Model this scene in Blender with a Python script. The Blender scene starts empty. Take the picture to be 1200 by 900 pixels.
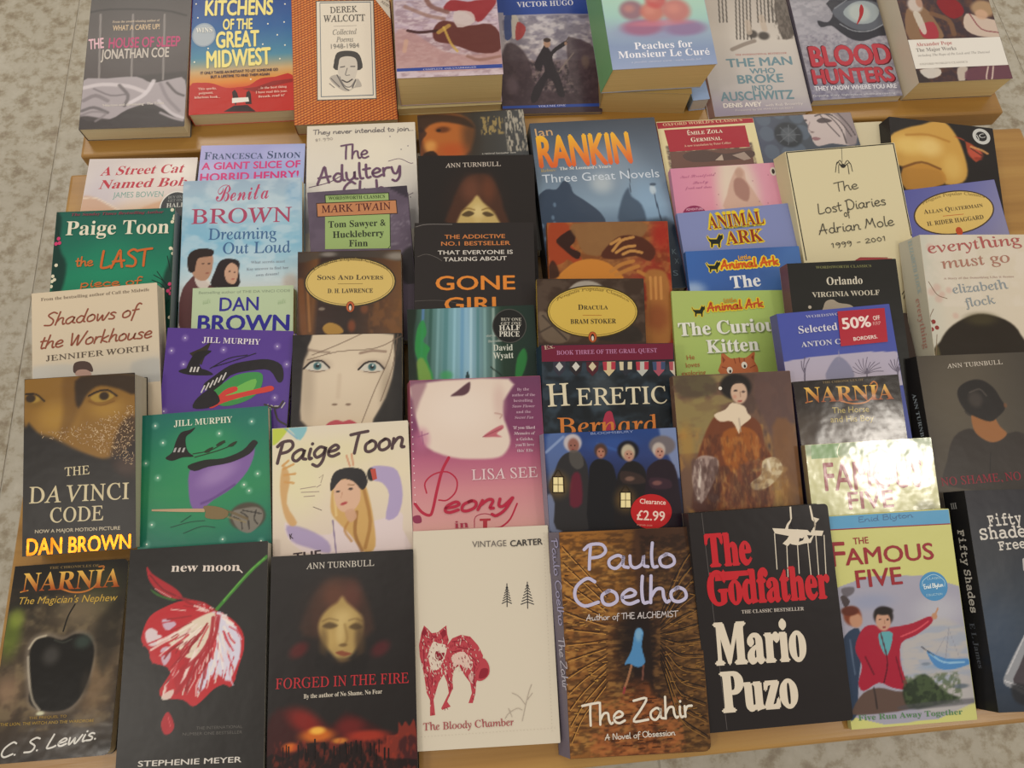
import bpy, math, random
import numpy as np
from mathutils import Matrix, Vector
scene = bpy.context.scene
COL = scene.collection

# ---------------------------------------------------------------- camera
cd = bpy.data.cameras.new('camera')
cd.sensor_width = 36; cd.lens = 27.0; cd.clip_start = .02
cam = bpy.data.objects.new('camera', cd); COL.objects.link(cam)
_M = Matrix(((.99542708, -.08884932, .03508182), (.0693424, .92469112, .37435005), (-.0657006, -.37020552, .9266236)))
cam.matrix_world = Matrix.Translation((0, 0, .79)) @ _M.transposed().to_4x4()
scene.camera = cam
# ---------------------------------------------------------------- exposure, world, lamps
scene.view_settings.view_transform = 'Standard'; scene.view_settings.look = 'None'
scene.view_settings.gamma = 1; scene.view_settings.exposure = .18; scene.view_settings.use_curve_mapping = False
wd = bpy.data.worlds.new('shop_light'); scene.world = wd; wd.use_nodes = True
_bg = wd.node_tree.nodes['Background']; _bg.inputs[0].default_value = (1.0, .93, .84, 1); _bg.inputs[1].default_value = .52
LAMPS = [(1.64, -.36, 2.2, .3, 8), (-.53, .17, 2.2, .2, 3), (-1.36, -.41, 2.2, .35, 9), (1.84, 2.9, 2.2, .4, 12), (.8, 2.1, 2.2, .3, 4), (-1.2, 2.4, 2.2, .8, 16)]
for x, y, z, s, e in LAMPS:
    ld = bpy.data.lights.new('ceiling_lamp', 'AREA'); ld.shape = 'DISK'; ld.size = s; ld.energy = e; ld.color = (1, .93, .83)
    lo = bpy.data.objects.new('ceiling_lamp', ld); COL.objects.link(lo); lo.location = (x, y, z)
    lo['label'] = 'round ceiling lamp above the book tables'; lo['category'] = 'lamp'; lo['group'] = 'ceiling lamps above the tables'

# ---------------------------------------------------------------- helpers
def s2l(c): return np.where(c <= .04045, c / 12.92, ((c + .055) / 1.055) ** 2.4)
def hx(h): return np.array([int(h[i:i + 2], 16) / 255 for i in (0, 2, 4)])
def lin(h): return tuple(s2l(hx(h))) + (1.0,)
def mk(name):
    m = bpy.data.materials.new(name); m.use_nodes = True
    return m, m.node_tree, m.node_tree.nodes['Principled BSDF']
def nd(nt, t, **k):
    n = nt.nodes.new(t)
    for a, b in k.items():
        if a.startswith('i_'): n.inputs[int(a[2:])].default_value = b
        else: setattr(n, a, b)
    return n
def ramp(nt, f, stops):
    r = nd(nt, 'ShaderNodeValToRGB'); nt.links.new(f, r.inputs[0]); e = r.color_ramp.elements
    for i, (p, c) in enumerate(stops):
        q = e[i] if i < 2 else e.new(p)
        q.position = p; q.color = lin(c)
    return r.outputs[0]
def objcoord(nt, sc, rot=(0, 0, 0)):
    tc = nd(nt, 'ShaderNodeTexCoord'); mp = nd(nt, 'ShaderNodeMapping'); mp.inputs['Scale'].default_value = sc; mp.inputs['Rotation'].default_value = rot
    nt.links.new(tc.outputs['Object'], mp.inputs[0]); return mp.outputs[0]
def noise(nt, v, scale, detail=4, rough=.5):
    n = nd(nt, 'ShaderNodeTexNoise'); nt.links.new(v, n.inputs['Vector']); n.inputs['Scale'].default_value = scale; n.inputs['Detail'].default_value = detail; n.inputs['Roughness'].default_value = rough
    return n.outputs[0]
def bump(nt, b, h, st, d=.001):
    n = nd(nt, 'ShaderNodeBump'); n.inputs['Strength'].default_value = st; n.inputs['Distance'].default_value = d
    nt.links.new(h, n.inputs['Height']); nt.links.new(n.outputs[0], b.inputs['Normal'])
def print_mat(name, rough, bs, spec=.5, metal=0, coat=0):
    m, nt, b = mk(name)
    a = nd(nt, 'ShaderNodeVertexColor', layer_name='Col'); nt.links.new(a.outputs[0], b.inputs['Base Color'])
    b.inputs['Roughness'].default_value = rough; b.inputs['Specular IOR Level'].default_value = spec; b.inputs['Metallic'].default_value = metal
    b.inputs['Coat Weight'].default_value = coat; b.inputs['Coat Roughness'].default_value = .13
    v = objcoord(nt, (1, 1, 1)); bump(nt, b, noise(nt, v, 22, 3), bs, .004)
    nt.links.new(b.inputs['Normal'].links[0].from_socket, b.inputs['Coat Normal'])
    return m
MAT = dict(matte=print_mat('matte_card', .6, .12, .25), satin=print_mat('satin_card', .34, .16, .25), gloss=print_mat('gloss_card', .15, .2, .4), mirror=print_mat('laminated_card', .3, .35, .5, 0, 1),
           foil=print_mat('embossed_foil', .32, .8, .5, .85))
m, nt, b = mk('page_edges'); MAT['pages'] = m
a = nd(nt, 'ShaderNodeVertexColor', layer_name='Col'); v = objcoord(nt, (6, 6, 900)); n1 = noise(nt, v, 1, 3)
mx = nd(nt, 'ShaderNodeMix', data_type='RGBA', blend_type='MULTIPLY'); mx.inputs[0].default_value = .5
nt.links.new(a.outputs[0], mx.inputs[6]); nt.links.new(ramp(nt, n1, [(.3, 'e4ddd0'), (.65, 'ffffff')]), mx.inputs[7]); nt.links.new(mx.outputs[2], b.inputs['Base Color'])
b.inputs['Roughness'].default_value = .8; bump(nt, b, n1, .4, .0005)
m, nt, b = mk('varnished_beech'); MAT['wood'] = m
v = objcoord(nt, (1.2, 26, 26)); g = noise(nt, v, 1.6, 6, .6)
nt.links.new(ramp(nt, g, [(.25, '8a6228'), (.5, 'a2783a'), (.75, 'b08846')]), b.inputs['Base Color'])
b.inputs['Roughness'].default_value = .3; bump(nt, b, noise(nt, objcoord(nt, (4, 60, 60)), 2, 4), .25, .001)
m, nt, b = mk('speckled_terrazzo'); MAT['floor'] = m
v = objcoord(nt, (1, 1, 1))
big = ramp(nt, noise(nt, v, 5, 5, .6), [(.3, 'b0a998'), (.55, 'bab4a5'), (.75, 'c4c0b4')])
sp = nd(nt, 'ShaderNodeTexVoronoi'); nt.links.new(v, sp.inputs['Vector']); sp.inputs['Scale'].default_value = 55
bl = ramp(nt, noise(nt, v, 34, 5, .65), [(.34, 'a8947a'), (.43, 'cdc3b0'), (.52, 'f2f0ec'), (.7, 'ffffff')])
m1 = nd(nt, 'ShaderNodeMix', data_type='RGBA', blend_type='MULTIPLY'); m1.inputs[0].default_value = .75; nt.links.new(big, m1.inputs[6]); nt.links.new(bl, m1.inputs[7])
m2 = nd(nt, 'ShaderNodeMix', data_type='RGBA'); nt.links.new(m1.outputs[2], m2.inputs[6]); m2.inputs[7].default_value = lin('c9c2b2')
nt.links.new(ramp(nt, noise(nt, v, 60, 3, .6), [(.55, '000000'), (.72, '909090')]), m2.inputs[0]); nt.links.new(m2.outputs[2], b.inputs['Base Color'])
b.inputs['Roughness'].default_value = .42
m, nt, b = mk('tile_grout'); MAT['grout'] = m; b.inputs['Base Color'].default_value = lin('b0aa9c'); b.inputs['Roughness'].default_value = .8

class MB:
    "collects coloured faces"
    def __init__(s): s.v = []; s.f = []; s.c = []
    def poly(s, pts, c):
        k = len(s.v); s.v += [tuple(p) for p in pts]; s.c += [c] * len(pts); s.f.append(tuple(range(k, k + len(pts))))
    def mesh(s, vs, fs, c):
        k = len(s.v); s.v += vs; s.c += c if isinstance(c, list) else [c] * len(vs); s.f += [tuple(i + k for i in f) for f in fs]
    def prism(s, outline, z0, z1, c, cs, sh=0):
        "outline (x,y) ccw; bottom shifted by -sh in x"
        top = [(x, y, z1) for x, y in outline]; bot = [(x - sh, y, z0) for x, y in outline]
        s.poly(top, c); s.poly(bot[::-1], c)
        n = len(outline)
        for i in range(n):
            j = (i + 1) % n; s.poly([bot[i], bot[j], top[j], top[i]], cs)
    def build(s, name, mat, parent=None):
        me = bpy.data.meshes.new(name); me.from_pydata(s.v, [], s.f); me.materials.append(mat)
        at = me.color_attributes.new('Col', 'FLOAT_COLOR', 'POINT')
        at.data.foreach_set('color', np.array(s.c, dtype=np.float32).reshape(-1)); me.update()
        o = bpy.data.objects.new(name, me); COL.objects.link(o)
        if parent: o.parent = parent
        return o
def empty(name, loc, rot=None, **k):
    o = bpy.data.objects.new(name, None); COL.objects.link(o); o.empty_display_size = .02
    o.matrix_world = Matrix.Translation(loc) @ (rot or Matrix.Identity(4))
    for a, b in k.items(): o[a] = b
    return o
def bevel_box(name, x0, x1, y0, y1, z0, z1, mat, parent=None, r=.003):
    import bmesh
    bm = bmesh.new(); bmesh.ops.create_cube(bm, size=1)
    for v in bm.verts: v.co = (x0 + (v.co.x + .5) * (x1 - x0), y0 + (v.co.y + .5) * (y1 - y0), z0 + (v.co.z + .5) * (z1 - z0))
    bmesh.ops.bevel(bm, geom=bm.edges[:], offset=r, segments=3, affect='EDGES', profile=.6)
    me = bpy.data.meshes.new(name); bm.to_mesh(me); bm.free(); me.materials.append(mat)
    for p in me.polygons: p.use_smooth = False
    o = bpy.data.objects.new(name, me); COL.objects.link(o)
    if parent: o.parent = parent
    return o

# ---------------------------------------------------------------- floor and tables
FZ = -.45
fl = bpy.data.meshes.new('floor'); fl.from_pydata([(-4, -3, FZ - .0015), (5, -3, FZ - .0015), (5, 6, FZ - .0015), (-4, 6, FZ - .0015)], [], [(0, 1, 2, 3)]); fl.materials.append(MAT['grout'])
floor = bpy.data.objects.new('floor', fl); COL.objects.link(floor); floor['kind'] = 'structure'
TS = 1.0; TY = 3.0; X0 = -.7515; tm = None
for i in range(-3, 6):
    for j in range(-1, 2):
        if tm is None:
            t = bevel_box('terrazzo_tile', 0, TS - .0025, 0, TY - .0025, -.02, 0, MAT['floor'], None, .0012); tm = t.data
        else:
            t = bpy.data.objects.new('terrazzo_tile', tm); COL.objects.link(t)
        t.parent = floor; t.location = (X0 + .002 + i * TS, -.9 + j * TY, FZ)
def bench(x0, x1, y0, y1, top, th, label):
    r = empty('display_table', ((x0 + x1) / 2, (y0 + y1) / 2, FZ), label=label, category='table')
    r['group'] = 'low wooden display tables'
    hx_, hy = (x1 - x0) / 2, (y1 - y0) / 2; H = top - FZ
    bevel_box('tabletop', -hx_, hx_, -hy, hy, H - th, H, MAT['wood'], r, .004)
    for sx in (-1, 1):
        for sy in (-1, 1):
            cx, cy = sx * (hx_ - .09), sy * (hy - .07)
            bevel_box('leg', cx - .025, cx + .025, cy - .025, cy + .025, 0, H - th, MAT['wood'], r, .003)
    for sy in (-1, 1): bevel_box('apron', -hx_ + .12, hx_ - .12, sy * (hy - .07) - .01, sy * (hy - .07) + .01, H - th - .06, H - th, MAT['wood'], r, .002)
    return r
wb = bevel_box('wall_back', -4, 5, 5.9, 6, FZ, 2.4, MAT['grout']); wb['kind'] = 'structure'
bench(-.4566, .76, -.0717, .630, 0, .027, 'low beech table nearest the camera under the overlapping paperbacks')
bench(-.4566, .76, .668, 1.30, -.015, .027, 'low beech table at the back carrying a single row of thick paperbacks')

# ---------------------------------------------------------------- lettering
def mth(st, t):
    o = ''
    for c in t:
        if c < 'z' and c.isalnum() or c == 'z':
            U, Lw, D = {'B': (0x1D400, 0x1D41A, 0x1D7CE), 'I': (0x1D434, 0x1D44E, 0), 'Z': (0x1D468, 0x1D482, 0x1D7CE), 'S': (0x1D4D0, 0x1D4EA, 0x1D7CE), 'M': (0x1D670, 0x1D68A, 0x1D7F6), 'D': (0x1D5D4, 0x1D5EE, 0x1D7EC)}[st]
            if c.isdigit():
                if D: c = chr(D + ord(c) - 48)
            elif c.isupper(): c = chr(U + ord(c) - 65)
            elif c == 'h' and st == 'I': c = '\u210e'
            else: c = chr(Lw + ord(c) - 97)
        o += c
    return o
STY = {'b': ('B', 0, 0), 'bi': ('B', 0, .25), 'i': ('I', 0, 0), 'r': ('I', .008, -.26), 's': ('', 0, 0), 's2': ('', .016, 0), 's3': ('', .03, 0), 'sb': ('', .022, 0), 'sbw': ('', .014, 0), 'si': ('', 0, .2),
       'n': ('', .026, 0), 'n2': ('', .038, 0), 'n3': ('', .042, 0), 'D': ('', .03, 0), 'Dn': ('', .045, 0), 'B': ('B', .01, 0), 'Bo': ('B', .07, 0), 'c': ('S', 0, 0), 'tb': ('M', .02, 0), 'fn': ('B', .035, 0)}
TXT = {}
def want(s, f): TXT.setdefault((s, f), None)
def runs(s):
    "small capitals: initials full size, the rest reduced"
    o = []
    for wd_ in s.split(' '): o += [(wd_[:1], 1.0), (wd_[1:], .78), (' ', 0)]
    return [r for r in o[:-1] if r[0]]
def bake_text():
    obs = {}
    for (s, f) in TXT:
        st, off, sh = STY[f]
        cu = bpy.data.curves.new('type', 'FONT'); cu.body = mth(st, s) if st else s; cu.shear = sh; cu.resolution_u = 3; cu.size = 1
        o = bpy.data.objects.new('type', cu); COL.objects.link(o); obs[(s, f)] = o
    dg = bpy.context.evaluated_depsgraph_get(); dg.update()
    for k, o in obs.items():
        me = o.evaluated_get(dg).to_mesh(); v = np.zeros(len(me.vertices) * 3, dtype=np.float32)
        me.vertices.foreach_get('co', v); v = v.reshape(-1, 3)[:, :2].astype(float)
        TXT[k] = (v, [tuple(p.vertices) for p in me.polygons]); o.to_mesh_clear()
    for o in obs.values():
        cu = o.data; bpy.data.objects.remove(o); bpy.data.curves.remove(cu)
# pen strokes for handwritten titles: x-height .5, capitals 1
PEN = {
 'a': (.55, [[(.42, .42), (.28, .52), (.06, .35), (.06, .1), (.22, 0), (.4, .25), (.43, .5), (.41, .1), (.55, .02)]]),
 'b': (.5, [[(.06, 1), (.06, .5), (.05, .02)], [(.06, .35), (.25, .52), (.42, .3), (.3, .02), (.06, .06)]]),
 'c': (.45, [[(.4, .42), (.22, .52), (.04, .28), (.16, .02), (.42, .08)]]), 'd': (.55, [[(.4, .42), (.2, .5), (.04, .25), (.15, .02), (.36, .12), (.46, 1)], [(.42, .5), (.42, .1), (.52, .02)]]),
 'e': (.48, [[(.05, .24), (.3, .28), (.4, .4), (.26, .53), (.07, .35), (.08, .1), (.24, 0), (.46, .1)]]), 'f': (.36, [[(.4, .92), (.26, 1), (.16, .8), (.14, .3), (.1, -.28)], [(0, .5), (.34, .54)]]),
 'g': (.5, [[(.4, .45), (.2, .52), (.04, .28), (.16, .04), (.38, .2), (.42, .5), (.4, -.1), (.25, -.38), (.04, -.26)]]), 'h': (.52, [[(.1, 1), (.07, .5), (.04, 0)], [(.05, .2), (.2, .48), (.36, .48), (.38, .2), (.44, .01), (.52, .05)]]),
 'i': (.22, [[(.1, .5), (.08, .2), (.12, .01), (.2, .04)], [(.12, .7), (.14, .74)]]), 'j': (.25, [[(.14, .5), (.12, 0), (.02, -.3)], [(.16, .7), (.18, .74)]]), 'k': (.46, [[(.06, 1), (.05, 0)], [(.38, .5), (.07, .22), (.4, 0)]]),
 'l': (.24, [[(.12, 1), (.08, .5), (.1, .04), (.22, .03)]]), 'm': (.74, [[(.05, .5), (.05, 0)], [(.05, .2), (.2, .48), (.32, .42), (.32, 0)], [(.32, .2), (.48, .48), (.6, .4), (.6, .04), (.72, .04)]]),
 'n': (.52, [[(.06, .5), (.05, 0)], [(.05, .2), (.22, .5), (.38, .42), (.38, .06), (.5, .03)]]), 'o': (.5, [[(.25, .52), (.06, .36), (.08, .08), (.24, 0), (.42, .14), (.4, .4), (.25, .52), (.16, .46)]]),
 'p': (.5, [[(.08, .5), (.04, -.35)], [(.07, .35), (.26, .52), (.42, .3), (.28, .02), (.08, .08)]]), 'q': (.5, [[(.4, .45), (.2, .5), (.04, .25), (.2, .02), (.4, .2)], [(.42, .5), (.4, -.35)]]), 'r': (.38, [[(.06, .5), (.05, 0)], [(.05, .22), (.16, .46), (.34, .48)]]),
 's': (.4, [[(.34, .44), (.2, .52), (.07, .4), (.3, .2), (.28, .02), (.04, .04)]]), 't': (.34, [[(.16, .85), (.12, .3), (.16, .02), (.3, .06)], [(0, .55), (.32, .58)]]), 'u': (.54, [[(.05, .5), (.06, .12), (.18, 0), (.36, .16), (.41, .5), (.4, .1), (.52, .03)]]),
 'v': (.44, [[(.03, .5), (.16, .02), (.2, .02), (.4, .54)]]), 'w': (.66, [[(.04, .5), (.1, .05), (.18, .02), (.32, .4), (.36, .05), (.46, .02), (.62, .54)]]), 'x': (.44, [[(.04, .5), (.38, 0)], [(.38, .5), (.02, 0)]]), 'y': (.5, [[(.04, .5), (.1, .14), (.24, .1), (.4, .5)], [(.41, .5), (.34, -.1), (.16, -.38), (0, -.28)]]), 'z': (.44, [[(.04, .48), (.38, .5), (.04, .02), (.42, .04)]]),
 'A': (.68, [[(0, -.02), (.2, .5), (.38, 1), (.42, .5), (.5, 0)], [(.06, .34), (.6, .38)]]), 'B': (.6, [[(.1, 1), (.06, 0)], [(.05, .96), (.4, 1), (.42, .64), (.1, .55)], [(.1, .55), (.5, .5), (.46, .06), (.04, .02)]]),
 'C': (.66, [[(.56, .86), (.36, 1), (.08, .7), (.05, .28), (.26, 0), (.62, .12)]]), 'D': (.66, [[(.12, .95), (.08, .02)], [(0, .9), (.35, 1), (.6, .6), (.45, .1), (.04, 0)]]), 'E': (.52, [[(.46, .96), (.1, 1), (.08, .5), (.06, 0), (.48, .03)], [(.08, .52), (.4, .55)]]),
 'H': (.6, [[(.08, 1), (.04, 0)], [(.5, 1), (.48, 0)], [(.06, .5), (.5, .54)]]), 'I': (.2, [[(.1, 1), (.08, 0)]]), 'K': (.55, [[(.08, 1), (.05, 0)], [(.46, 1), (.08, .42), (.5, 0)]]), 'L': (.5, [[(.12, 1), (.05, .3), (.06, .03), (.3, .02), (.46, .1)]]), 'M': (.82, [[(0, .05), (.14, .5), (.2, .95), (.32, .5), (.38, .4), (.52, .7), (.6, .95), (.62, .5), (.7, .02)]]),
 'N': (.64, [[(.04, 0), (.08, 1), (.48, .02), (.54, 1)]]), 'O': (.7, [[(.35, 1), (.06, .75), (.06, .25), (.32, 0), (.62, .25), (.62, .75), (.35, 1)]]), 'P': (.58, [[(.16, .95), (.12, .4), (.1, -.02)], [(-.02, .78), (.15, .98), (.45, .98), (.55, .72), (.4, .5), (.12, .44)]]),
 'R': (.56, [[(.1, 1), (.06, 0)], [(.04, .95), (.4, 1), (.46, .7), (.1, .5), (.5, 0)]]), 'S': (.56, [[(.52, .88), (.3, 1), (.08, .78), (.42, .4), (.36, .04), (.02, .06)]]), 'T': (.56, [[(.3, .98), (.26, .5), (.24, 0)], [(-.02, .92), (.3, .97), (.62, 1)]]), 'W': (.9, [[(.04, .95), (.12, .4), (.2, .02), (.42, .8), (.46, .3), (.54, .02), (.86, 1.02)]]),
 'Z': (.62, [[(.06, .94), (.56, 1), (.3, .5), (0, .02), (.56, .04)]]), '0': (.44, [[(.2, .7), (.04, .4), (.18, 0), (.36, .3), (.2, .7)]]), '1': (.3, [[(.04, .6), (.16, .72), (.14, 0)]]), '2': (.44, [[(.06, .58), (.22, .72), (.34, .5), (.04, .02), (.4, .04)]]), '8': (.4, [[(.2, .7), (.06, .5), (.3, .2), (.18, 0), (.06, .2), (.32, .5), (.2, .7)]]),
 '9': (.42, [[(.34, .6), (.18, .72), (.06, .5), (.22, .36), (.35, .6), (.32, .1), (.2, -.15)]]), '-': (.36, [[(.06, .32), (.3, .34)]]), '.': (.18, [[(.06, .02), (.09, .04)]]), ' ': (.3, [])}
def catmull(p, n=4, closed=False):
    p = [np.array(q, float) for q in p]
    if len(p) < 3: return p
    P = [p[-1]] + p + [p[0], p[1]] if closed else [2 * p[0] - p[1]] + p + [2 * p[-1] - p[-2]]
    o = []
    for i in range(len(p) if closed else len(p) - 1):
        a, b, c, d = P[i:i + 4]
        for k in range(n):
            t = k / n; o.append(.5 * ((2 * b) + (c - a) * t + (2 * a - 5 * b + 4 * c - d) * t * t + (3 * b - a - 3 * c + d) * t ** 3))
    if not closed: o.append(p[-1])
    return o
def ribbon(p, w):
    "flat stroke of width w along p with rounded ends -> verts, faces"
    p = np.array(p, float); d = np.gradient(p, axis=0) if len(p) > 1 else np.array([[1, 0]])
    ln = np.linalg.norm(d, axis=1, keepdims=True); ln[ln == 0] = 1; d /= ln; n = np.stack([-d[:, 1], d[:, 0]], 1) * w / 2
    p = np.vstack([p[:1] - d[:1] * w * .35, p, p[-1:] + d[-1:] * w * .35]); n = np.vstack([n[:1] * .5, n, n[-1:] * .5])
    v = np.empty((len(p) * 2, 2)); v[0::2] = p + n; v[1::2] = p - n
    return v, [(2 * i, 2 * i + 1, 2 * i + 3, 2 * i + 2) for i in range(len(p) - 1)]
def embolden(v, F, d):
    n = len(v); V = [v + np.array(s_) * d for s_ in ((-1, 0), (1, 0), (0, -.7), (0, .7))]
    return np.vstack(V), [tuple(i + n * k for i in f) for k in range(4) for f in F]
def text_geo(t):
    "item -> list of (verts 2d in mm, faces, colour or pair)"
    _, s, a, b2, H, c, f, kw = t
    a = np.array(a); b2 = np.array(b2); d = b2 - a; W = np.linalg.norm(d); d /= W; up = np.array([-d[1], d[0]])
    if f == 'h':
        it = kw.get('it', 0); x = 0; st = []
        for ch in s:
            adv, ss = PEN.get(ch, PEN['o'])
            for q in ss: st.append([(x + px + it * py, py) for px, py in q])
            x += adv
        xs = [p[0] for q in st for p in q]; x0, x1 = min(xs), max(xs); sx = W / (x1 - x0); w = kw.get('w', .12) * H
        V = []; F = []; cnt = []
        for q in st:
            q = [((px - x0) * sx, py * H) for px, py in q]; v, fc = ribbon(catmull(q, 4), w); cnt.append(len(v)); k = len(V); V += list(v); F += [tuple(i + k for i in g) for g in fc]
        v = np.array(V); lay = len(st)
        zl = np.concatenate([np.full(k_, i_) for i_, k_ in enumerate(cnt)])
    else:
        zl = None
        if f == 'k':
            V = []; F = []; x = 0
            for r, scl in runs(s):
                if not r.strip(): x += .28; continue
                v, fc = TXT[(r, 'b')]
                if len(v) == 0: continue
                v = v * scl; v = v - [v[:, 0].min() - x, 0]; k = len(V); V += list(v); F += [tuple(i + k for i in g) for g in fc]; x = v[:, 0].max() + .06
            v = np.array(V); f2 = 'b'
        else:
            v, F = TXT[(s, f)]; f2 = f
            if len(v) == 0: return None
        hv = TXT[('H', f2)][0]; ch = hv[:, 1].max() - max(hv[:, 1].min(), 0) * 0
        lay = 1; bold = STY[f2][1]
        if bold: v, F = embolden(v, F, bold); lay = 4
        v = v.copy(); v[:, 0] -= v[:, 0].min(); v[:, 0] *= W / v[:, 0].max(); v[:, 1] *= H / ch
    if 'arc' in kw:
        u = v[:, 0] / W * 2 - 1; dy = kw['arc'] * (1 - u * u); v[:, 1] += dy; v[:, 0] -= (v[:, 1] - dy) * (-u) * kw['arc'] * 4 / W * -1 * .5
    if zl is None: zl = np.repeat(np.arange(lay), len(v) // lay)
    if isinstance(c, (list, tuple)):
        k = np.clip(v[:, 1] / H, 0, 1)[:, None]; cc = s2l(hx(c[0]) * k + hx(c[1]) * (1 - k)); col = [tuple(q) + (1.0,) for q in cc]
    else: col = lin(c)
    return a + v[:, :1] * d + v[:, 1:] * up, F, col, kw.get('sf', 'front'), zl

# ---------------------------------------------------------------- printed pictures
def vnoise(x, y, seed, octs=3):
    r = np.random.RandomState(seed); o = np.zeros_like(x); amp = 0
    for k in range(octs):
        L_ = r.rand(64, 64); f = 2 ** k; xx = x * f + 7.3 * k + 20; yy = y * f + 3.1 * k + 20; xi = np.floor(xx).astype(int); yi = np.floor(yy).astype(int)
        u = xx - xi; w = yy - yi; u = u * u * (3 - 2 * u); w = w * w * (3 - 2 * w); g = lambda i, j: L_[i % 64, j % 64]
        o += ((g(xi, yi) * (1 - u) + g(xi + 1, yi) * u) * (1 - w) + (g(xi, yi + 1) * (1 - u) + g(xi + 1, yi + 1) * u) * w) / f; amp += 1 / f
    return o / amp
def smooth(e0, e1, x): t = np.clip((x - e0) / (e1 - e0), 0, 1); return t * t * (3 - 2 * t)
def segdist(X, Y, pts, closed):
    D = np.full(X.shape, 1e9); n = len(pts)
    for i in range(n if closed else n - 1):
        ax, ay = pts[i]; bx, by = pts[(i + 1) % n]; dx, dy = bx - ax, by - ay; L2 = dx * dx + dy * dy + 1e-9
        t = np.clip(((X - ax) * dx + (Y - ay) * dy) / L2, 0, 1); D = np.minimum(D, (X - ax - t * dx) ** 2 + (Y - ay - t * dy) ** 2)
    return np.sqrt(D)
def inside(X, Y, pts):
    r = np.zeros(X.shape, bool); n = len(pts)
    for i in range(n):
        ax, ay = pts[i]; bx, by = pts[(i + 1) % n]
        if ay == by: continue
        r ^= ((ay > Y) != (by > Y)) & (X < (bx - ax) * (Y - ay) / (by - ay) + ax)
    return r
def paint(X, Y, base, ops):
    C = np.empty(X.shape + (3,)); C[:] = hx(base)
    xs, ys = X[0], Y[:, 0]; FX, FY, FC = X, Y, C
    def mix(m, c): C[:] = C + (hx(c) - C) * m[..., None]
    def win(x0, x1, y0, y1):
        i0, i1 = np.searchsorted(xs, (x0, x1)); j0, j1 = np.searchsorted(ys, (y0, y1)); return (slice(j0, j1), slice(i0, i1))
    for o in ops:
        k = o[0]; X, Y, C = FX, FY, FC
        if k in 'eps':
            if k == 'e': r_ = max(o[2], o[3]) * 1.7; sl = win(o[1][0] - r_, o[1][0] + r_, o[1][1] - r_, o[1][1] + r_)
            else:
                q = np.array(o[1]); e_ = (o[4] if k == 'p' else o[2] + o[5]) + .12 * max(np.ptp(q[:, 0]), np.ptp(q[:, 1])); sl = win(q[:, 0].min() - e_, q[:, 0].max() + e_, q[:, 1].min() - e_, q[:, 1].max() + e_)
            X, Y, C = FX[sl], FY[sl], FC[sl]
            if not X.size: continue
        if k == 'g':
            (ax, ay), (bx, by), st = o[1:]; dx, dy = bx - ax, by - ay; t = ((X - ax) * dx + (Y - ay) * dy) / (dx * dx + dy * dy)
            for ch in range(3): C[..., ch] = np.interp(t, [s[0] for s in st], [hx(s[1])[ch] for s in st])
        elif k == 'e':
            _, (cx, cy), rx, ry, ang, c, al, f = o; ca, sa = math.cos(math.radians(ang)), math.sin(math.radians(ang)); u = (X - cx) * ca + (Y - cy) * sa; w = -(X - cx) * sa + (Y - cy) * ca
            mix(al * (1 - smooth(max(1 - f, 0), 1 + f * .6, np.sqrt((u / rx) ** 2 + (w / ry) ** 2))), c)
        elif k == 'p':
            _, pts, c, al, f = o; pts = catmull(pts, 3, True); D = segdist(X, Y, pts, True); D = np.where(inside(X, Y, pts), -D, D); mix(al * (1 - smooth(-f * .6, f * .6, D)), c)
        elif k == 's':
            _, pts, w, c, al, f = o; D = segdist(X, Y, catmull(pts, 3), False); mix(al * (1 - smooth(w / 2 - f / 2, w / 2 + f / 2, D)), c)
        elif k == 'n':
            _, seed, sx, sy, c, al, th, bx, so = o; m = al * smooth(th - so, th + so, vnoise(X / sx, Y / sy, seed))
            if bx: m = m * smooth(0, 3, X - bx[0]) * smooth(0, 3, bx[2] - X) * smooth(0, 3, Y - bx[1]) * smooth(0, 3, bx[3] - Y)
            mix(m, c)
        elif k == 't':
            rr = random.Random(o[4]); pts = o[1]; sx, sy = o[2]
            for i in range(o[3]):
                q = rr.uniform(0, len(pts) - 1.01); (ax, ay), (bx, by) = pts[int(q)], pts[int(q) + 1]; f = q % 1; ex, ey = ax + (bx - ax) * f, ay + (by - ay) * f
                r0 = rr.uniform(.15, .7); r1 = min(1.02, r0 + rr.uniform(.2, .4)); c = rr.choice(('f0e4dc', 'd8cfe0', 'e6dcd4', 'c22832') if ex > sx - 5 else ('b8202a', '8e1820', 'b8202a', 'e8d4cc', 'f0e2d6'))
                P = [(sx + (ex - sx) * r0, sy + (ey - sy) * r0), (sx + (ex - sx) * (r0 + r1) / 2 + rr.uniform(-3, 3), sy + (ey - sy) * (r0 + r1) / 2), (sx + (ex - sx) * r1, sy + (ey - sy) * r1)]
                A = np.array(P); sl = win(A[:, 0].min() - 3, A[:, 0].max() + 3, A[:, 1].min() - 3, A[:, 1].max() + 3); X, Y, C = FX[sl], FY[sl], FC[sl]; w = rr.uniform(.7, 2)
                if X.size: D = segdist(X, Y, P, False); C[:] = C + (hx(c) - C) * (.75 * (1 - smooth(w / 2 - .4, w / 2 + .5, D)))[..., None]
        elif k == 'w':
            p = 4.0; u = (X / p) % 1; j = np.floor(X / p); w = (Y / p + .5 * (j % 2)) % 1
            mix(smooth(.12, .3, u) * smooth(.95, .8, u) * smooth(.1, .25, w) * smooth(.95, .75, w) * .95, 'd4702c'); mix((np.abs(w - .5 - (u - .5) * .5) < .15) * .7, 'e4a050')
    return FC

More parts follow.
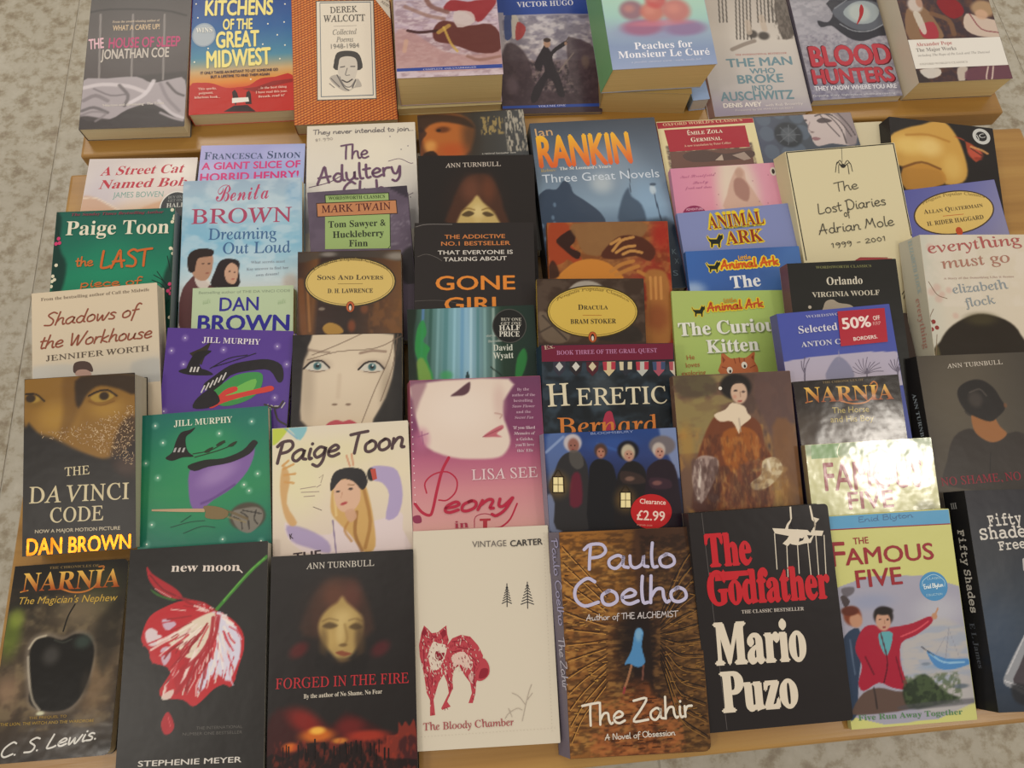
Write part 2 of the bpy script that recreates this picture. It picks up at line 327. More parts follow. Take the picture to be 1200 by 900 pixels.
def plane_part(name, items, parent, mat, w, h, t, lean, z0, dz=2e-5, mm=(0, 0)):
    "flat print: polygons, lines, discs, lettering; mm in the plane of the cover or of the spine"
    mb = MB(); z = z0; dz = min(dz, 5e-4 / max(len(items), 1))
    sx = Vector((lean, 0, t)).normalized(); sn = Vector((-sx.z, 0, sx.x))
    def to3(v, sf, z):
        W_, H_ = w * 1000 - .4, h * 1000 - .4; zs = z if hasattr(z, '__len__') else [z] * len(v)
        if sf == 'front': return [(min(max(x, .4), W_) / 1000 - w / 2, min(max(y, .4), H_) / 1000, t + q) for (x, y), q in zip(v, zs)]
        return [(-w / 2 - lean + sx.x * x / 1000 + sn.x * q, y / 1000, sx.z * x / 1000 + sn.z * q) for (x, y), q in zip(v, zs)]
    for o in items:
        k = o[0]; z += dz
        if k == 'P': pts = catmull(o[2], 3, True) if o[3] else o[2]; mb.poly(to3(pts, 'front', z), lin(o[1]))
        elif k == 'L': v, f = ribbon(catmull(o[2], 4) if o[4] and len(o[2]) > 2 else o[2], o[3]); mb.mesh(to3(v, 'front', z), f, lin(o[1]))
        elif k == 'H':
            rr = random.Random(o[4]); A = np.array(o[2]); n = 0
            for _ in range(o[3] * 6):
                x, y = rr.uniform(A[:, 0].min(), A[:, 0].max()), rr.uniform(A[:, 1].min(), A[:, 1].max())
                if n < o[3] and inside(np.array([x]), np.array([y]), o[2])[0]:
                    n += 1; a = -rr.uniform(*o[7]); l = o[5] * rr.uniform(.6, 1.3); v, f = ribbon([(x, y), (x + l * math.cos(a), y + l * math.sin(a))], o[6]); mb.mesh(to3(v, 'front', z + n * 5e-7), f, lin(rr.choice(o[1])))
            z += 1e-4
        elif k == 'O':
            cx, cy = o[2]; a = math.radians(o[5]); ca, sa = math.cos(a), math.sin(a); n = 40 if o[3] > 3 else 10
            mb.poly(to3([(cx + o[3] * math.cos(q) * ca - o[4] * math.sin(q) * sa, cy + o[3] * math.cos(q) * sa + o[4] * math.sin(q) * ca) for q in [6.28318 * i / n for i in range(n)]], 'front', z), lin(o[1]))
        elif k == 'T':
            g = text_geo(o)
            if g: mb.mesh(to3(g[0], g[3], z + 3e-6 * g[4]), g[1], g[2]); z += 3e-6 * (g[4].max() + 1)
    if not mb.v: return None
    # keep the printing inside the cover
    return mb.build(name, mat, parent)

def outline(x0, x1, y0, y1, rc):
    if not rc: return [(x0, y0), (x1, y0), (x1, y1), (x0, y1)]
    o = [(x0, y0)]
    for cx, cy, a0 in ((x1 - rc, y0 + rc, -90), (x1 - rc, y1 - rc, 0)):
        for k in range(5): a = math.radians(a0 + k * 22.5); o.append((cx + rc * math.cos(a), cy + rc * math.sin(a)))
    return o + [(x0, y1)]
def build_book(b):
    w, h, t, lean = b['w'] / 1000, b['h'] / 1000, b['t'] / 1000, b['lean'] / 1000
    rot = Matrix.Rotation(b['ry'][0], 4, 'Z') @ Matrix.Rotation(b['ry'][1], 4, 'X')
    r = empty('paperback_book', b['loc'], rot, label=b['label'], category='book', group=b['group'])
    mat = MAT[b['gloss']]; cb, cs, ed = lin(b['base']), lin(b['spine']), lin('b8ae9c'); th = .0005; rc = b['rc'] / 1000 + .001
    mb = MB(); x0, x1 = -w / 2, w / 2
    mb.prism(outline(x0, x1, 0, h, rc), t - th, t, cb, ed)
    mb.prism([(x - lean, y) for x, y in outline(x0, x1, 0, h, rc)], 0, th, cb, ed)
    k = len(mb.v); s_ = th
    for (xa, za), (xb, zb) in (((x0 - lean, 0), (x0, t - .00002)),):
        mb.mesh([(xa, 0, za), (xa, h, za), (xb, h, zb), (xb, 0, zb), (xa + s_, 0, za + .0002), (xa + s_, h, za + .0002), (xb + s_, h, zb - th), (xb + s_, 0, zb - th)],
                [(0, 3, 2, 1), (4, 5, 6, 7), (0, 4, 7, 3), (1, 2, 6, 5)], cs)
    mb.build('cover', mat, r)
    pg = MB(); cp = lin(b['pages']); pg.prism(outline(x0 + s_ + .0001, x1 - .0012, .0008, h - .0012, b['rc'] / 1000), th, t - th, cp, cp, lean * (t - 2 * th) / t)
    pg.build('page_block', MAT['pages'], r)
    z = .00005
    if b['grid'] and b['vis']:
        y0, y1 = b['vis']; g = b['grid']; y0 = max(y0, .3); y1 = min(y1, b['h'] - .3)
        nx = max(2, int((b['w'] - .6) / g)); ny = max(2, int((y1 - y0) / g)); xs = np.linspace(.3, b['w'] - .3, nx); ys = np.linspace(y0, y1, ny); X, Y = np.meshgrid(xs, ys)
        C = s2l(np.clip(paint(X, Y, b['base'], b['ops']), 0, 1))
        ok = np.ones(X.shape, bool)
        if b['rc']:
            R = b['rc']; cx = b['w'] - R
            for cy, sg in ((R, -1), (b['h'] - R, 1)): ok &= ~((X > cx) & ((Y - cy) * sg > 0) & ((X - cx) ** 2 + (Y - cy) ** 2 > (R) ** 2))
        me = bpy.data.meshes.new('cover_picture'); V = np.stack([X / 1000 - w / 2, Y / 1000, np.full(X.shape, t + z)], -1).reshape(-1, 3)
        idx = np.arange(nx * ny).reshape(ny, nx); q = np.stack([idx[:-1, :-1], idx[:-1, 1:], idx[1:, 1:], idx[1:, :-1]], -1)
        m = ok[:-1, :-1] & ok[:-1, 1:] & ok[1:, 1:] & ok[1:, :-1]; q = q[m].reshape(-1, 4)
        me.vertices.add(len(V)); me.vertices.foreach_set('co', V.reshape(-1).astype(np.float32)); me.loops.add(q.size); me.loops.foreach_set('vertex_index', q.reshape(-1).astype(np.int32))
        me.polygons.add(len(q)); me.polygons.foreach_set('loop_start', np.arange(0, q.size, 4, dtype=np.int32)); me.update(calc_edges=True); me.validate()
        at = me.color_attributes.new('Col', 'FLOAT_COLOR', 'POINT'); at.data.foreach_set('color', np.concatenate([C, np.ones(C.shape[:2] + (1,))], -1).reshape(-1).astype(np.float32))
        me.materials.append(mat); o = bpy.data.objects.new('cover_picture', me); COL.objects.link(o); o.parent = r
    z += .00003; zz = z
    for pn, items in b['parts']:
        pm = MAT['foil'] if pn.startswith('foil') else mat
        o = plane_part(pn, items, r, pm, w, h, t, lean, zz)
        if o and pn in LAB: o['label'] = LAB[pn]
        zz += min(2e-5 * (len(items) + 2), 5.5e-4)
        if pn == 'lettering' : zz += 1e-4
LAB = dict(foil_lettering='orange metallic foil lettering', price_sticker='round red price sticker', sale_sticker='red rectangular sale sticker', round_sticker='round black offer sticker')
BOOKS = []
null = None
BOOKS.append({"n":"sleep_house","label":"grey paperback with pink capitals above a rumpled white bed sheet","loc":[-0.38537,0.69137,-0.015],"ry":[-0.0179,0.1047],"w":128,"h":199.7,"t":24,"lean":0,"base":"4c4644","spine":"4c4644","pages":"e0d4b0","gloss":"satin","grid":1.1,"vis":[0,199.7],"rc":0,"group":"paperbacks in a row on the upper table","ops":[["g",[46.6,193.4],[61.7,0.1],[[0,"4e4947"],[0.3,"5e5856"],[0.6,"57504f"],[0.62,"4a4544"],[1,"454040"]]],["s",[[13.5,171.5],[19,72.4]],2.6,"8d8683",0.9,1.1],["s",[[54.6,170.3],[59,71.1]],2.6,"8d8683",0.9,1.1],["s",[[94.8,169.1],[98.2,69.7]],2.6,"8d8683",0.9,1.1],["s",[[-8.2,173.5],[25.9,179.2],[91.2,175.9],[122.2,167]],3.2,"3b3736",0.9,1.6],["p",[[-2.7,69.4],[28.4,73.4],[65.1,74.7],[84.7,65.1],[107.7,69.4],[125.8,67.5],[127.6,9.8],[88.7,33.6],[57.8,27.2],[36,13.3],[0.6,17]],"a89fa3",1,1.7],["s",[[1.2,60.4],[23.8,64.7],[55.5,61.1],[77.1,51.5]],5.2,"cfc6c9",0.9,2.6],["s",[[86.7,67.6],[77.3,49],[57.3,34.7]],5.3,"d4ccd0",0.9,2.6],["s",[[2.7,41.7],[16.7,48.6],[31.9,40.6]],5.2,"857d80",0.9,2.6],["s",[[44.9,62.7],[56.4,47.2],[53.3,32.4]],4.2,"6e6769",0.9,2.6],["s",[[95.4,63.5],[105,41.7],[120.7,22.5]],4.2,"8f878b",0.9,2.6],["s",[[103.8,64.4],[115.1,50.1],[124.8,44.8]],3.2,"5d5758",0.9,2.6],["s",[[1.9,26.8],[16,31.3],[33.2,23.2]],4.1,"6a6466",0.9,2.6],["s",[[94.7,38.3],[110.3,20.4],[125.3,12.4]],4.2,"cac2c6",0.9,2.6],["s",[[13.8,58.7],[35.5,48],[56.3,49.7]],2.1,"766f72",0.9,2.6],["s",[[97.8,20.8],[112.8,12.9],[125.5,8.7]],3.1,"b0a7ab",0.9,2.6],["p",[[-0.6,19.5],[38.1,13.2],[69,14.5],[127.8,4.9],[128.3,-4.9],[0.2,-2.4]],"453f3f",0.9,2.5],["s",[[0.4,19.5],[14.4,25.1],[31.2,22.1],[19.6,11.4]],3.1,"8a8285",0.8,2.1]],"parts":[["lettering",[["T","From the award-winning author of",[29.6,157.7],[88.9,158.6],3.48,"c8b49c","b",{}],["T","WHAT A CARVE UP!",[30.5,145.7],[89.6,146.6],7.98,"c8ae8c","n",{}],["T","THE",[2.8,117.8],[21.7,119.8],15.17,"e0b4be","n",{}],["T","HOUSE OF SLEEP",[27.1,119],[116.9,119.4],15.1,"bb3f70","n",{}],["T","JONATHAN COE",[18.8,102.4],[103.8,103.5],14.32,"c4bab0","n",{}],["T","'Hilarious and devastating'  The Times",[26.3,32.1],[101.3,33.1],3.25,"d2cac2","sb",{}]]]]})
BOOKS.append({"n":"red_hills","label":"blue to red sunset paperback with tall hand-cut yellow capitals","loc":[-0.25219,0.70844,-0.015],"ry":[0.004,0.1047],"w":131.1,"h":204.6,"t":23,"lean":0,"base":"c5281c","spine":"c5281c","pages":"e0d4b0","gloss":"satin","grid":1.6,"vis":[0,189.3],"rc":0,"group":"paperbacks in a row on the upper table","ops":[["g",[60.8,173],[65.3,-2.5],[[0,"2a4a8c"],[0.25,"2d5f98"],[0.5,"4a86a0"],[0.62,"c6a472"],[0.72,"d8842e"],[0.78,"d0501f"],[1,"bf2218"]]]],"parts":[["cover_print",[["P","b92418",[[0,42.7],[14.8,47],[29.7,44.9],[45.8,37.7],[61.8,38],[74.6,39.9],[88.6,49.4],[106.9,51],[129.6,52.3],[130.1,1.3],[1,1.2]],1],["P","8e1c14",[[66.1,35.3],[83.2,36.9],[104.7,44.7],[129.5,47.2],[129.5,42],[102.5,37.1],[83.2,29.2]],0],["P","2b1514",[[43.1,2.5],[55.7,10.6],[72.6,10.9],[83.3,-1]],0],["P","2b1514",[[54.5,20.7],[53.3,30.9],[56.5,34.5],[59.7,29.3],[61.9,20.3],[70.4,21.1],[71.5,29.9],[74.7,32.2],[76.8,27],[77.9,11.8],[70.5,12.2],[69.4,17.3],[59.8,16.6],[57.8,10.4]],0],["P","e6e0d6",[[53.4,22],[73.6,22.2],[74.7,15.8],[53.5,14.5]],0],["O","8f9fb0",[16.5,119.8],15.2,18.6,0],["O","a9b2ba",[16.5,119.8],13.6,16.6,0],["O","f4eed6",[8.3,147],1,1.2,0],["O","f4eed6",[98.4,133.1],1,1.2,0],["O","f4eed6",[119.4,134.8],1,1.2,0],["O","f4eed6",[110.5,115.1],1,1.2,0],["O","f4eed6",[91.8,101.4],1,1.2,0],["O","f4eed6",[22.4,98.4],1,1.2,0],["O","f4eed6",[5.5,78.4],1,1.2,0],["O","f4eed6",[120.2,98.6],1,1.2,0],["O","f4eed6",[113.5,77.9],1,1.2,0],["O","f4eed6",[5.7,168.8],1,1.2,0],["O","f4eed6",[120.8,163.3],1,1.2,0],["O","f4eed6",[76.7,48.7],1,1.2,0]]],["lettering",[["T","KITCHENS",[17,150],[105.1,147.6],23.17,"efdf86","n2",{}],["T","OF THE",[40.4,126.6],[78.7,126],16.13,"efdf86","n2",{}],["T","GREAT",[32.1,98.6],[87.5,99],23.92,"efdf86","n2",{}],["T","MIDWEST",[20.8,68.5],[102.6,70.6],24.88,"efdf86","n2",{}],["T","IT ONLY TAKES AN INSTANT TO LET SOMEONE GO",[13.5,59.2],[111.2,59.8],3.88,"2a2040","n",{}],["T","BUT A LIFETIME TO FIND THEM AGAIN",[26.4,52.8],[100.4,53.3],3.87,"2a2040","n",{}],["T","'This sparky,",[10.8,35.8],[34.1,35.8],3.31,"efc9b8","b",{}],["T","poignant,",[12,29.4],[30,29.6],3.3,"efc9b8","b",{}],["T","hilarious book...",[6.8,23.4],[38.6,22.9],3.28,"efc9b8","b",{}],["T","...is the best thing",[86.4,32.9],[121.8,33.5],3.33,"efc9b8","b",{}],["T","I have read this year.",[83.2,26.7],[122.8,27],3.31,"efc9b8","b",{}],["T","Breath, read it!'",[86.4,20.2],[119.6,20.8],3.3,"efc9b8","b",{}],["T","WINS",[6.7,123],[27.3,123.3],7.35,"e8e6dc","b",{}]]]]})
BOOKS.append({"n":"woven_orange","label":"orange basket-weave cover with cream portrait panel, on the upper table","loc":[-0.12201,0.68678,-0.015],"ry":[0.0143,0.1047],"w":129.5,"h":202,"t":21,"lean":0,"base":"8c3c1c","spine":"8c3c1c","pages":"cdbb92","gloss":"satin","grid":0.75,"vis":[0,202],"rc":0,"group":"paperbacks in a row on the upper table","ops":[["w"]],"parts":[["cover_print",[["P","555048",[[32.1,188.9],[108.6,185.9],[104.7,32],[29.2,34.4]],0],["P","e2d8c6",[[33.2,187.5],[107.4,184.6],[103.7,33.3],[30.3,35.6]],0],["P","6a747c",[[37.1,185.9],[104.5,183.4],[101.1,37.3],[34.2,39.2]],0],["P","e2d8c6",[[37.9,184.4],[103.5,182],[100.1,38.7],[35.3,40.4]],0],["L","999088",[[54.2,146.7],[84.2,146.2]],0.67,0],["O","4b4845",[69.7,91.1],17,15.7,0],["P","4b4845",[[53.3,92.2],[57.1,105.1],[70.4,107.6],[83.5,103.5],[88.4,90],[85.6,77.1],[53.9,79.1]],1],["P","cfc6b8",[[58.7,89.2],[61.2,96.9],[71.1,98.9],[80.8,94.4],[82.4,79.9],[78.5,64.5],[72.5,53.3],[66,53.7],[59.9,64.4],[57.1,76.3]],1],["L","6b6663",[[60.6,82.6],[66.1,83.5]],1.75,1],["L","6b6663",[[73.8,83],[79.2,82.7]],1.75,1],["L","77716d",[[69.3,80.7],[66.7,70.5],[72.1,70.1]],1.09,1],["L","55504d",[[62.1,63],[68.4,59.4],[75.1,63.4]],1.96,1],["L","857f7a",[[59,68.4],[61.9,59.1],[67.1,52.4],[73.6,53.2],[79.5,63.2]],1.52,1],["P","b5ada2",[[45.9,66.6],[56.9,71.1],[62.8,55.2],[69,47.1],[78,52.9],[81.7,64.3],[86.6,52.4],[76.8,50.5],[69,45.8],[58.3,50.4]],1],["L","6b6663",[[48,66.5],[58.4,52.9]],1.3,1],["L","6b6663",[[55.8,71.2],[63.8,52.6],[70.1,47]],1.63,1],["L","6b6663",[[79.4,61.9],[74.6,50.6]],1.53,1],["L","6b6663",[[45.6,58.9],[51.9,52.1]],0.87,1],["P","ddd3c0",[[110.8,185.8],[136.8,184.3],[135.1,154.1]],0]]],["lettering",[["T","DEREK",[50.5,167.9],[86.3,167.9],9.58,"5a5652","r",{}],["T","WALCOTT",[41.1,154.2],[95.7,153],10.19,"5a5652","r",{}],["T","Collected",[52.6,133.3],[83.6,132.8],8.06,"8a8680","i",{}],["T","Poems",[56.6,121.7],[78.7,121],8.01,"8a8680","i",{}],["T","1948-1984",[49.6,111.5],[86,111.3],7.3,"8a8680","i",{}],["T","POETRY BOOK",[117.4,181.2],[134.6,165.1],3.84,"8a8278","r",{}],["T","SOCIETY",[124.3,183.6],[136.2,173.2],3.88,"8a8278","r",{}]]]]})
BOOKS.append({"n":"horse_painting","label":"very thick paperback with a pale mountain painting and blue band","loc":[0.01288,0.71247,-0.00054],"ry":[-0.0038,0.1047],"w":131.2,"h":204.6,"t":54,"lean":0,"base":"b8a0ac","spine":"b8a0ac","pages":"dcc48c","gloss":"satin","grid":1.1,"vis":[0,130.2],"rc":0,"group":"paperbacks in a row on the upper table","ops":[["g",[69.3,114],[64.7,-0.6],[[0,"b9adbd"],[0.4,"b9a2b0"],[0.6,"a98a90"],[0.8,"c3a8aa"],[1,"cdbcc6"]]],["n",3,10,6,"8d7078",0.5,0.5,[0.1,-3.7,139.9,116.7],0.15],["n",4,7,3,"d8c8cc",0.6,0.55,[0.1,-3.7,139.9,116.7],0.15],["p",[[0.5,65.1],[18.7,69.4],[59.5,37.1],[101.5,30.1],[134,36.3],[132,11.2],[1.5,12.3]],"b48a86",0.7,3.4],["p",[[48.6,70.7],[62.1,83],[91.7,74],[120.8,75.3],[133.2,54.1],[127.4,34],[101.7,32.7],[70.7,46.7],[49.8,52.7]],"5e2c26",0.95,1.7],["p",[[72.5,113.9],[94,110.4],[107.2,112.5],[131.1,111.5],[118.7,91],[104.9,78.6],[89.8,94.8],[63,98.5]],"8e2428",0.9,1.7],["s",[[16.6,69.5],[31.3,66.3],[52.7,67.9]],4.2,"3e2020",0.9,1.1],["s",[[42.3,115.1],[48.2,104.4],[67.2,95.8]],6.5,"7b5248",0.8,3.2],["s",[[15,105.8],[41.1,91.6],[62.3,85.6]],5.4,"8a6250",0.6,3.2],["p",[[75.8,95.4],[97.3,94.5],[100.6,78.7],[78.6,71.9]],"c8b8b4",0.9,1.3],["s",[[61.5,72.7],[68.7,49.3],[76.5,36.3]],3.2,"c7a44e",0.8,1.1],["s",[[68.1,75],[54.7,65.3]],5.4,"c7a44e",0.7,1.6],["s",[[88.7,28.2],[103.1,22.5],[129,26.4]],4.2,"8c6456",0.7,2.1],["s",[[13.8,54.3],[11,39.3]],5.3,"c9a088",0.7,2.1]],"parts":[["cover_print",[["P","344a96",[[0.6,14.2],[131.3,15],[130.8,9.4],[0.4,9.8]],0]]],["lettering",[["T","COMPLETE AND UNABRIDGED",[32.8,10.2],[98.1,10.9],2.23,"b8b4d0","b",{}]]]]})
BOOKS.append({"n":"thin_under","label":"thin paperback wedged under the thickest book, only its pale page edges showing","loc":[0.01028,0.7107,-0.015],"ry":[0.0045,0.1047],"w":135.1,"h":210.8,"t":13,"lean":0,"base":"c9b98a","spine":"c9b98a","pages":"dcc894","gloss":"satin","grid":None,"vis":None,"rc":0,"group":"paperbacks in a row on the upper table","ops":[],"parts":[]})
BOOKS.append({"n":"battle_volume","label":"tall paperback with blue bands and a smoky battle scene","loc":[0.14427,0.69863,-0.015],"ry":[-0.026,0.1047],"w":131.9,"h":205.8,"t":5,"lean":0,"base":"4a3c46","spine":"4a3c46","pages":"b8a585","gloss":"satin","grid":1.1,"vis":[0,197.6],"rc":0,"group":"paperbacks in a row on the upper table","ops":[["g",[76.1,180.1],[68.5,-0.7],[[0,"2f4a98"],[0.12,"2f4a98"],[0.125,"9a96aa"],[0.45,"b4aab0"],[0.6,"6d5a62"],[1,"3f3238"]]],["n",7,9,7,"e0d8d8",0.6,0.5,[5.8,81.2,138.9,156.1],0.15],["n",8,5,8,"2e242a",0.75,0.5,[2,11.7,139.1,81.8],0.15],["n",9,4,4,"94807c",0.6,0.6,[2,11.7,139.4,84.5],0.15],["n",19,12,8,"565064",0.5,0.5,[5.8,81.1,146,156.1],0.15],["p",[[6.8,100.8],[23.4,108.6],[40.2,83.6],[43.7,49.9],[59.6,32.2],[127.6,27.7],[131.9,11.8],[1.8,12.9]],"43333a",0.8,3.4],["p",[[93,109.6],[103,117.7],[133.7,94.9],[132.2,27.6],[104.8,28.3],[93.5,57.9]],"4a3a40",0.75,2.5],["p",[[69.9,96.5],[65.1,110.3],[59.9,102.2],[46.6,75.3],[55,64.3],[58,75],[59.6,64.2],[44.2,40.6],[38.3,19.7],[47.3,19.4],[63.4,53.4],[71.7,42.5],[75.1,26.5],[84.1,26.3],[79.6,55.6],[73.9,71.9],[73,90.9],[92.8,106.9],[90.9,112.4],[76.1,101.8]],"2a2228",1,0.5],["e",[66.2,108.9],4.9,6.9,0,"b08a74",1,0.2],["e",[66.6,114.4],5.3,3.6,0,"40302c",1,0.2],["s",[[90.7,109.7],[97.2,119.2]],1.4,"5a4a48",1,0.6],["e",[91.7,108.3],2.1,2.8,0,"a88470",1,0.3],["p",[[10.9,153.2],[21.7,158.6],[19.6,122.4],[10,117.1]],"3a4a80",0.9,0.8],["p",[[21.7,158.6],[30.4,147.2],[26.5,122.2],[19.4,119.7]],"c9c0b4",0.9,0.8],["p",[[27.9,144.5],[39,135.8],[33.3,119.3],[23.9,116.8]],"a83c3c",0.9,0.8],["s",[[79,63.7],[101,92.9]],1.7,"8c7c74",0.8,0.7],["e",[14.9,44.1],9.1,15.9,0,"74626a",0.6,0.6],["e",[116,78.9],5.8,10.9,0,"7d6a60",0.7,0.5]],"parts":[["cover_print",[["P","2f4a98",[[10.1,181.5],[141.2,178.8],[141.7,158.1],[9.9,156.1]],0],["P","2f4a98",[[0.7,12.3],[132,13.1],[131.6,8.5],[0.5,8.4]],0]]],["lettering",[["T","VICTOR HUGO",[29.3,169],[107.3,170.9],8.52,"d8d8e4","b",{}],["T","VOLUME ONE",[47.8,9.2],[84,9.9],2.86,"b8b8d4","b",{}]]]]})
BOOKS.append({"n":"peach_bowl","label":"pastel paperback with a bowl of peaches on a two-book stack","loc":[0.27579,0.69538,0.02637],"ry":[0.0175,0.1047],"w":131.3,"h":204.8,"t":44,"lean":8,"base":"8c9cc0","spine":"6a9a6a","pages":"dcbe80","gloss":"satin","grid":1.3,"vis":[0,116.3],"rc":0,"group":"paperbacks in a row on the upper table","ops":[["g",[70.7,99.5],[63.4,-1.7],[[0,"a9cdbb"],[0.25,"9fc6bd"],[0.5,"93a6bd"],[0.7,"8496b8"],[1,"93a2c4"]]],["e",[68.2,55.7],58.1,16.6,0,"8d90b4",0.7,0.4],["e",[46.1,59.6],27.9,12.8,0,"9c5c7c",0.85,0.4],["e",[99.6,55],28.1,11.5,0,"8c6c94",0.8,0.4],["e",[69.6,64.6],43.2,5.1,0,"d07886",0.6,0.6],["e",[35.9,86],16.2,15.5,0,"8c5c6c",0.85,0.35],["e",[33,88.7],8.1,6.8,0,"d89080",0.5,0.8],["e",[61.4,81.8],16.2,15.5,0,"c66a5c",0.85,0.35],["e",[58.6,84.6],8.1,6.8,0,"d89080",0.5,0.8],["e",[92.1,82.5],19.6,18.7,0,"bf6a66",0.85,0.35],["e",[89.3,85.3],9.8,8.2,0,"d89080",0.5,0.8],["e",[68.5,99.6],14.2,13.6,0,"c05050",0.85,0.35],["e",[65.7,102.4],7.1,6,0,"d89080",0.5,0.8]],"parts":[["lettering",[["T","Peaches for",[31.6,27.7],[104.6,26.8],10.0,"ecebf2","b",{"w":1}],["T","Monsieur Le Curé",[9.7,16],[124.1,14.2],9.93,"ecebf2","b",{"w":1}],["T","a possible summer warm - really, really full",[24.5,8.2],[112.1,7.5],2.47,"c8ccdf","i",{}]]]]})
BOOKS.append({"n":"peach_stack_lower","label":"thick yellowed paperback directly beneath the peach bowl book, cover hidden","loc":[0.26369,0.69692,-0.015],"ry":[-0.0809,0.1047],"w":114.4,"h":178.4,"t":40,"lean":0,"base":"a78d58","spine":"a78d58","pages":"dcbe80","gloss":"satin","grid":None,"vis":None,"rc":0,"group":"paperbacks in a row on the upper table","ops":[],"parts":[]})
BOOKS.append({"n":"pale_blue_under","label":"narrow blue book end sticking out right of the lower stacked book","loc":[0.33834,0.69596,-0.015],"ry":[0.0655,0.1047],"w":23.1,"h":160,"t":22,"lean":0,"base":"8ea6cc","spine":"8ea6cc","pages":"d8d4d0","gloss":"satin","grid":None,"vis":None,"rc":0,"group":"paperbacks in a row on the upper table","ops":[],"parts":[]})
BOOKS.append({"n":"striped_legs","label":"pale grey paperback with legs in striped trousers at its top","loc":[0.42493,0.68013,-0.015],"ry":[0.0168,0.1047],"w":133.1,"h":207.7,"t":6,"lean":7,"base":"bdb5b2","spine":"8a6a60","pages":"e0d4b0","gloss":"satin","grid":1.1,"vis":[0,201.4],"rc":0,"group":"paperbacks in a row on the upper table","ops":[["g",[95.8,182.2],[63.6,-1.8],[[0,"b6aca2"],[0.35,"c9c1b8"],[0.8,"bcb6b4"],[1,"9c92a4"]]],["s",[[61.9,184.2],[51.7,119.5]],2.1,"4a443e",0.85,0.7],["s",[[67,183.9],[56.7,119.2]],2.1,"4a443e",0.85,0.7],["s",[[72.1,183.6],[61.7,118.9]],2.1,"4a443e",0.85,0.7],["s",[[77.1,183.3],[66.7,118.5]],2.1,"4a443e",0.85,0.7],["s",[[82.2,183],[71.7,118.2]],2.1,"4a443e",0.85,0.7],["s",[[92.1,182.4],[86.8,145.5]],2.1,"4a443e",0.85,0.7],["s",[[97.2,182.1],[91.9,145.2]],2.1,"4a443e",0.85,0.7],["s",[[102.3,181.8],[96.9,144.9]],2.1,"4a443e",0.85,0.7],["s",[[107.4,181.5],[102,144.5]],2.1,"4a443e",0.85,0.7],["s",[[107.9,181.5],[102.4,144.5]],2.1,"4a443e",0.85,0.7],["s",[[113,181.2],[107.5,144.2]],2.1,"4a443e",0.85,0.7],["s",[[118.1,180.9],[112.5,143.9]],2.1,"4a443e",0.85,0.7],["s",[[37.8,185.6],[33,148.8]],2.1,"4a443e",0.85,0.7],["s",[[42.8,185.3],[38,148.5]],2.1,"4a443e",0.85,0.7],["s",[[47.9,185],[43,148.2]],2.1,"4a443e",0.85,0.7],["p",[[117.6,180.9],[149.3,179],[145.2,147.6],[132.1,120.1],[116.6,115.4],[113.9,138.1]],"5a5048",0.8,1.7],["n",31,3,6,"3c342e",0.5,0.5,[107.1,113.8,156.6,180.8],0.15],["s",[[42.2,103.4],[60.3,110.6],[75.6,115.2]],5.9,"8c8076",0.9,1.8],["e",[75.3,126.4],7.2,7.1,0,"3c3632",0.9,0.4],["e",[90.3,122.7],8.4,7.1,0,"3c3632",0.9,0.4],["s",[[71.8,146.4],[71.1,129.5]],8.4,"b8a898",0.8,1.8],["s",[[92.7,153.6],[93.6,133.7]],8.4,"b8a898",0.8,1.8]],"parts":[["lettering",[["T","THE INTERNATIONAL BESTSELLER",[45,92.9],[116.6,91.7],2.74,"a85a50","b",{}],["T","THE MAN",[29.9,75.4],[121.4,74.2],12.92,"6f8c96","D",{}],["T","WHO",[59.6,63.2],[95.1,62.2],8.11,"6f8c96","D",{}],["T","BROKE",[40.4,48.9],[104,47.4],12.75,"6f8c96","D",{}],["T","INTO",[58.1,36.4],[86.3,35.8],7.99,"6f8c96","D",{}],["T","AUSCHWITZ",[12.3,23.5],[112.7,20.6],13.24,"6f8c96","D",{}],["T","DENIS AVEY",[13.9,12.8],[66.2,11.9],6.55,"e8e0d8","D",{}],["T","with Rob Broomby",[70.7,10.9],[122.4,10.7],3.93,"e0d8d4","s",{}],["T","Foreword by SIR MARTIN GILBERT",[29,6.5],[108.3,5],2.61,"d8d0cc","s",{}]]]]})
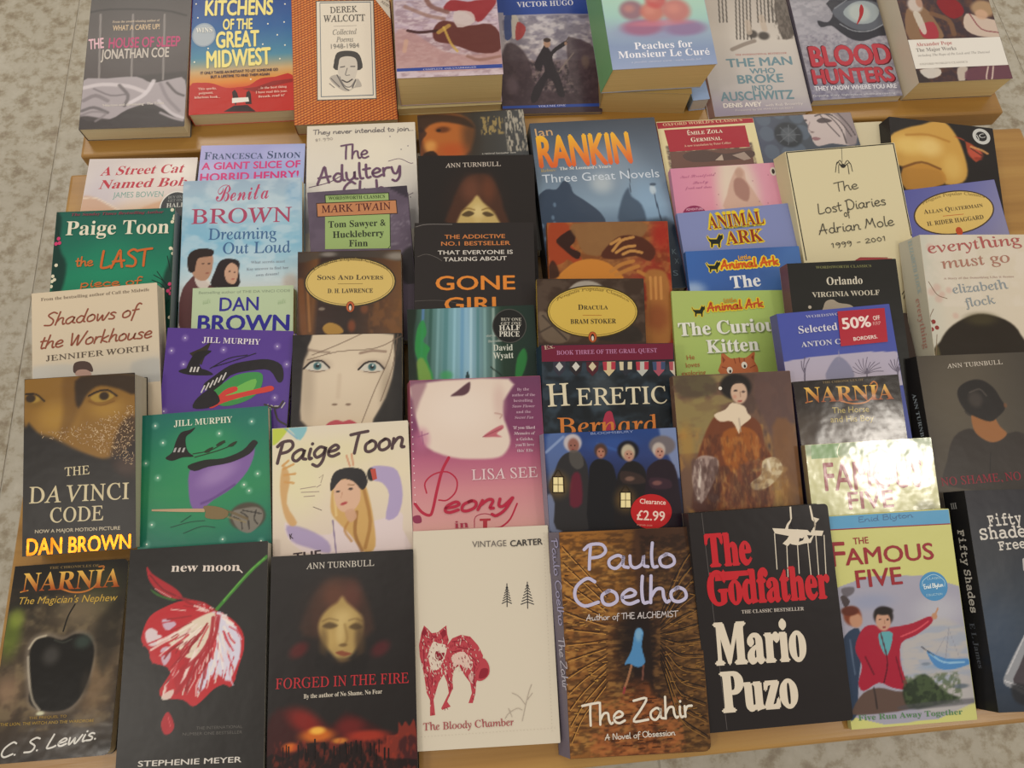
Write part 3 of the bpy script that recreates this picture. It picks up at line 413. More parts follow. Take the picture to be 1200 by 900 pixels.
BOOKS.append({"n":"silver_eye","label":"shiny silver paperback with a slit-pupil eye and red capitals","loc":[0.55537,0.69449,-0.015],"ry":[0.0129,0.1047],"w":124.6,"h":194.4,"t":12,"lean":0,"base":"8c8894","spine":"6a6676","pages":"e0d4b0","gloss":"gloss","grid":1.1,"vis":[0,177.3],"rc":0,"group":"paperbacks in a row on the upper table","ops":[["g",[91.2,158.1],[62.3,-1.4],[[0,"8c8a92"],[0.4,"9a98a2"],[0.7,"8d8992"],[1,"7d7a90"]]],["n",41,8,6,"b8b4bc",0.5,0.5,[-12.2,-5.3,162.4,162],0.15],["n",42,3,3,"6d6878",0.4,0.55,[-12.2,-5.3,148.5,105.8],0.15],["p",[[57.1,160],[145.2,155],[139.5,100.9],[114,96.8],[90.4,89.7],[74.2,93.5],[61.1,105.5],[50.3,117.4],[35.3,115.5],[32.8,126.9],[46.7,123.3],[57,137]],"34343c",1,1.3],["p",[[56.4,139.9],[78.4,155.9],[103.5,157.4],[126.6,150.3],[137.2,132.4],[122.8,113.2],[94.2,106.4],[72,116.2]],"5c606a",1,1.7],["p",[[72.2,139],[87.5,152.5],[105.6,155.8],[121.1,147.7],[122.6,133.2],[109.6,119.7],[89.5,118],[76.9,127.3]],"9aa4a8",1,1],["e",[94.9,136.2],15.8,15.9,0,"b4bcb8",0.9,0.3],["s",[[63,119.5],[79.8,107.2],[103.9,105.8],[125.9,115.9]],1.5,"a4a8b0",0.8,0.6],["s",[[61.3,145.3],[81.5,158.6]],1.8,"888c94",0.7,0.7]],"parts":[["cover_print",[["P","a8262c",[[100.6,150.3],[102.6,143],[98.8,131.7],[89.9,119.4],[87.1,118.1],[94,132],[96.2,141.9]],1]]],["lettering",[["T","BLOOD",[7.5,52.6],[125,50.9],32.15,"5a1a24","Dn",{}],["T","BLOOD",[9.5,53.9],[122.9,52.4],30.1,"b83c48","Dn",{}],["T","HUNTERS",[5.1,24.4],[121.7,22.4],23.53,"5a1a24","Dn",{}],["T","HUNTERS",[6.6,25.6],[120.2,23.9],21.51,"b83c48","Dn",{}],["T","THEY KNOW WHERE YOU ARE",[5.5,15],[119.3,12.4],6.66,"dedce2","D",{}],["T","Gripping, scary, high-octane adventure reading",[1.2,5.9],[114.7,3.3],2.91,"d6d4da","s",{}]]]]})
BOOKS.append({"n":"white_panel","label":"painted figures cover with a white title panel, on the upper table","loc":[0.69093,0.69598,-0.015],"ry":[0.0001,0.1047],"w":129.5,"h":202,"t":37,"lean":5,"base":"4a3638","spine":"cfc4b0","pages":"dcc48c","gloss":"satin","grid":1.1,"vis":[0,146.9],"rc":0,"group":"paperbacks in a row on the upper table","ops":[["n",51,9,9,"6a4634",0.7,0.5,[-28.5,-10.6,167.5,132],0.15],["n",52,6,6,"3a2e36",0.7,0.5,[-28.5,-10.6,167.5,132],0.15],["p",[[9.3,114.9],[34.4,119.3],[48.5,88],[47.9,66],[3.1,68.2]],"8c6c50",0.95,1.7],["e",[23.2,122.7],10.8,12.8,0,"c6b8ae",1,0.3],["e",[30.1,126.6],4.8,8.6,0,"b08a76",1,0.3],["p",[[22.6,70],[22.4,89.2],[42.7,93.8],[43.8,69]],"a83040",0.9,1.3],["p",[[18.2,111.7],[27,108.5],[29.9,80.6],[23.9,75.4],[19,94.9]],"cdc4b8",0.9,0.8],["p",[[56.3,129.6],[82.8,128.5],[89.8,108.4],[72.7,98],[58.7,109.8]],"8e1c24",0.9,1.7],["s",[[43.7,107.7],[64.8,95.6],[66.5,73.4]],7.2,"7a5840",0.9,2.4],["p",[[91.5,105.5],[109.3,99.1],[135.9,89.5],[134.7,67.4],[99,69.1],[83.5,83.6]],"d0bcac",0.95,1.3],["e",[117.7,112.8],18.1,14.4,0,"b49470",0.9,0.3],["e",[112.8,103.2],9.6,8.6,0,"caa488",0.9,0.3],["s",[[96.3,105.3],[106.6,79.8],[129,73.2]],1.8,"7a2c38",0.8,1],["p",[[152.9,125.4],[140.5,97.7],[146.2,91.8]],"3a3634",0.8,1.7],["p",[[-6.4,17.5],[7.5,16.8],[17,-2.2],[-2.1,-3.8]],"3a3230",0.9,1.7],["p",[[5.8,19.5],[32,20.9],[31.8,10.3],[14.3,5.9]],"d8d2c8",0.9,0.8],["p",[[57.7,19.6],[72,20.2],[61.7,-1.8],[54.7,-1.5]],"c9bcae",0.9,1.3],["p",[[74,18.8],[127,21.5],[127.6,-2.6],[68.6,-2.2]],"6d4450",0.9,1.7],["s",[[100.5,20.1],[93.3,1.8],[99.6,-1.1],[107.5,19.8]],1.9,"d8c4b4",0.9,0.9]],"parts":[["cover_print",[["P","e4dfd6",[[-3,67.1],[132.6,66.1],[129.4,21.4],[-6.6,21.5]],0]]],["lettering",[["T","Alexander Pope",[9.8,56.3],[60,57.3],5.64,"b86c68","b",{}],["T","The Major Works",[7.8,47.6],[63.7,48.3],5.62,"8a8480","b",{}],["T","including The Rape of the Lock and The Dunciad",[8.4,40.2],[108.5,41.3],3.47,"8a8480","i",{}],["T","OXFORD WORLD'S CLASSICS",[7.6,26.8],[73.9,27.5],2.91,"b4aea6","b",{}]]]]})
BOOKS.append({"n":"street_cat","label":"white paperback with a ginger glow and red serif title lines","loc":[-0.37123,0.44035,-0.0],"ry":[-0.0417,0.02],"w":128,"h":195.9,"t":12,"lean":0,"base":"d8ccc4","spine":"d8ccc4","pages":"e0d4b0","gloss":"satin","grid":2,"vis":[113.5,195.9],"rc":0,"group":"paperbacks laid overlapping on the lower table","ops":[["g",[60.3,195.3],[72.7,117.9],[[0,"cdc3c0"],[0.3,"dad0c8"],[0.7,"d9ccc6"],[1,"d4b08c"]]],["e",[19.5,148.6],27.7,36.2,0,"b8b0c0",0.5,0.8],["e",[105.7,177.2],20.2,19.8,0,"e8e2da",0.8,0.8],["p",[[-1.9,140.8],[14.8,140.4],[39.5,124.5],[55,118.3],[82.8,131.8],[116.8,138.2],[120.2,105.1],[2,107.9]],"c8946c",0.6,4.2],["s",[[-0.8,139.6],[14.8,140.4],[39.4,125.7],[53.4,116]],1.6,"e4d2be",0.9,1.2]],"parts":[["lettering",[["T","A Street Cat",[15.3,171.7],[114,174.5],12.35,"b8283c","bi",{}],["T","Named Bob",[16,152.9],[119,155.5],12.17,"b8283c","bi",{}],["T","JAMES BOWEN",[34.5,140],[92.7,140.5],7.8,"7fa69c","s",{}]]],["round_sticker",[["O","e4e0d8",[109.2,125.3],18.8,22.6,0],["O","24282c",[109.2,125.3],17.4,20.9,0],["T","BUY ONE",[99,137.4],[117.8,138.2],3.61,"8a8c88","b",{}],["T","GET ONE",[99.5,132.6],[118.3,133.4],3.59,"8a8c88","b",{}],["T","HALF",[98.4,124.9],[119.1,125.7],5.96,"c8c8c0","b",{}]]]]})
BOOKS.append({"n":"giant_slice","label":"lilac childrens paperback with bubbly pink title letters","loc":[-0.24005,0.45654,-0.0],"ry":[-0.0355,0.0199],"w":125.7,"h":192.3,"t":12,"lean":0,"base":"9c9cd0","spine":"9c9cd0","pages":"e0d4b0","gloss":"satin","grid":2,"vis":[131,192.3],"rc":0,"group":"paperbacks laid overlapping on the lower table","ops":[["g",[4,193.1],[120,134.1],[[0,"a9a6d6"],[0.5,"9a9ccf"],[1,"a2b2dc"]]],["e",[17.4,155.3],22.3,14.8,0,"c3bede",0.6,0.8],["e",[97.4,178.2],26.8,12.6,0,"b4b4e0",0.6,0.8]],"parts":[["lettering",[["T","FRANCESCA SIMON",[4.8,171.7],[120.4,171.3],10.69,"34466c","k",{}],["T","A GIANT SLICE OF",[3.1,156.9],[121,157.5],9.96,"cc2c78","s3",{}],["T","HORRID HENRY!",[2.6,139.8],[119.7,141.5],11.08,"cc2c78","s3",{}]]]]})
BOOKS.append({"n":"adultery","label":"cream paperback with a purple brush-written title","loc":[-0.10318,0.46583,0.0],"ry":[-0.009,0.019],"w":132.8,"h":203.2,"t":16,"lean":0,"base":"d9d2c4","spine":"d9d2c4","pages":"e0d4b0","gloss":"satin","grid":3,"vis":[49.4,203.2],"rc":0,"group":"paperbacks laid overlapping on the lower table","ops":[["g",[62.9,204],[66.6,61.6],[[0,"d9d0be"],[0.6,"dcd6cc"],[1,"c9c6c8"]]],["e",[83.2,158],36.3,31.5,0,"e6deca",0.6,0.8]],"parts":[["cover_print",[["L","5c3e5c",[[3.4,112.7],[26.6,118.7],[41.8,127.7]],1.21,1],["L","5c3e5c",[[98.5,145.9],[112,149],[124.2,142.1],[128.4,141.8]],0.83,1],["O","8a8086",[123,167.4],0.8,1,0],["O","8a8086",[114.5,162.7],0.8,1,0],["O","8a8086",[101.4,182.6],0.8,1,0],["O","8a8086",[123.7,92.9],0.8,1,0],["O","8a8086",[-0.4,34.1],0.8,0.9,0],["L","6b5a68",[[120.7,95.5],[126.9,98.8]],0.81,1]]],["lettering",[["T","They never intended to join...",[7.5,189.9],[130,190.2],7.13,"6b6568","h",{"w":0.13}],["T","81.990",[10.7,179.5],[31.5,181],5.14,"a8a098","h",{"w":0.1}],["T","The",[41.8,151.3],[74.8,152.1],21.53,"6a4c66","h",{"w":0.11}],["T","Adultery",[13.4,117],[113.4,126.4],23.56,"6a4c66","h",{"w":0.13}],["T","Club",[45.8,94.7],[94.3,96.9],23.1,"6a4c66","h",{"w":0.13}]]]]})
BOOKS.append({"n":"amber_face","label":"dark paperback with an amber-lit profile beside grey birch bark","loc":[0.03789,0.47496,0.0],"ry":[0.0131,0.0198],"w":133.8,"h":204.7,"t":16,"lean":0,"base":"3a3833","spine":"3a3833","pages":"e0d4b0","gloss":"satin","grid":1.1,"vis":[121.7,204.7],"rc":0,"group":"paperbacks laid overlapping on the lower table","ops":[["g",[0,185],[134.8,175.4],[[0,"6b3a1c"],[0.3,"5a3a24"],[0.5,"3a3630"],[1,"484a4c"]]],["p",[[2.9,197.9],[43.8,202.9],[66.5,190.8],[68.7,167.1],[54.9,139.8],[18.4,142.5],[6.7,156.1]],"b0642a",0.95,6],["e",[14,155.6],8.4,10.2,0,"d49a50",0.8,0.7],["e",[39.8,148.6],21,12.7,0,"b04c1e",0.7,0.8],["p",[[0,203.4],[33.2,203.7],[59.4,196.5],[69.8,180],[53.3,186.4],[30.2,192],[14,187.9],[3.8,176.9],[-1.2,182.5]],"33241a",0.9,4.2],["e",[30.5,180.2],9.5,5.2,0,"5c3016",0.9,0.6],["e",[25.1,179.3],3.2,2.6,0,"24160e",0.8,0.6],["p",[[-1,185],[10.1,176.4],[3,164],[-0.3,143.9],[-3.4,144.1]],"33201a",0.8,2.5],["p",[[5.1,146],[16.8,149],[22.2,137.2],[4.6,138.5]],"221612",0.9,2.1],["e",[64.5,167.4],12.7,31,0,"33281f",0.6,0.8],["n",61,2,9,"b0a898",0.9,0.55,[106.7,139.5,137.1,208.7],0.08],["n",62,2,6,"a89058",0.8,0.5,[76.4,167.1,107.8,197.8],0.08]],"parts":[["lettering",[["T","a national bestseller now",[75.9,139.6],[118,138.4],2.54,"c8c4bc","s",{}]]]]})
BOOKS.append({"n":"rankin","label":"large blue-black omnibus paperback with tall orange gradient capitals","loc":[0.1852,0.40806,0.0],"ry":[0.0033,0.02],"w":156.4,"h":239.2,"t":28,"lean":3,"base":"3a4860","spine":"20242a","pages":"e0d4b0","gloss":"satin","grid":1.2,"vis":[0,239.2],"rc":0,"group":"paperbacks laid overlapping on the lower table","ops":[["g",[79.4,240.4],[69.6,13.6],[[0,"3c4450"],[0.12,"4a5666"],[0.35,"66788c"],[0.55,"8098ae"],[0.75,"4a607c"],[1,"1c2632"]]],["e",[91.1,169.6],41.6,37.2,0,"94a4b4",0.5,0.8],["e",[77.5,145.9],14.4,14.6,0,"d0d4d2",0.5,0.8],["e",[129.4,112.4],28.6,47.7,0,"86a8c8",0.6,0.8],["p",[[-1.4,130.6],[10,141.9],[22.3,141.1],[31.8,152.6],[39.4,147.2],[42.1,134.9],[53.1,124.6],[65.8,111.9],[72.6,102],[75.1,90.1],[67.5,64.1],[1.5,63],[-1.5,109.3]],"28384e",0.95,1.3],["p",[[108.5,137.8],[110.8,125.6],[121.3,112.9],[121.4,86.9],[91.1,89],[97.5,119.3]],"2c3e54",0.8,3.4],["s",[[113.4,164.5],[110.5,130.4]],1,"2c3848",0.9,0.6],["s",[[138.6,131],[139.6,111.7],[141.6,85.6]],1.6,"2a3a50",0.95,0.6],["e",[137.9,133.4],4.1,7.3,0,"b8c8d4",0.9,0.4],["e",[139.1,140.7],4.1,2.4,0,"3c4c60",0.9,0.3],["e",[17.8,119.8],2,3.5,0,"7690aa",0.6,0.5],["e",[13.9,102.4],2,3.5,0,"7690aa",0.6,0.5],["e",[15,94.2],2,3.5,0,"7690aa",0.6,0.5],["e",[0.6,91.7],2,3.5,0,"7690aa",0.6,0.5],["e",[2.8,74.3],2,3.4,0,"7690aa",0.6,0.5],["e",[4.2,51.5],2,3.4,0,"7690aa",0.6,0.5],["p",[[1.5,63],[147,93.4],[153.4,41.1],[156.6,1.9],[1,13.1]],"16202c",0.8,8.5],["s",[[-4.8,97.9],[-2.6,24.3]],3,"7f9ab8",0.6,1.5]],"parts":[["lettering",[["T","Ian",[5.7,218.5],[26.9,219.7],12.09,"c8a070","s",{}],["T","RANKIN",[5.2,173.9],[120.1,174],43.9,["e8b024","d4581c"],"n3",{}],["T","Rebus: ",[6.5,166.4],[25.2,167.1],4.28,"a8925c","b",{}],["T","The St Leonard's Years",[29.4,168],[91.9,167.7],4.31,"d8d8d4","b",{}],["T","Three Great Novels",[6.9,151.1],[149,150.4],11.58,"c6d0dc","s",{}],["T","X",[147.7,31.3],[152.7,31],6.73,"5a6a74","s",{}],["T","S",[143.2,16],[149.1,15.6],6.65,"5a6a74","s",{}],["T","K",[146.8,43.8],[151.8,43.4],6.8,"5a6a74","s",{}]]]]})
BOOKS.append({"n":"zola","label":"cream paperback with a crimson title block, beside the blue omnibus","loc":[0.32908,0.45715,-0.0],"ry":[-0.0068,0.0185],"w":125.3,"h":191.7,"t":18,"lean":0,"base":"dccf9f","spine":"a81e2c","pages":"e0d4b0","gloss":"satin","grid":1.1,"vis":[65.7,191.7],"rc":0,"group":"paperbacks laid overlapping on the lower table","ops":[["n",71,6,3,"52403a",0.9,0.35,[5.1,111.9,117.9,155.6],0.15],["n",72,5,2,"b8a490",0.7,0.6,[5.1,111.9,117.4,153],0.15]],"parts":[["cover_print",[["P","a42030",[[0,190.3],[125.3,193.2],[126.8,183.8],[0.7,180.3]],0],["P","e0d4a8",[[0.8,180.7],[126.8,184.2],[126.6,183],[0.6,179.7]],0],["P","a42030",[[8.1,178.6],[112.8,180.5],[113,147.6],[10.5,145.3]],0],["P","6b4a40",[[10.4,144.3],[113.9,146.3],[113.4,121.9],[9.3,117.4]],0],["P","55403a",[[25.7,139.4],[48.5,145.9],[79.8,139],[113.1,142.4],[113.3,132.1],[77.9,128.9],[36.9,128.6]],1],["P","b4a090",[[65.1,129.6],[75.3,138],[75.8,129]],0],["P","a08c80",[[87.9,136],[104,140.3],[110.6,129.7],[101.5,127.6]],0]]],["lettering",[["T","OXFORD WORLD'S CLASSICS",[7.9,184.6],[110.8,187.3],4.21,"dcb890","b",{}],["T","ÉMILE ZOLA",[37.2,169.2],[82.3,170.8],6.5,"e8dcc8","k",{}],["T","GERMINAL",[39.8,158.6],[79.2,159.8],6.45,"e8dcc8","k",{}],["T","A new translation by Peter Collier",[29.9,151.4],[90.1,153.4],3.08,"dcb8a0","b",{}]]]]})
BOOKS.append({"n":"mesh_face","label":"slate paperback with a pale young woman looking left beside a rosette","loc":[0.45935,0.45043,0.0],"ry":[0.0057,0.0192],"w":132.3,"h":202.3,"t":14,"lean":0,"base":"4c5260","spine":"4c5260","pages":"e0d4b0","gloss":"satin","grid":1.1,"vis":[122.7,202.3],"rc":0,"group":"paperbacks laid overlapping on the lower table","ops":[["g",[-0.2,172.4],[129.7,164],[[0,"50566a"],[0.45,"474e58"],[1,"4a505c"]]],["e",[15.5,199.4],10,12.2,0,"5c6878",0.8,0.15],["e",[37.9,208.8],10,12.3,0,"5c6878",0.8,0.15],["e",[59.7,200.7],10,12.3,0,"5c6878",0.8,0.15],["e",[15.9,175.3],9.9,12,0,"5c6878",0.8,0.15],["e",[61.7,175],10,12.1,0,"5c6878",0.8,0.15],["e",[16.6,147.7],9.8,11.8,0,"5c6878",0.8,0.15],["e",[37.7,143.7],9.8,11.8,0,"5c6878",0.8,0.15],["e",[50.9,148.1],9.8,11.8,0,"5c6878",0.8,0.15],["e",[43.1,172.3],18.7,20,0,"2e3238",0.95,0.15],["e",[43.1,172.3],9.9,12,0,"5a6068",0.8,0.2],["s",[[43.1,172.3],[58.5,171.3]],1.1,"6a7078",0.8,0.6],["s",[[43.1,172.3],[51.5,160.5]],1.1,"6a7078",0.8,0.6],["s",[[43.1,172.3],[39.6,156.7]],1.1,"6a7078",0.8,0.6],["s",[[43.1,172.3],[29.8,161.9]],1.1,"6a7078",0.8,0.6],["s",[[43.1,172.3],[27.7,173.2]],1.1,"6a7078",0.8,0.6],["s",[[43.1,172.3],[34.7,184.1]],1.1,"6a7078",0.8,0.6],["s",[[43.1,172.3],[46.7,188]],1.1,"6a7078",0.8,0.6],["s",[[43.1,172.3],[56.6,182.7]],1.1,"6a7078",0.8,0.6],["p",[[70.2,206.8],[89.9,208.3],[119.8,205.1],[134.6,196],[127,153.6],[97.2,155.5],[85.6,153.7],[76.5,152.9],[72.6,159.8],[72.2,167.7],[70,177.2],[71.9,185.1],[69.3,193.3]],"c2b4b2",1,1],["p",[[105.6,207.3],[136.7,204],[128.1,153.5],[114.9,154.4],[118.7,178.1],[113.8,194.6]],"85797c",0.8,2.5],["p",[[84.9,192.3],[92.5,195.9],[100,194.1],[104.6,189.7],[95.1,187.6],[87.3,188.1]],"54494a",0.95,0.8],["s",[[84.3,199.1],[95.3,202.5],[106.9,199.1]],2.2,"4c4446",0.85,1.1],["e",[70.4,193.2],2.2,1.9,0,"4a4044",0.9,0.5],["s",[[75.4,190.2],[70.6,179.8],[74.9,174.2]],1.3,"8c7c7c",0.8,0.9],["e",[74.9,174.2],2.8,1.3,0,"6c5c5c",0.8,0.5],["p",[[71.6,165.1],[77.6,166.7],[83.6,163.7],[76.2,160.9]],"8c646a",0.9,0.7],["s",[[91.8,206.8],[104.8,195.1],[113.5,175.7],[114.9,154.4]],1.7,"4c4446",0.85,0.9],["s",[[98.5,206.4],[114.7,189.1],[124.2,164.4]],1.7,"4c4446",0.85,0.9],["s",[[89.2,205.6],[96.5,188.9],[108.7,165.4]],1.7,"4c4446",0.85,0.9],["s",[[113.9,204.1],[124.5,183.1],[129.3,166.7]],1.7,"4c4446",0.85,0.9]],"parts":[]})
BOOKS.append({"n":"cream_rear","label":"cream paperback mostly hidden between the slate portrait cover and the black nude-back cover","loc":[0.51536,0.47547,0.0],"ry":[0,0],"w":110,"h":170,"t":6,"lean":0,"base":"cfc4a4","spine":"cfc4a4","pages":"cfc4a4","gloss":"satin","grid":None,"vis":None,"rc":0,"group":"paperbacks laid overlapping on the lower table","ops":[],"parts":[]})
BOOKS.append({"n":"golden_back","label":"black paperback with a glowing nude back painting and round emblem","loc":[0.59471,0.42696,0.0],"ry":[-0.2021,0.0199],"w":133.1,"h":203.6,"t":18,"lean":6,"base":"221d1b","spine":"2c2a2a","pages":"e0d4b0","gloss":"satin","grid":1.2,"vis":[77.8,203.6],"rc":0,"group":"paperbacks laid overlapping on the lower table","ops":[["p",[[-0.7,171.9],[21.1,188.4],[41.3,196.6],[57.3,204.3],[72.6,203.8],[84.1,186.5],[90.7,164.9],[94.1,132.7],[85.8,113.7],[64.1,108.2],[57.3,127.6],[14.6,126.8],[-1.7,138.8]],"c79a4a",1,3.4],["e",[23.5,162],24.3,16,0,"e0c070",0.8,0.7],["e",[49.5,163],16.6,16,0,"e2c47c",0.8,0.7],["s",[[20.3,177.5],[48.9,181.6],[74.3,174.5]],3.3,"a8742c",0.7,3.3],["e",[75.1,135.3],13.1,21,0,"d8b464",0.7,0.7],["p",[[12.5,126.5],[38.7,135.4],[61.6,128.2],[62,107.9],[14.4,93.7]],"b98436",0.95,2.5],["s",[[12.5,126.5],[36.8,137.7],[59.7,130.5]],3.3,"6c4218",0.8,2.2],["p",[[81.7,183.5],[94.4,180],[96.9,161.8],[106.2,147.4],[114.2,161.5],[104.6,173.4],[96.3,177.6]],"a8482c",0.95,1.7],["e",[106.5,160.5],9.9,9.4,0,"b8503c",0.9,0.4],["s",[[102.1,170.4],[114.7,166.9],[121.8,162.6]],3.3,"c89058",0.9,1.1],["s",[[101.8,167.7],[113.9,158.9]],1.8,"30201a",0.9,0.9],["e",[109,153],5.5,2.7,0,"8c3424",0.8,0.5]],"parts":[["cover_print",[["O","c4c4c0",[117,188.5],11.2,12.3,0],["O","2a2828",[117,188.5],7,7.6,0]]],["lettering",[["T","JC",[111,183.6],[122.4,187.9],6.24,"c4c4c0","s",{}]]]]})
BOOKS.append({"n":"quatermain","label":"blue-violet classic with a yellow title oval, under the diary","loc":[0.60415,0.32294,-0.0],"ry":[0.0741,0.2013],"w":119.5,"h":193.7,"t":14,"lean":0,"base":"5f5f9e","spine":"5f5f9e","pages":"cbbf9e","gloss":"satin","grid":3,"vis":[117.1,193.7],"rc":0,"group":"paperbacks laid overlapping on the lower table","ops":[["g",[5.8,194.8],[121.4,123.3],[[0,"5a5c9c"],[0.5,"6a6ca6"],[1,"8c8aa8"]]]],"parts":[["cover_print",[["O","4a3c30",[58.8,159.1],51,26.9,3],["O","d6b86c",[58.8,159.1],49.2,25.3,3],["L","b8542c",[[44.1,156.3],[69.7,155.6]],0.73,0],["O","b84a24",[58.9,135.5],4.2,5.3,0]]],["lettering",[["T","ALLAN QUATERMAIN",[21.8,161.6],[96.2,161.4],5.46,"5a4a34","k",{}],["T","H. RIDER HAGGARD",[22.2,146.6],[93.2,146.7],5.22,"5a4a34","b",{}],["T","Penguin Popular Classics",[22.8,173.3],[101.4,172.2],3.59,"8a7440","r",{"arc":7.5}]]]]})
BOOKS.append({"n":"turnbull_back","label":"black paperback whose girl portrait shows only down to the eyes","loc":[0.02604,0.38611,0.0],"ry":[-0.0487,0.1847],"w":135.6,"h":207.4,"t":14,"lean":0,"base":"26211f","spine":"26211f","pages":"e0d4b0","gloss":"satin","grid":1.1,"vis":[114.8,207.4],"rc":0,"group":"paperbacks laid overlapping on the lower table","ops":[["e",[64.6,150.4],33.7,38.2,0,"33241f",0.8,0.7],["p",[[34.4,118.2],[38.9,147.6],[49.2,170.9],[62.4,182.5],[81.4,182.3],[92.8,163.9],[98.1,140.4],[99.3,117.2]],"4c2f22",0.9,5.1],["e",[61,164.3],11.9,17.1,0,"6e4230",0.7,0.8],["e",[80.9,164],9,17.1,0,"6a3c28",0.7,0.8],["p",[[46.2,115.9],[47.5,132.7],[54.6,142.1],[61.7,149.4],[67.8,156.7],[74.5,148.1],[84.1,138.5],[90.8,127.8],[91.4,115.2]],"bda468",1,3.4],["e",[68.3,136.6],7.9,10.6,0,"d8c48c",0.7,0.8],["p",[[49.4,132.6],[57.4,137.8],[64.3,134.5],[57.3,130.4]],"3c2c1c",0.8,1.5],["p",[[73.2,134.4],[79.1,136.4],[86.9,132.1],[79,130.1]],"3c2c1c",0.8,1.5],["s",[[49.5,137.9],[56.5,141],[64.4,138.7]],1.6,"6c5028",0.7,1.5],["s",[[73.3,138.6],[80.2,140.6],[88,136.3]],1.6,"6c5028",0.7,1.5],["e",[67.9,121.8],3.9,8.4,0,"c8b074",0.7,0.6]],"parts":[["lettering",[["T","ANN TURNBULL",[31.7,192.1],[96.7,193.5],5.42,"c8bcb0","r",{"w":1}]]]]})
BOOKS.append({"n":"lost_diaries","label":"cream paperback with thin black frame, spider and handwritten title","loc":[0.47158,0.36412,0.0],"ry":[0.0389,0.2419],"w":134.7,"h":206.1,"t":20,"lean":6,"base":"d6cba6","spine":"cabf9a","pages":"cfc4a0","gloss":"satin","grid":None,"vis":None,"rc":0,"group":"paperbacks laid overlapping on the lower table","ops":[],"parts":[["cover_print",[["L","35322c",[[1.4,205],[133.1,204.9]],1.23,0],["L","35322c",[[133.1,204.9],[133.5,91.1]],1.26,0],["L","35322c",[[1.4,205],[3,73.6]],1.23,0],["L","55524c",[[69.1,206.4],[66.7,187.5]],0.52,0],["O","35322c",[66.9,182.7],3.1,2.5,0],["L","35322c",[[64.9,183.4],[60.5,188],[56.2,175.7]],0.83,1],["L","35322c",[[64.7,182.3],[62,184.7],[60.1,174.3]],0.83,1],["L","35322c",[[69.1,183],[75.8,185.6],[77,174.9]],0.83,1],["L","35322c",[[68.9,182],[72.4,183.8],[72.3,172.1]],0.83,1],["L","35322c",[[66.3,185.4],[64,189.8],[58.9,185]],0.83,1],["L","35322c",[[69.4,185.1],[73.3,189],[76.5,183.4]],0.83,1],["P","a04040",[[60.6,68.1],[66.2,70.7],[104.7,66],[105.9,61.7],[59.8,64.1]],0],["L","8c3434",[[55.8,64.5],[67.2,70.6],[99.7,67.4]],0.81,0],["L","35322c",[[108.8,22.7],[115.2,29.1],[109.8,17.5]],1.02,1]]],["lettering",[["T","The",[51.9,151.8],[80.4,153.5],11.38,"4a463e","h",{"w":0.09}],["T","Lost Diaries",[27.8,126.9],[109.7,130.9],12.34,"4a463e","h",{"w":0.09}],["T","of",[57.8,121],[65.1,121.4],9.22,"4a463e","h",{"w":0.1}],["T","Adrian Mole",[23.5,102.5],[115.3,105.3],12.26,"4a463e","h",{"w":0.09}],["T","1999 - 2001",[35.9,85.3],[100.5,88],7.1,"4a463e","h",{"w":0.12}]]]]})
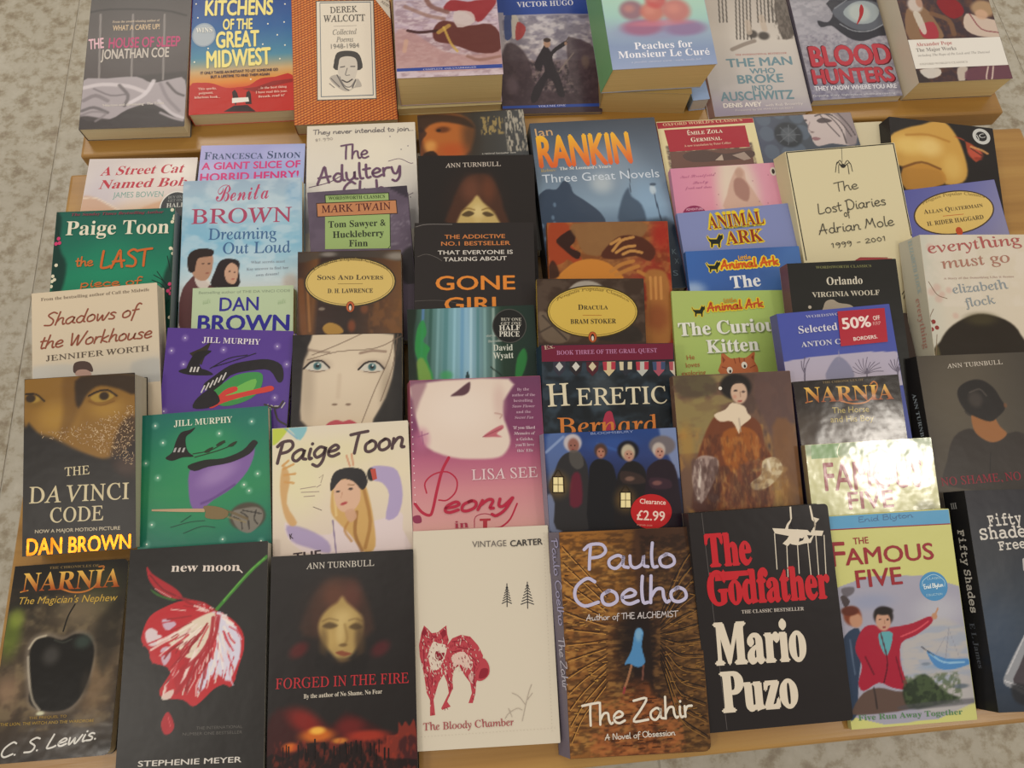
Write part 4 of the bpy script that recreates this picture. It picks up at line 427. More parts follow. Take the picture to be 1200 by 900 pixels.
BOOKS.append({"n":"paige_last","label":"dark green paperback with white author name and orange lettering","loc":[-0.37699,0.34677,-0.0],"ry":[-0.0187,0.1324],"w":130,"h":198.9,"t":20,"lean":0,"base":"14463c","spine":"8c98a0","pages":"8f9a9c","gloss":"satin","grid":1.3,"vis":[18.1,198.9],"rc":0,"group":"paperbacks laid overlapping on the lower table","ops":[["g",[63.8,200],[68.8,43.4],[[0,"1f5c50"],[0.25,"1d6a56"],[0.5,"1f8060"],[0.8,"1f7a5c"],[1,"1a5c4a"]]],["p",[[-5.9,197.7],[5.7,192],[6.6,155.7],[15.5,134.9],[12.4,105],[1.9,100.5]],"12302a",0.9,4.2],["p",[[132,186.5],[127.5,140],[119.6,109.9],[116.4,60.4],[135.5,59.5]],"12352c",0.9,4.2],["e",[63.6,127.6],38.7,40.6,0,"208a66",0.6,0.8]],"parts":[["cover_print",[["L","0f2a24",[[110,118.4],[121.4,109.8],[129.4,94.4]],0.92,1],["L","0f2a24",[[108.4,112.4],[119.8,105.8],[127.7,91.5]],0.92,1],["L","0f2a24",[[113.5,122.3],[123.4,107.7],[132,99.2]],0.92,1],["L","0f2a24",[[-1.2,185],[5.8,166]],0.93,1],["L","0f2a24",[[123.8,140.2],[128.3,121.6]],0.93,1],["L","0f2a24",[[120,99.8],[130.9,104.3]],0.92,1],["L","0f2a24",[[117.5,75.1],[127.9,87.5]],0.91,1],["O","d8d2b8",[126.9,196.2],2,2.2,0],["O","d8d2b8",[129.3,185.6],2,2.2,0],["O","d8d2b8",[127.6,181.5],2,2.2,0],["O","d8d2b8",[130.1,188.7],2,2.2,0],["O","d8d2b8",[127.1,149.2],2,2.2,0],["O","d8d2b8",[130.8,148],2,2.2,0],["O","d8d2b8",[130.1,142.9],2,2.2,0],["O","d8d2b8",[4.6,134.4],1.9,2.1,0],["O","d8d2b8",[2,121.5],1.9,2.1,0],["O","d8d2b8",[1.6,115.5],1.9,2.1,0],["O","d8d2b8",[1.2,109.5],1.9,2.1,0],["O","d8d2b8",[4.1,117.3],1.9,2.1,0],["O","d8d2b8",[129.7,67.6],1.9,2.1,0],["O","d8d2b8",[133.4,65.5],1.9,2.1,0],["O","c83c6c",[4.9,166.1],2,2.3,0],["O","c83c6c",[6.2,160.9],2,2.3,0],["O","c83c6c",[2.6,160],2,2.3,0],["O","c83c6c",[128,106.5],2,2.2,0],["O","c83c6c",[130.1,101.3],2,2.2,0],["O","c83c6c",[126.5,98.5],2,2.2,0],["O","c83c6c",[129.4,95.4],2,2.2,0]]],["lettering",[["T","The Sunday Times Bestselling Author",[16.7,193.1],[117.7,192.4],3.38,"8c3c50","bi",{}],["T","Paige Toon",[12,169.9],[124.4,167.5],16.69,"e0dac4","b",{"w":1}],["T","the",[25.8,131.9],[44.1,132.1],11.23,"c46c34","h",{"w":0.15}],["T","LAST",[53.4,128.6],[107.6,129.2],20.5,"c8642c","h",{"w":0.13}],["T","piece of",[33,107],[98.6,107.4],9.07,"c46c34","h",{"w":0.16}]]]]})
BOOKS.append({"n":"pink_girl","label":"pink childrens paperback with a faded seated child on its cover","loc":[0.33336,0.35756,0.0],"ry":[0.0097,0.1844],"w":134.2,"h":205.4,"t":10,"lean":0,"base":"cf8ca4","spine":"cf8ca4","pages":"e0d4b0","gloss":"satin","grid":1.3,"vis":[137.8,205.4],"rc":0,"group":"paperbacks laid overlapping on the lower table","ops":[["g",[-3.4,181.4],[136.3,177.8],[[0,"cf88a4"],[0.35,"d892a6"],[0.5,"d8c4b4"],[0.75,"d49cac"],[1,"d890a8"]]],["e",[78.8,170.6],25.8,49,0,"dccab8",0.8,0.5],["p",[[70.6,185.3],[81.5,202.2],[89.1,197.3],[89.5,186.3],[95.7,172.8],[103.4,154.8],[104.1,146.1],[59,149.2],[63.9,168.3]],"c8a494",0.9,1.7],["p",[[74.7,185.1],[83.6,188.9],[92,175.2],[87.2,158.1],[74.2,167.6]],"8c6058",0.6,2.1],["e",[82.4,194.5],5.2,6.6,0,"b89484",0.8,0.4]],"parts":[["cover_print",[["O","a06878",[97.4,183.6],0.6,0.7,0],["O","a06878",[117.3,190],0.6,0.7,0],["O","a06878",[101.6,157.1],0.6,0.7,0],["O","a06878",[53.7,169],0.6,0.7,0],["O","a06878",[49.7,156.3],0.6,0.6,0],["O","a06878",[53.5,196.3],0.6,0.7,0],["O","a06878",[111.6,154.3],0.6,0.7,0],["O","d8ccc0",[124.2,194],3.8,5.5,0],["O","3c3634",[124.2,194],1.9,3.3,0],["O","8c3058",[21.5,145.2],14.2,11.8,0]]],["lettering",[["T","Noel Streatfeild",[10.5,192.5],[53,193],3.26,"b86c90","c",{}],["T","Party",[24.8,183.9],[43.5,184.9],3.24,"b86c90","c",{}],["T","frock and shoes",[14.7,178.1],[46.7,178.1],3.24,"b86c90","c",{}],["T","ADVENTURE",[12.1,151.2],[32.5,150.9],2.78,"d8a0b8","D",{}]]]]})
BOOKS.append({"n":"lilac_ark","label":"plain lilac childrens paperback with yellow outlined animal title","loc":[0.33915,0.29417,0.0],"ry":[0.0414,0.181],"w":136.8,"h":209.3,"t":8,"lean":0,"base":"8089b8","spine":"8089b8","pages":"e0d4b0","gloss":"satin","grid":None,"vis":None,"rc":0,"group":"paperbacks laid overlapping on the lower table","ops":[],"parts":[["cover_print",[["P","e0c428",[[30,178.6],[30.9,175.1],[32.9,174.1],[40.1,173.4],[43.1,178.1],[44.5,179.7],[44.9,177.6],[46.7,177.8],[47.6,179.4],[48,176.8],[47.4,173.5],[44.9,171.5],[43.2,168],[42.3,163.1],[40.5,163.2],[40.9,167.4],[34.8,168],[33.7,163.9],[31.9,164.1],[32.5,169.9],[30.8,172.6],[29.4,177.8]],0],["P","e0c428",[[32.4,178.3],[33.3,174.9],[35.3,173.8],[42.5,173.1],[45.5,177.9],[46.9,179.4],[47.3,177.4],[49.2,177.5],[50,179.1],[50.4,176.6],[49.8,173.2],[47.3,171.3],[45.6,167.8],[44.7,162.8],[42.9,163],[43.3,167.2],[37.2,167.8],[36.1,163.7],[34.3,163.9],[34.9,169.7],[33.2,172.4],[31.8,177.5]],0],["P","e0c428",[[31.5,179.7],[32.3,176.2],[34.3,175.2],[41.5,174.5],[44.6,179.2],[45.9,180.8],[46.3,178.7],[48.2,178.9],[49,180.5],[49.5,177.9],[48.9,174.6],[46.3,172.7],[44.6,169.1],[43.7,164.2],[41.9,164.4],[42.3,168.5],[36.2,169.1],[35.1,165],[33.3,165.2],[34,171],[32.2,173.7],[30.8,178.9]],0],["P","e0c428",[[31,177.2],[31.9,173.7],[33.9,172.7],[41.1,172],[44.1,176.8],[45.5,178.3],[45.9,176.2],[47.7,176.4],[48.6,178],[49,175.4],[48.4,172.1],[45.9,170.2],[44.1,166.7],[43.3,161.7],[41.5,161.9],[41.8,166],[35.7,166.6],[34.6,162.6],[32.9,162.7],[33.5,168.5],[31.8,171.2],[30.3,176.4]],0],["P","1e2420",[[31.2,178.4],[32.1,175],[34.1,173.9],[41.3,173.2],[44.3,178],[45.7,179.5],[46.1,177.5],[47.9,177.6],[48.8,179.2],[49.2,176.7],[48.6,173.4],[46.1,171.4],[44.4,167.9],[43.5,162.9],[41.7,163.1],[42.1,167.3],[36,167.9],[34.9,163.8],[33.1,164],[33.7,169.8],[32,172.5],[30.6,177.7]],0]]],["lettering",[["T","ANIMAL",[32.6,186.1],[103.3,186.1],18.93,"e0c428","Bo",{"o":0.12}],["T","ARK",[50.3,165.4],[98.2,164.9],15.64,"e0c428","Bo",{"o":0.14}],["T","ANIMAL",[34.7,186.4],[101.3,186.8],15.75,"8c3420","b",{}],["T","ARK",[52.4,165.7],[96.2,165.6],15.63,"8c3420","b",{}],["T","where animals come first",[51.6,184.3],[97.8,184.5],2.51,"3c5c2c","bi",{}]]]]})
BOOKS.append({"n":"blue_ark","label":"blue childrens paperback with orange script above a white The","loc":[0.32698,0.24583,0.0],"ry":[-0.0114,0.191],"w":132.3,"h":202.4,"t":8,"lean":0,"base":"3c64a8","spine":"3c64a8","pages":"e0d4b0","gloss":"satin","grid":3,"vis":[142.3,202.4],"rc":0,"group":"paperbacks laid overlapping on the lower table","ops":[["g",[2,202.1],[88.7,146.9],[[0,"3c66ac"],[0.7,"3a5c9c"],[1,"4a70ae"]]],["e",[3.6,156.5],15.5,10,0,"a8bcd8",0.8,0.7]],"parts":[["cover_print",[["P","e0c830",[[21.8,187.9],[22.7,185.2],[24.5,184.4],[30.8,184.1],[33.1,187.9],[34.2,189.2],[34.7,187.6],[36.3,187.8],[36.9,189.1],[37.5,187],[37.1,184.4],[35,182.8],[33.8,180],[33.3,176],[31.7,176.1],[31.8,179.4],[26.5,179.7],[25.8,176.4],[24.2,176.5],[24.4,181.1],[22.8,183.2],[21.2,187.2]],0],["P","e0c830",[[24.1,187.7],[25.1,185],[26.9,184.3],[33.1,184],[35.5,187.8],[36.6,189.1],[37,187.5],[38.6,187.6],[39.3,188.9],[39.8,186.9],[39.5,184.3],[37.4,182.7],[36.1,179.8],[35.6,175.9],[34.1,176],[34.1,179.3],[28.8,179.6],[28.1,176.3],[26.6,176.4],[26.8,181],[25.1,183.1],[23.6,187.1]],0],["P","e0c830",[[23.1,189],[24,186.3],[25.8,185.6],[32.1,185.2],[34.5,189.1],[35.6,190.3],[36,188.7],[37.6,188.9],[38.2,190.2],[38.8,188.2],[38.5,185.6],[36.4,184],[35.1,181.1],[34.6,177.2],[33,177.3],[33.1,180.6],[27.8,180.8],[27.1,177.6],[25.5,177.7],[25.8,182.3],[24.1,184.3],[22.6,188.4]],0],["P","e0c830",[[22.8,186.6],[23.8,183.9],[25.6,183.1],[31.8,182.8],[34.2,186.7],[35.3,187.9],[35.7,186.3],[37.3,186.5],[37.9,187.8],[38.5,185.8],[38.2,183.1],[36.1,181.5],[34.8,178.7],[34.3,174.8],[32.7,174.9],[32.8,178.1],[27.5,178.4],[26.8,175.2],[25.2,175.2],[25.5,179.8],[23.8,181.9],[22.3,185.9]],0],["P","1e2420",[[23,187.8],[23.9,185.1],[25.7,184.3],[32,184],[34.3,187.9],[35.4,189.1],[35.9,187.5],[37.5,187.7],[38.1,189],[38.6,187],[38.3,184.4],[36.2,182.7],[34.9,179.9],[34.4,176],[32.9,176.1],[33,179.3],[27.6,179.6],[26.9,176.4],[25.4,176.5],[25.6,181.1],[24,183.1],[22.4,187.2]],0]]],["lettering",[["T","Animal Ark",[38.7,179.3],[105.3,181.4],10.12,"e8cc30","h",{"w":0.55}],["T","Animal Ark",[38.7,179.3],[105.3,181.4],10.12,"cc5820","h",{"w":0.22}],["T","little",[60.6,188.9],[74.7,190.2],5.05,"d8a030","h",{"w":0.2}],["T","The",[47.6,156.1],[82.2,157.3],14.02,"e0e2e4","B",{}]]]]})
BOOKS.append({"n":"benita","label":"sky blue paperback with a couple gazing right and pink script name","loc":[-0.23826,0.3732,0.0],"ry":[-0.0195,0.1489],"w":134.5,"h":205.7,"t":16,"lean":0,"base":"9fbdd0","spine":"8fb0c8","pages":"e0d4b0","gloss":"satin","grid":1.1,"vis":[9.4,205.7],"rc":0,"group":"paperbacks laid overlapping on the lower table","ops":[["g",[67.4,205.7],[65.7,30.2],[[0,"9ab0c4"],[0.2,"a9c4d2"],[0.45,"7fb4cf"],[0.65,"b4cdd8"],[0.8,"d0d4d4"],[1,"c8bcae"]]],["e",[17.9,152.3],19,31.5,0,"7cb0cc",0.6,0.8],["e",[125.7,181.8],9.7,19.3,0,"6a9cc4",0.7,0.7],["n",81,16,9,"c9d8e0",0.5,0.5,[-1.2,77,134.5,210.5],0.15],["p",[[2.3,28.4],[1.9,68],[10.6,84.7],[19.7,90.4],[33.1,77.6],[40.7,71.2],[49.2,25.1]],"5e3a3c",1,0.8],["p",[[16.1,86.5],[19.6,94.4],[33,81.6],[27.7,71.8],[20.1,76.2]],"d8d0c8",0.9,0.8],["p",[[9.9,105.1],[11.5,115.2],[20.7,120],[32.1,118.4],[36,110],[34.6,93.7],[29.2,83.8],[19.9,84.3],[13.1,92.7]],"b08870",1,0.8],["p",[[9.3,94.9],[7.8,111.3],[13.2,119.3],[24.4,121.9],[35.8,119.3],[34.1,112.2],[21,110.7],[17.4,104.7],[15.9,94.6]],"2e2422",1,0.7],["e",[25,103.4],1.7,1,0,"40302c",0.9,0.4],["e",[31.5,103.1],1.7,1,0,"40302c",0.9,0.4],["e",[29.9,91.9],2.4,1,0,"8c5448",0.8,0.5],["p",[[35,75.5],[38.3,93.6],[43.7,105.6],[53,108.2],[64.4,104.7],[64.6,92.4],[64,74.1]],"2c2426",1,0.8],["p",[[51.3,99.1],[56.9,102.9],[63.6,96.5],[62.9,84.3],[59.3,77.4],[51.7,80.8],[48.7,91.1]],"c49c84",1,0.8],["e",[54.3,92.8],1.4,0.9,0,"382824",0.9,0.4],["e",[59.9,91.6],1.2,0.9,0,"382824",0.9,0.4],["e",[58.2,83.5],1.9,1,0,"9c4440",0.9,0.4],["e",[121.2,77.6],9.4,10.1,0,"c0a898",0.5,0.6]],"parts":[["lettering",[["T","Benita",[37.2,178.5],[96.7,180.3],20.45,"b84c6c","c",{}],["T","BROWN",[10.3,152.1],[122.9,150.5],17.98,"a84a66","r",{}],["T","Dreaming",[29.8,132],[105.8,130.3],13.58,"466a94","r",{"w":1}],["T","Out Loud",[46.3,114.2],[122,112.9],13.48,"466a94","r",{"w":1}],["T","What secrets must",[77.6,101],[115.4,100.8],3.09,"8c98a4","b",{}],["T","Kay uncover to find her",[73,93],[119.3,93],3.07,"8c98a4","b",{}],["T","own dream?",[83.5,85.4],[108.9,86.3],3.07,"8c98a4","b",{}]]]]})
BOOKS.append({"n":"twain","label":"dusky purple classic with green and orange title labels","loc":[-0.09907,0.37129,-0.0],"ry":[0.024,0.1758],"w":113.8,"h":184.4,"t":18,"lean":0,"base":"5c5060","spine":"5c5060","pages":"e0d4b0","gloss":"satin","grid":2.5,"vis":[64.8,184.4],"rc":0,"group":"paperbacks laid overlapping on the lower table","ops":[["n",91,12,12,"6c5f70",0.5,0.5,[-5.4,67.3,121.6,192.5],0.15],["p",[[89.5,186.6],[113.8,184.7],[115.5,168.6],[102.4,176]],"36303a",0.9,1.7],["n",92,4,3,"98909c",0.5,0.68,[86.2,97.9,116,151.7],0.15],["p",[[100.6,100.9],[117.5,107.7],[116.2,67],[100.1,68.4]],"2c282a",0.9,4.2]],"parts":[["cover_print",[["P","2c3420",[[19.5,179.9],[92.7,177.3],[92.4,166.7],[19.4,169.4]],0],["P","98b070",[[20.4,178.8],[91.7,176.3],[91.5,167.3],[20.4,169.8]],0],["P","98b070",[[18.5,153.2],[91.7,150.5],[89.2,109.1],[16.4,114.1]],0],["L","2c3420",[[91.7,150.5],[89.4,112.1],[86.8,109.3]],0.78,0],["P","3c2a20",[[9.4,170.7],[100.3,167.7],[100.5,150.3],[9.4,153.4]],0],["P","bc8058",[[10.3,169.6],[99.4,166.7],[99.6,151.2],[10.4,154.2]],0]]],["lettering",[["T","WORDSWORTH CLASSICS",[23.5,173.3],[87.4,170.8],4.22,"3c4c28","b",{}],["T","MARK TWAIN",[15,158.2],[93.1,156.1],8.91,"4c1c24","r",{"w":1}],["T","Tom Sawyer &",[21.6,139.5],[85.9,136.8],7.79,"2c3428","b",{"w":1}],["T","Huckleberry",[25.7,126.7],[83.1,124.6],7.75,"2c3428","b",{"w":1}],["T","Finn",[43.1,115],[64.1,113.7],7.7,"2c3428","b",{"w":1}]]]]})
BOOKS.append({"n":"dan_green","label":"pale green paperback with big navy capitals cut off by purple book","loc":[-0.23521,0.27409,-0.0],"ry":[-0.0338,0.1689],"w":108.4,"h":165.9,"t":14,"lean":0,"base":"b3c4a2","spine":"b3c4a2","pages":"e0d4b0","gloss":"satin","grid":None,"vis":None,"rc":0,"group":"paperbacks laid overlapping on the lower table","ops":[],"parts":[["lettering",[["T","Bestselling author of THE DA VINCI CODE",[6.7,159.1],[104.8,158.3],2.94,"84927c","s",{}],["T","DAN",[29.2,138.9],[71.1,138.5],15.08,"34308c","s2",{}],["T","BROWN",[6.5,117.1],[104.4,114.6],17.32,"2c288c","s3",{}],["T","iiili",[11.7,146.8],[19.8,148.5],5.9,"9cb48c","c",{}],["T","iiili",[92.1,144.1],[100.3,145.7],5.9,"9cb48c","c",{}]]]]})
BOOKS.append({"n":"sons_lovers","label":"dark classic with yellow oval titled in small capitals, left of centre","loc":[-0.11908,0.28966,-0.0],"ry":[-0.0419,0.2352],"w":112.3,"h":181.9,"t":16,"lean":0,"base":"35221a","spine":"b89a50","pages":"e0d4b0","gloss":"satin","grid":1.1,"vis":[80.8,181.9],"rc":0,"group":"paperbacks laid overlapping on the lower table","ops":[["g",[1.1,138.9],[113.3,131.3],[[0,"3a2418"],[0.15,"6c4420"],[0.2,"33201a"],[0.5,"2a1c16"],[0.85,"5c3c24"],[1,"6a4828"]]],["s",[[2.9,148.4],[6.7,91.4]],7.3,"7c4a22",0.7,3.7],["s",[[10.2,148.2],[13,93.1]],2.8,"a06c38",0.7,1.8],["p",[[26.7,96.5],[34,102],[44.9,97.9],[48.5,90.3],[32.1,88.9]],"b48a3c",0.9,1.3],["e",[57.7,97.6],4.6,7.5,0,"84401c",0.8,0.6],["n",101,6,10,"7c5028",0.6,0.5,[74.1,86.6,115.1,127.5],0.15],["e",[25.8,117.3],3.7,1.9,0,"a09484",0.7,0.4],["e",[71.6,116.1],4.6,5.7,0,"8c4c28",0.6,0.6],["p",[[0.9,181.2],[114.1,180.5],[113.9,168.9],[84.2,173.5],[28.6,174.7],[2.8,169.5]],"44403c",0.7,2.5],["e",[107.5,174.9],13.1,4.9,0,"aaa49c",0.6,0.7],["e",[33.2,178.5],9.2,2.9,0,"a8a098",0.6,0.7]],"parts":[["cover_print",[["O","3a3020",[56.6,146.6],49.8,28.3,0],["O","d0b468",[56.6,146.6],48.1,26.5,0],["O","5c4c28",[56.6,146.6],46.9,25.3,0],["O","d0b468",[56.6,146.6],46.3,24.7,0],["L","7c6434",[[43.3,144.8],[70,144.4]],0.55,0],["O","7c3c18",[56.5,118.9],4.6,6.2,0],["O","b8582c",[56.5,118.9],3.9,5.5,0],["O","241c18",[56.5,118.4],2.2,4.2,0],["O","d8d0c0",[56.4,117.5],1.3,2.8,0]]],["lettering",[["T","SONS AND LOVERS",[21.2,149.9],[92.2,148.6],5.38,"42382c","k",{}],["T","D. H. LAWRENCE",[32.2,134.8],[81,134],4.78,"42382c","b",{}],["T","Penguin Popular Classics",[16.6,160.5],[97.9,158.6],3.28,"7c6838","r",{"arc":11.5}]]]]})
BOOKS.append({"n":"orange_art","label":"orange brown paperback with painted hands and a round drum shape","loc":[0.16673,0.27875,0.0],"ry":[-0.0498,0.2198],"w":137.2,"h":209.9,"t":14,"lean":0,"base":"8c4c22","spine":"8c4c22","pages":"e0d4b0","gloss":"satin","grid":1.1,"vis":[63.2,209.9],"rc":0,"group":"paperbacks laid overlapping on the lower table","ops":[["g",[4,208.8],[135.2,138.9],[[0,"a04420"],[0.3,"8c5c30"],[0.6,"8a5c38"],[0.85,"8c2c1c"],[1,"942818"]]],["n",111,14,16,"6c3818",0.6,0.5,[-6,70.6,142.8,212.9],0.15],["n",112,7,5,"b47c40",0.45,0.6,[-6,70.6,142.8,212.9],0.15],["p",[[2,206.8],[22.3,208.5],[25.6,196.4],[12.7,186.6],[26.9,182.4],[37.7,166.3],[31.7,160.4],[21.5,166.6],[16.5,162.7],[2.2,162.9]],"983c1c",0.95,1.3],["p",[[10,189.6],[29.7,202.4],[31,188.3],[24.9,180.4],[36.2,174.3],[32,166.4],[17.2,178.6]],"2c1610",0.95,0.8],["p",[[30,208.4],[107.6,209.4],[108.6,193.2],[89.6,183.4],[70.8,173.7],[55.2,170],[40,174.2],[33,190.3]],"86603a",0.9,2.5],["p",[[59,169.9],[71.4,185.7],[85.3,193.5],[106.5,191.2],[121.2,176.9],[114.5,163.1],[98.5,169.3],[74.2,165.7]],"4c2416",0.95,1.7],["s",[[72.8,175.7],[83.1,187.5],[96.8,191.4]],3.3,"c08c4c",0.9,1],["s",[[76.5,173.6],[86.5,179.5],[98.2,181.3]],3.3,"c08c4c",0.9,1],["s",[[84.1,171.5],[94,175.4],[105.5,173.2]],3.3,"c08c4c",0.9,1],["s",[[71.3,183.7],[81.3,189.6]],3.3,"c08c4c",0.9,1],["p",[[11.8,141.1],[20.1,156.7],[35.8,165.3],[55,166],[71.9,157.8],[80.5,139.8]],"c07c30",1,1.3],["p",[[-3.2,145.2],[11.1,147],[8.8,160.8],[3.2,164.9]],"2c1810",0.8,1.7],["s",[[69.6,151.9],[81.6,159.6],[95.3,163.4]],4.3,"b47838",0.9,1.4],["s",[[75.2,147.8],[88.9,153.5],[100.7,157.3]],4.3,"b47838",0.9,1.4],["s",[[100.4,151.4],[113.4,143.2],[118.5,133.3]],4.3,"b47838",0.9,1.4],["p",[[107.9,149.3],[123.6,153],[134.3,138.9],[131.8,70.7],[103.2,69.4],[108.1,119.7]],"a06c34",0.9,3.4],["s",[[113.4,144.2],[112.9,119.6]],2.9,"c88c4c",0.8,1.2],["s",[[119.2,144.1],[118.6,119.5]],2.9,"c88c4c",0.8,1.2],["s",[[125,144],[124.4,119.4]],2.9,"c88c4c",0.8,1.2],["e",[118.3,98],13.4,17.5,0,"7c3c20",0.6,0.6],["e",[129.1,193.9],11.7,20.2,0,"9c2418",0.8,0.7]],"parts":[]})
BOOKS.append({"n":"gone_girl","label":"black paperback with widely spaced orange capitals, centre column","loc":[0.01537,0.29493,0.0],"ry":[-0.0596,0.1741],"w":133.9,"h":204.8,"t":18,"lean":2,"base":"2b2625","spine":"1e1b1b","pages":"e0d4b0","gloss":"satin","grid":None,"vis":None,"rc":0,"group":"paperbacks laid overlapping on the lower table","ops":[],"parts":[["cover_print",[["L","8a8480",[[1,200],[13.4,203],[42.1,202.9]],0.48,1],["L","6a6460",[[3,164.4],[13.4,167.4],[24.8,163.3],[30.4,159.2]],0.47,1],["L","57524f",[[-1.6,112.7],[22.8,113.5],[41.5,111.3],[58.4,106.2]],0.56,1]]],["lettering",[["T","THE ADDICTIVE",[33.4,185.5],[101.4,186.1],4.7,"c87c44","sbw",{}],["T","NO.1 BESTSELLER",[29.6,177.4],[107,177.9],4.69,"c87c44","sbw",{}],["T","THAT EVERYONE IS",[25.7,166.8],[109.7,167.2],4.66,"cfc9c0","sbw",{}],["T","TALKING ABOUT",[32.3,158.7],[102.8,159.7],4.64,"cfc9c0","sbw",{}],["T","GONE",[23.3,125.3],[111.5,125.5],15.94,"d88434","s2",{}],["T","GIRL",[33,101.1],[99.7,101.4],15.25,"d88434","s2",{}]]]]})
BOOKS.append({"n":"dracula","label":"dark brown classic with yellow oval, right of the orange capitals","loc":[0.13616,0.22796,0.002],"ry":[-0.0637,0.2452],"w":116.9,"h":189.3,"t":14,"lean":0,"base":"3c2c22","spine":"c8a840","pages":"e0d4b0","gloss":"satin","grid":1.2,"vis":[111.8,189.3],"rc":0,"group":"paperbacks laid overlapping on the lower table","ops":[["n",121,10,8,"5a4a3e",0.6,0.5,[-1.4,117.5,118.6,190.1],0.15],["p",[[34.1,176.6],[43.7,185.1],[56.8,186.9],[69.7,182.1],[74.9,171.6],[35.7,167.1]],"a8a094",0.9,1.7],["p",[[2.1,153.1],[18.5,146.4],[34.7,127.5],[27.1,118.3],[8.7,120.3],[1.7,134.3]],"6c5c4c",0.9,2.1],["s",[[5.7,148.4],[30.8,122]],1.8,"2c2420",0.8,0.9],["s",[[1.6,129.7],[18.4,138.9]],1.8,"3c3028",0.8,0.9],["p",[[64,121.7],[101.7,138.3],[112.1,119.4]],"2a2420",0.8,2.5]],"parts":[["cover_print",[["O","3c3018",[59.9,152.7],50.1,29.3,0],["O","cdae50",[59.9,152.7],48.5,27.7,0],["O","54441c",[59.9,152.7],47.3,26.4,0],["O","cdae50",[59.9,152.7],46.8,25.9,0],["L","a86c28",[[49.1,148.6],[69.5,148.4]],0.65,0],["O","7c3c18",[59,124.5],4.6,6.1,0],["O","b8582c",[59,124.5],4,5.4,0],["O","241c18",[59,124.1],2.2,4.1,0],["O","d8d0c0",[59,123.1],1.3,2.8,0]]],["lettering",[["T","DRACULA",[44.2,154.7],[76.7,155],5.67,"3a3222","k",{}],["T","BRAM STOKER",[35.5,139.2],[85,139.4],5.08,"3a3222","b",{}],["T","Penguin Popular Classics",[20.8,164.3],[99.8,162.9],3.23,"7c6428","r",{"arc":12.3}]]]]})
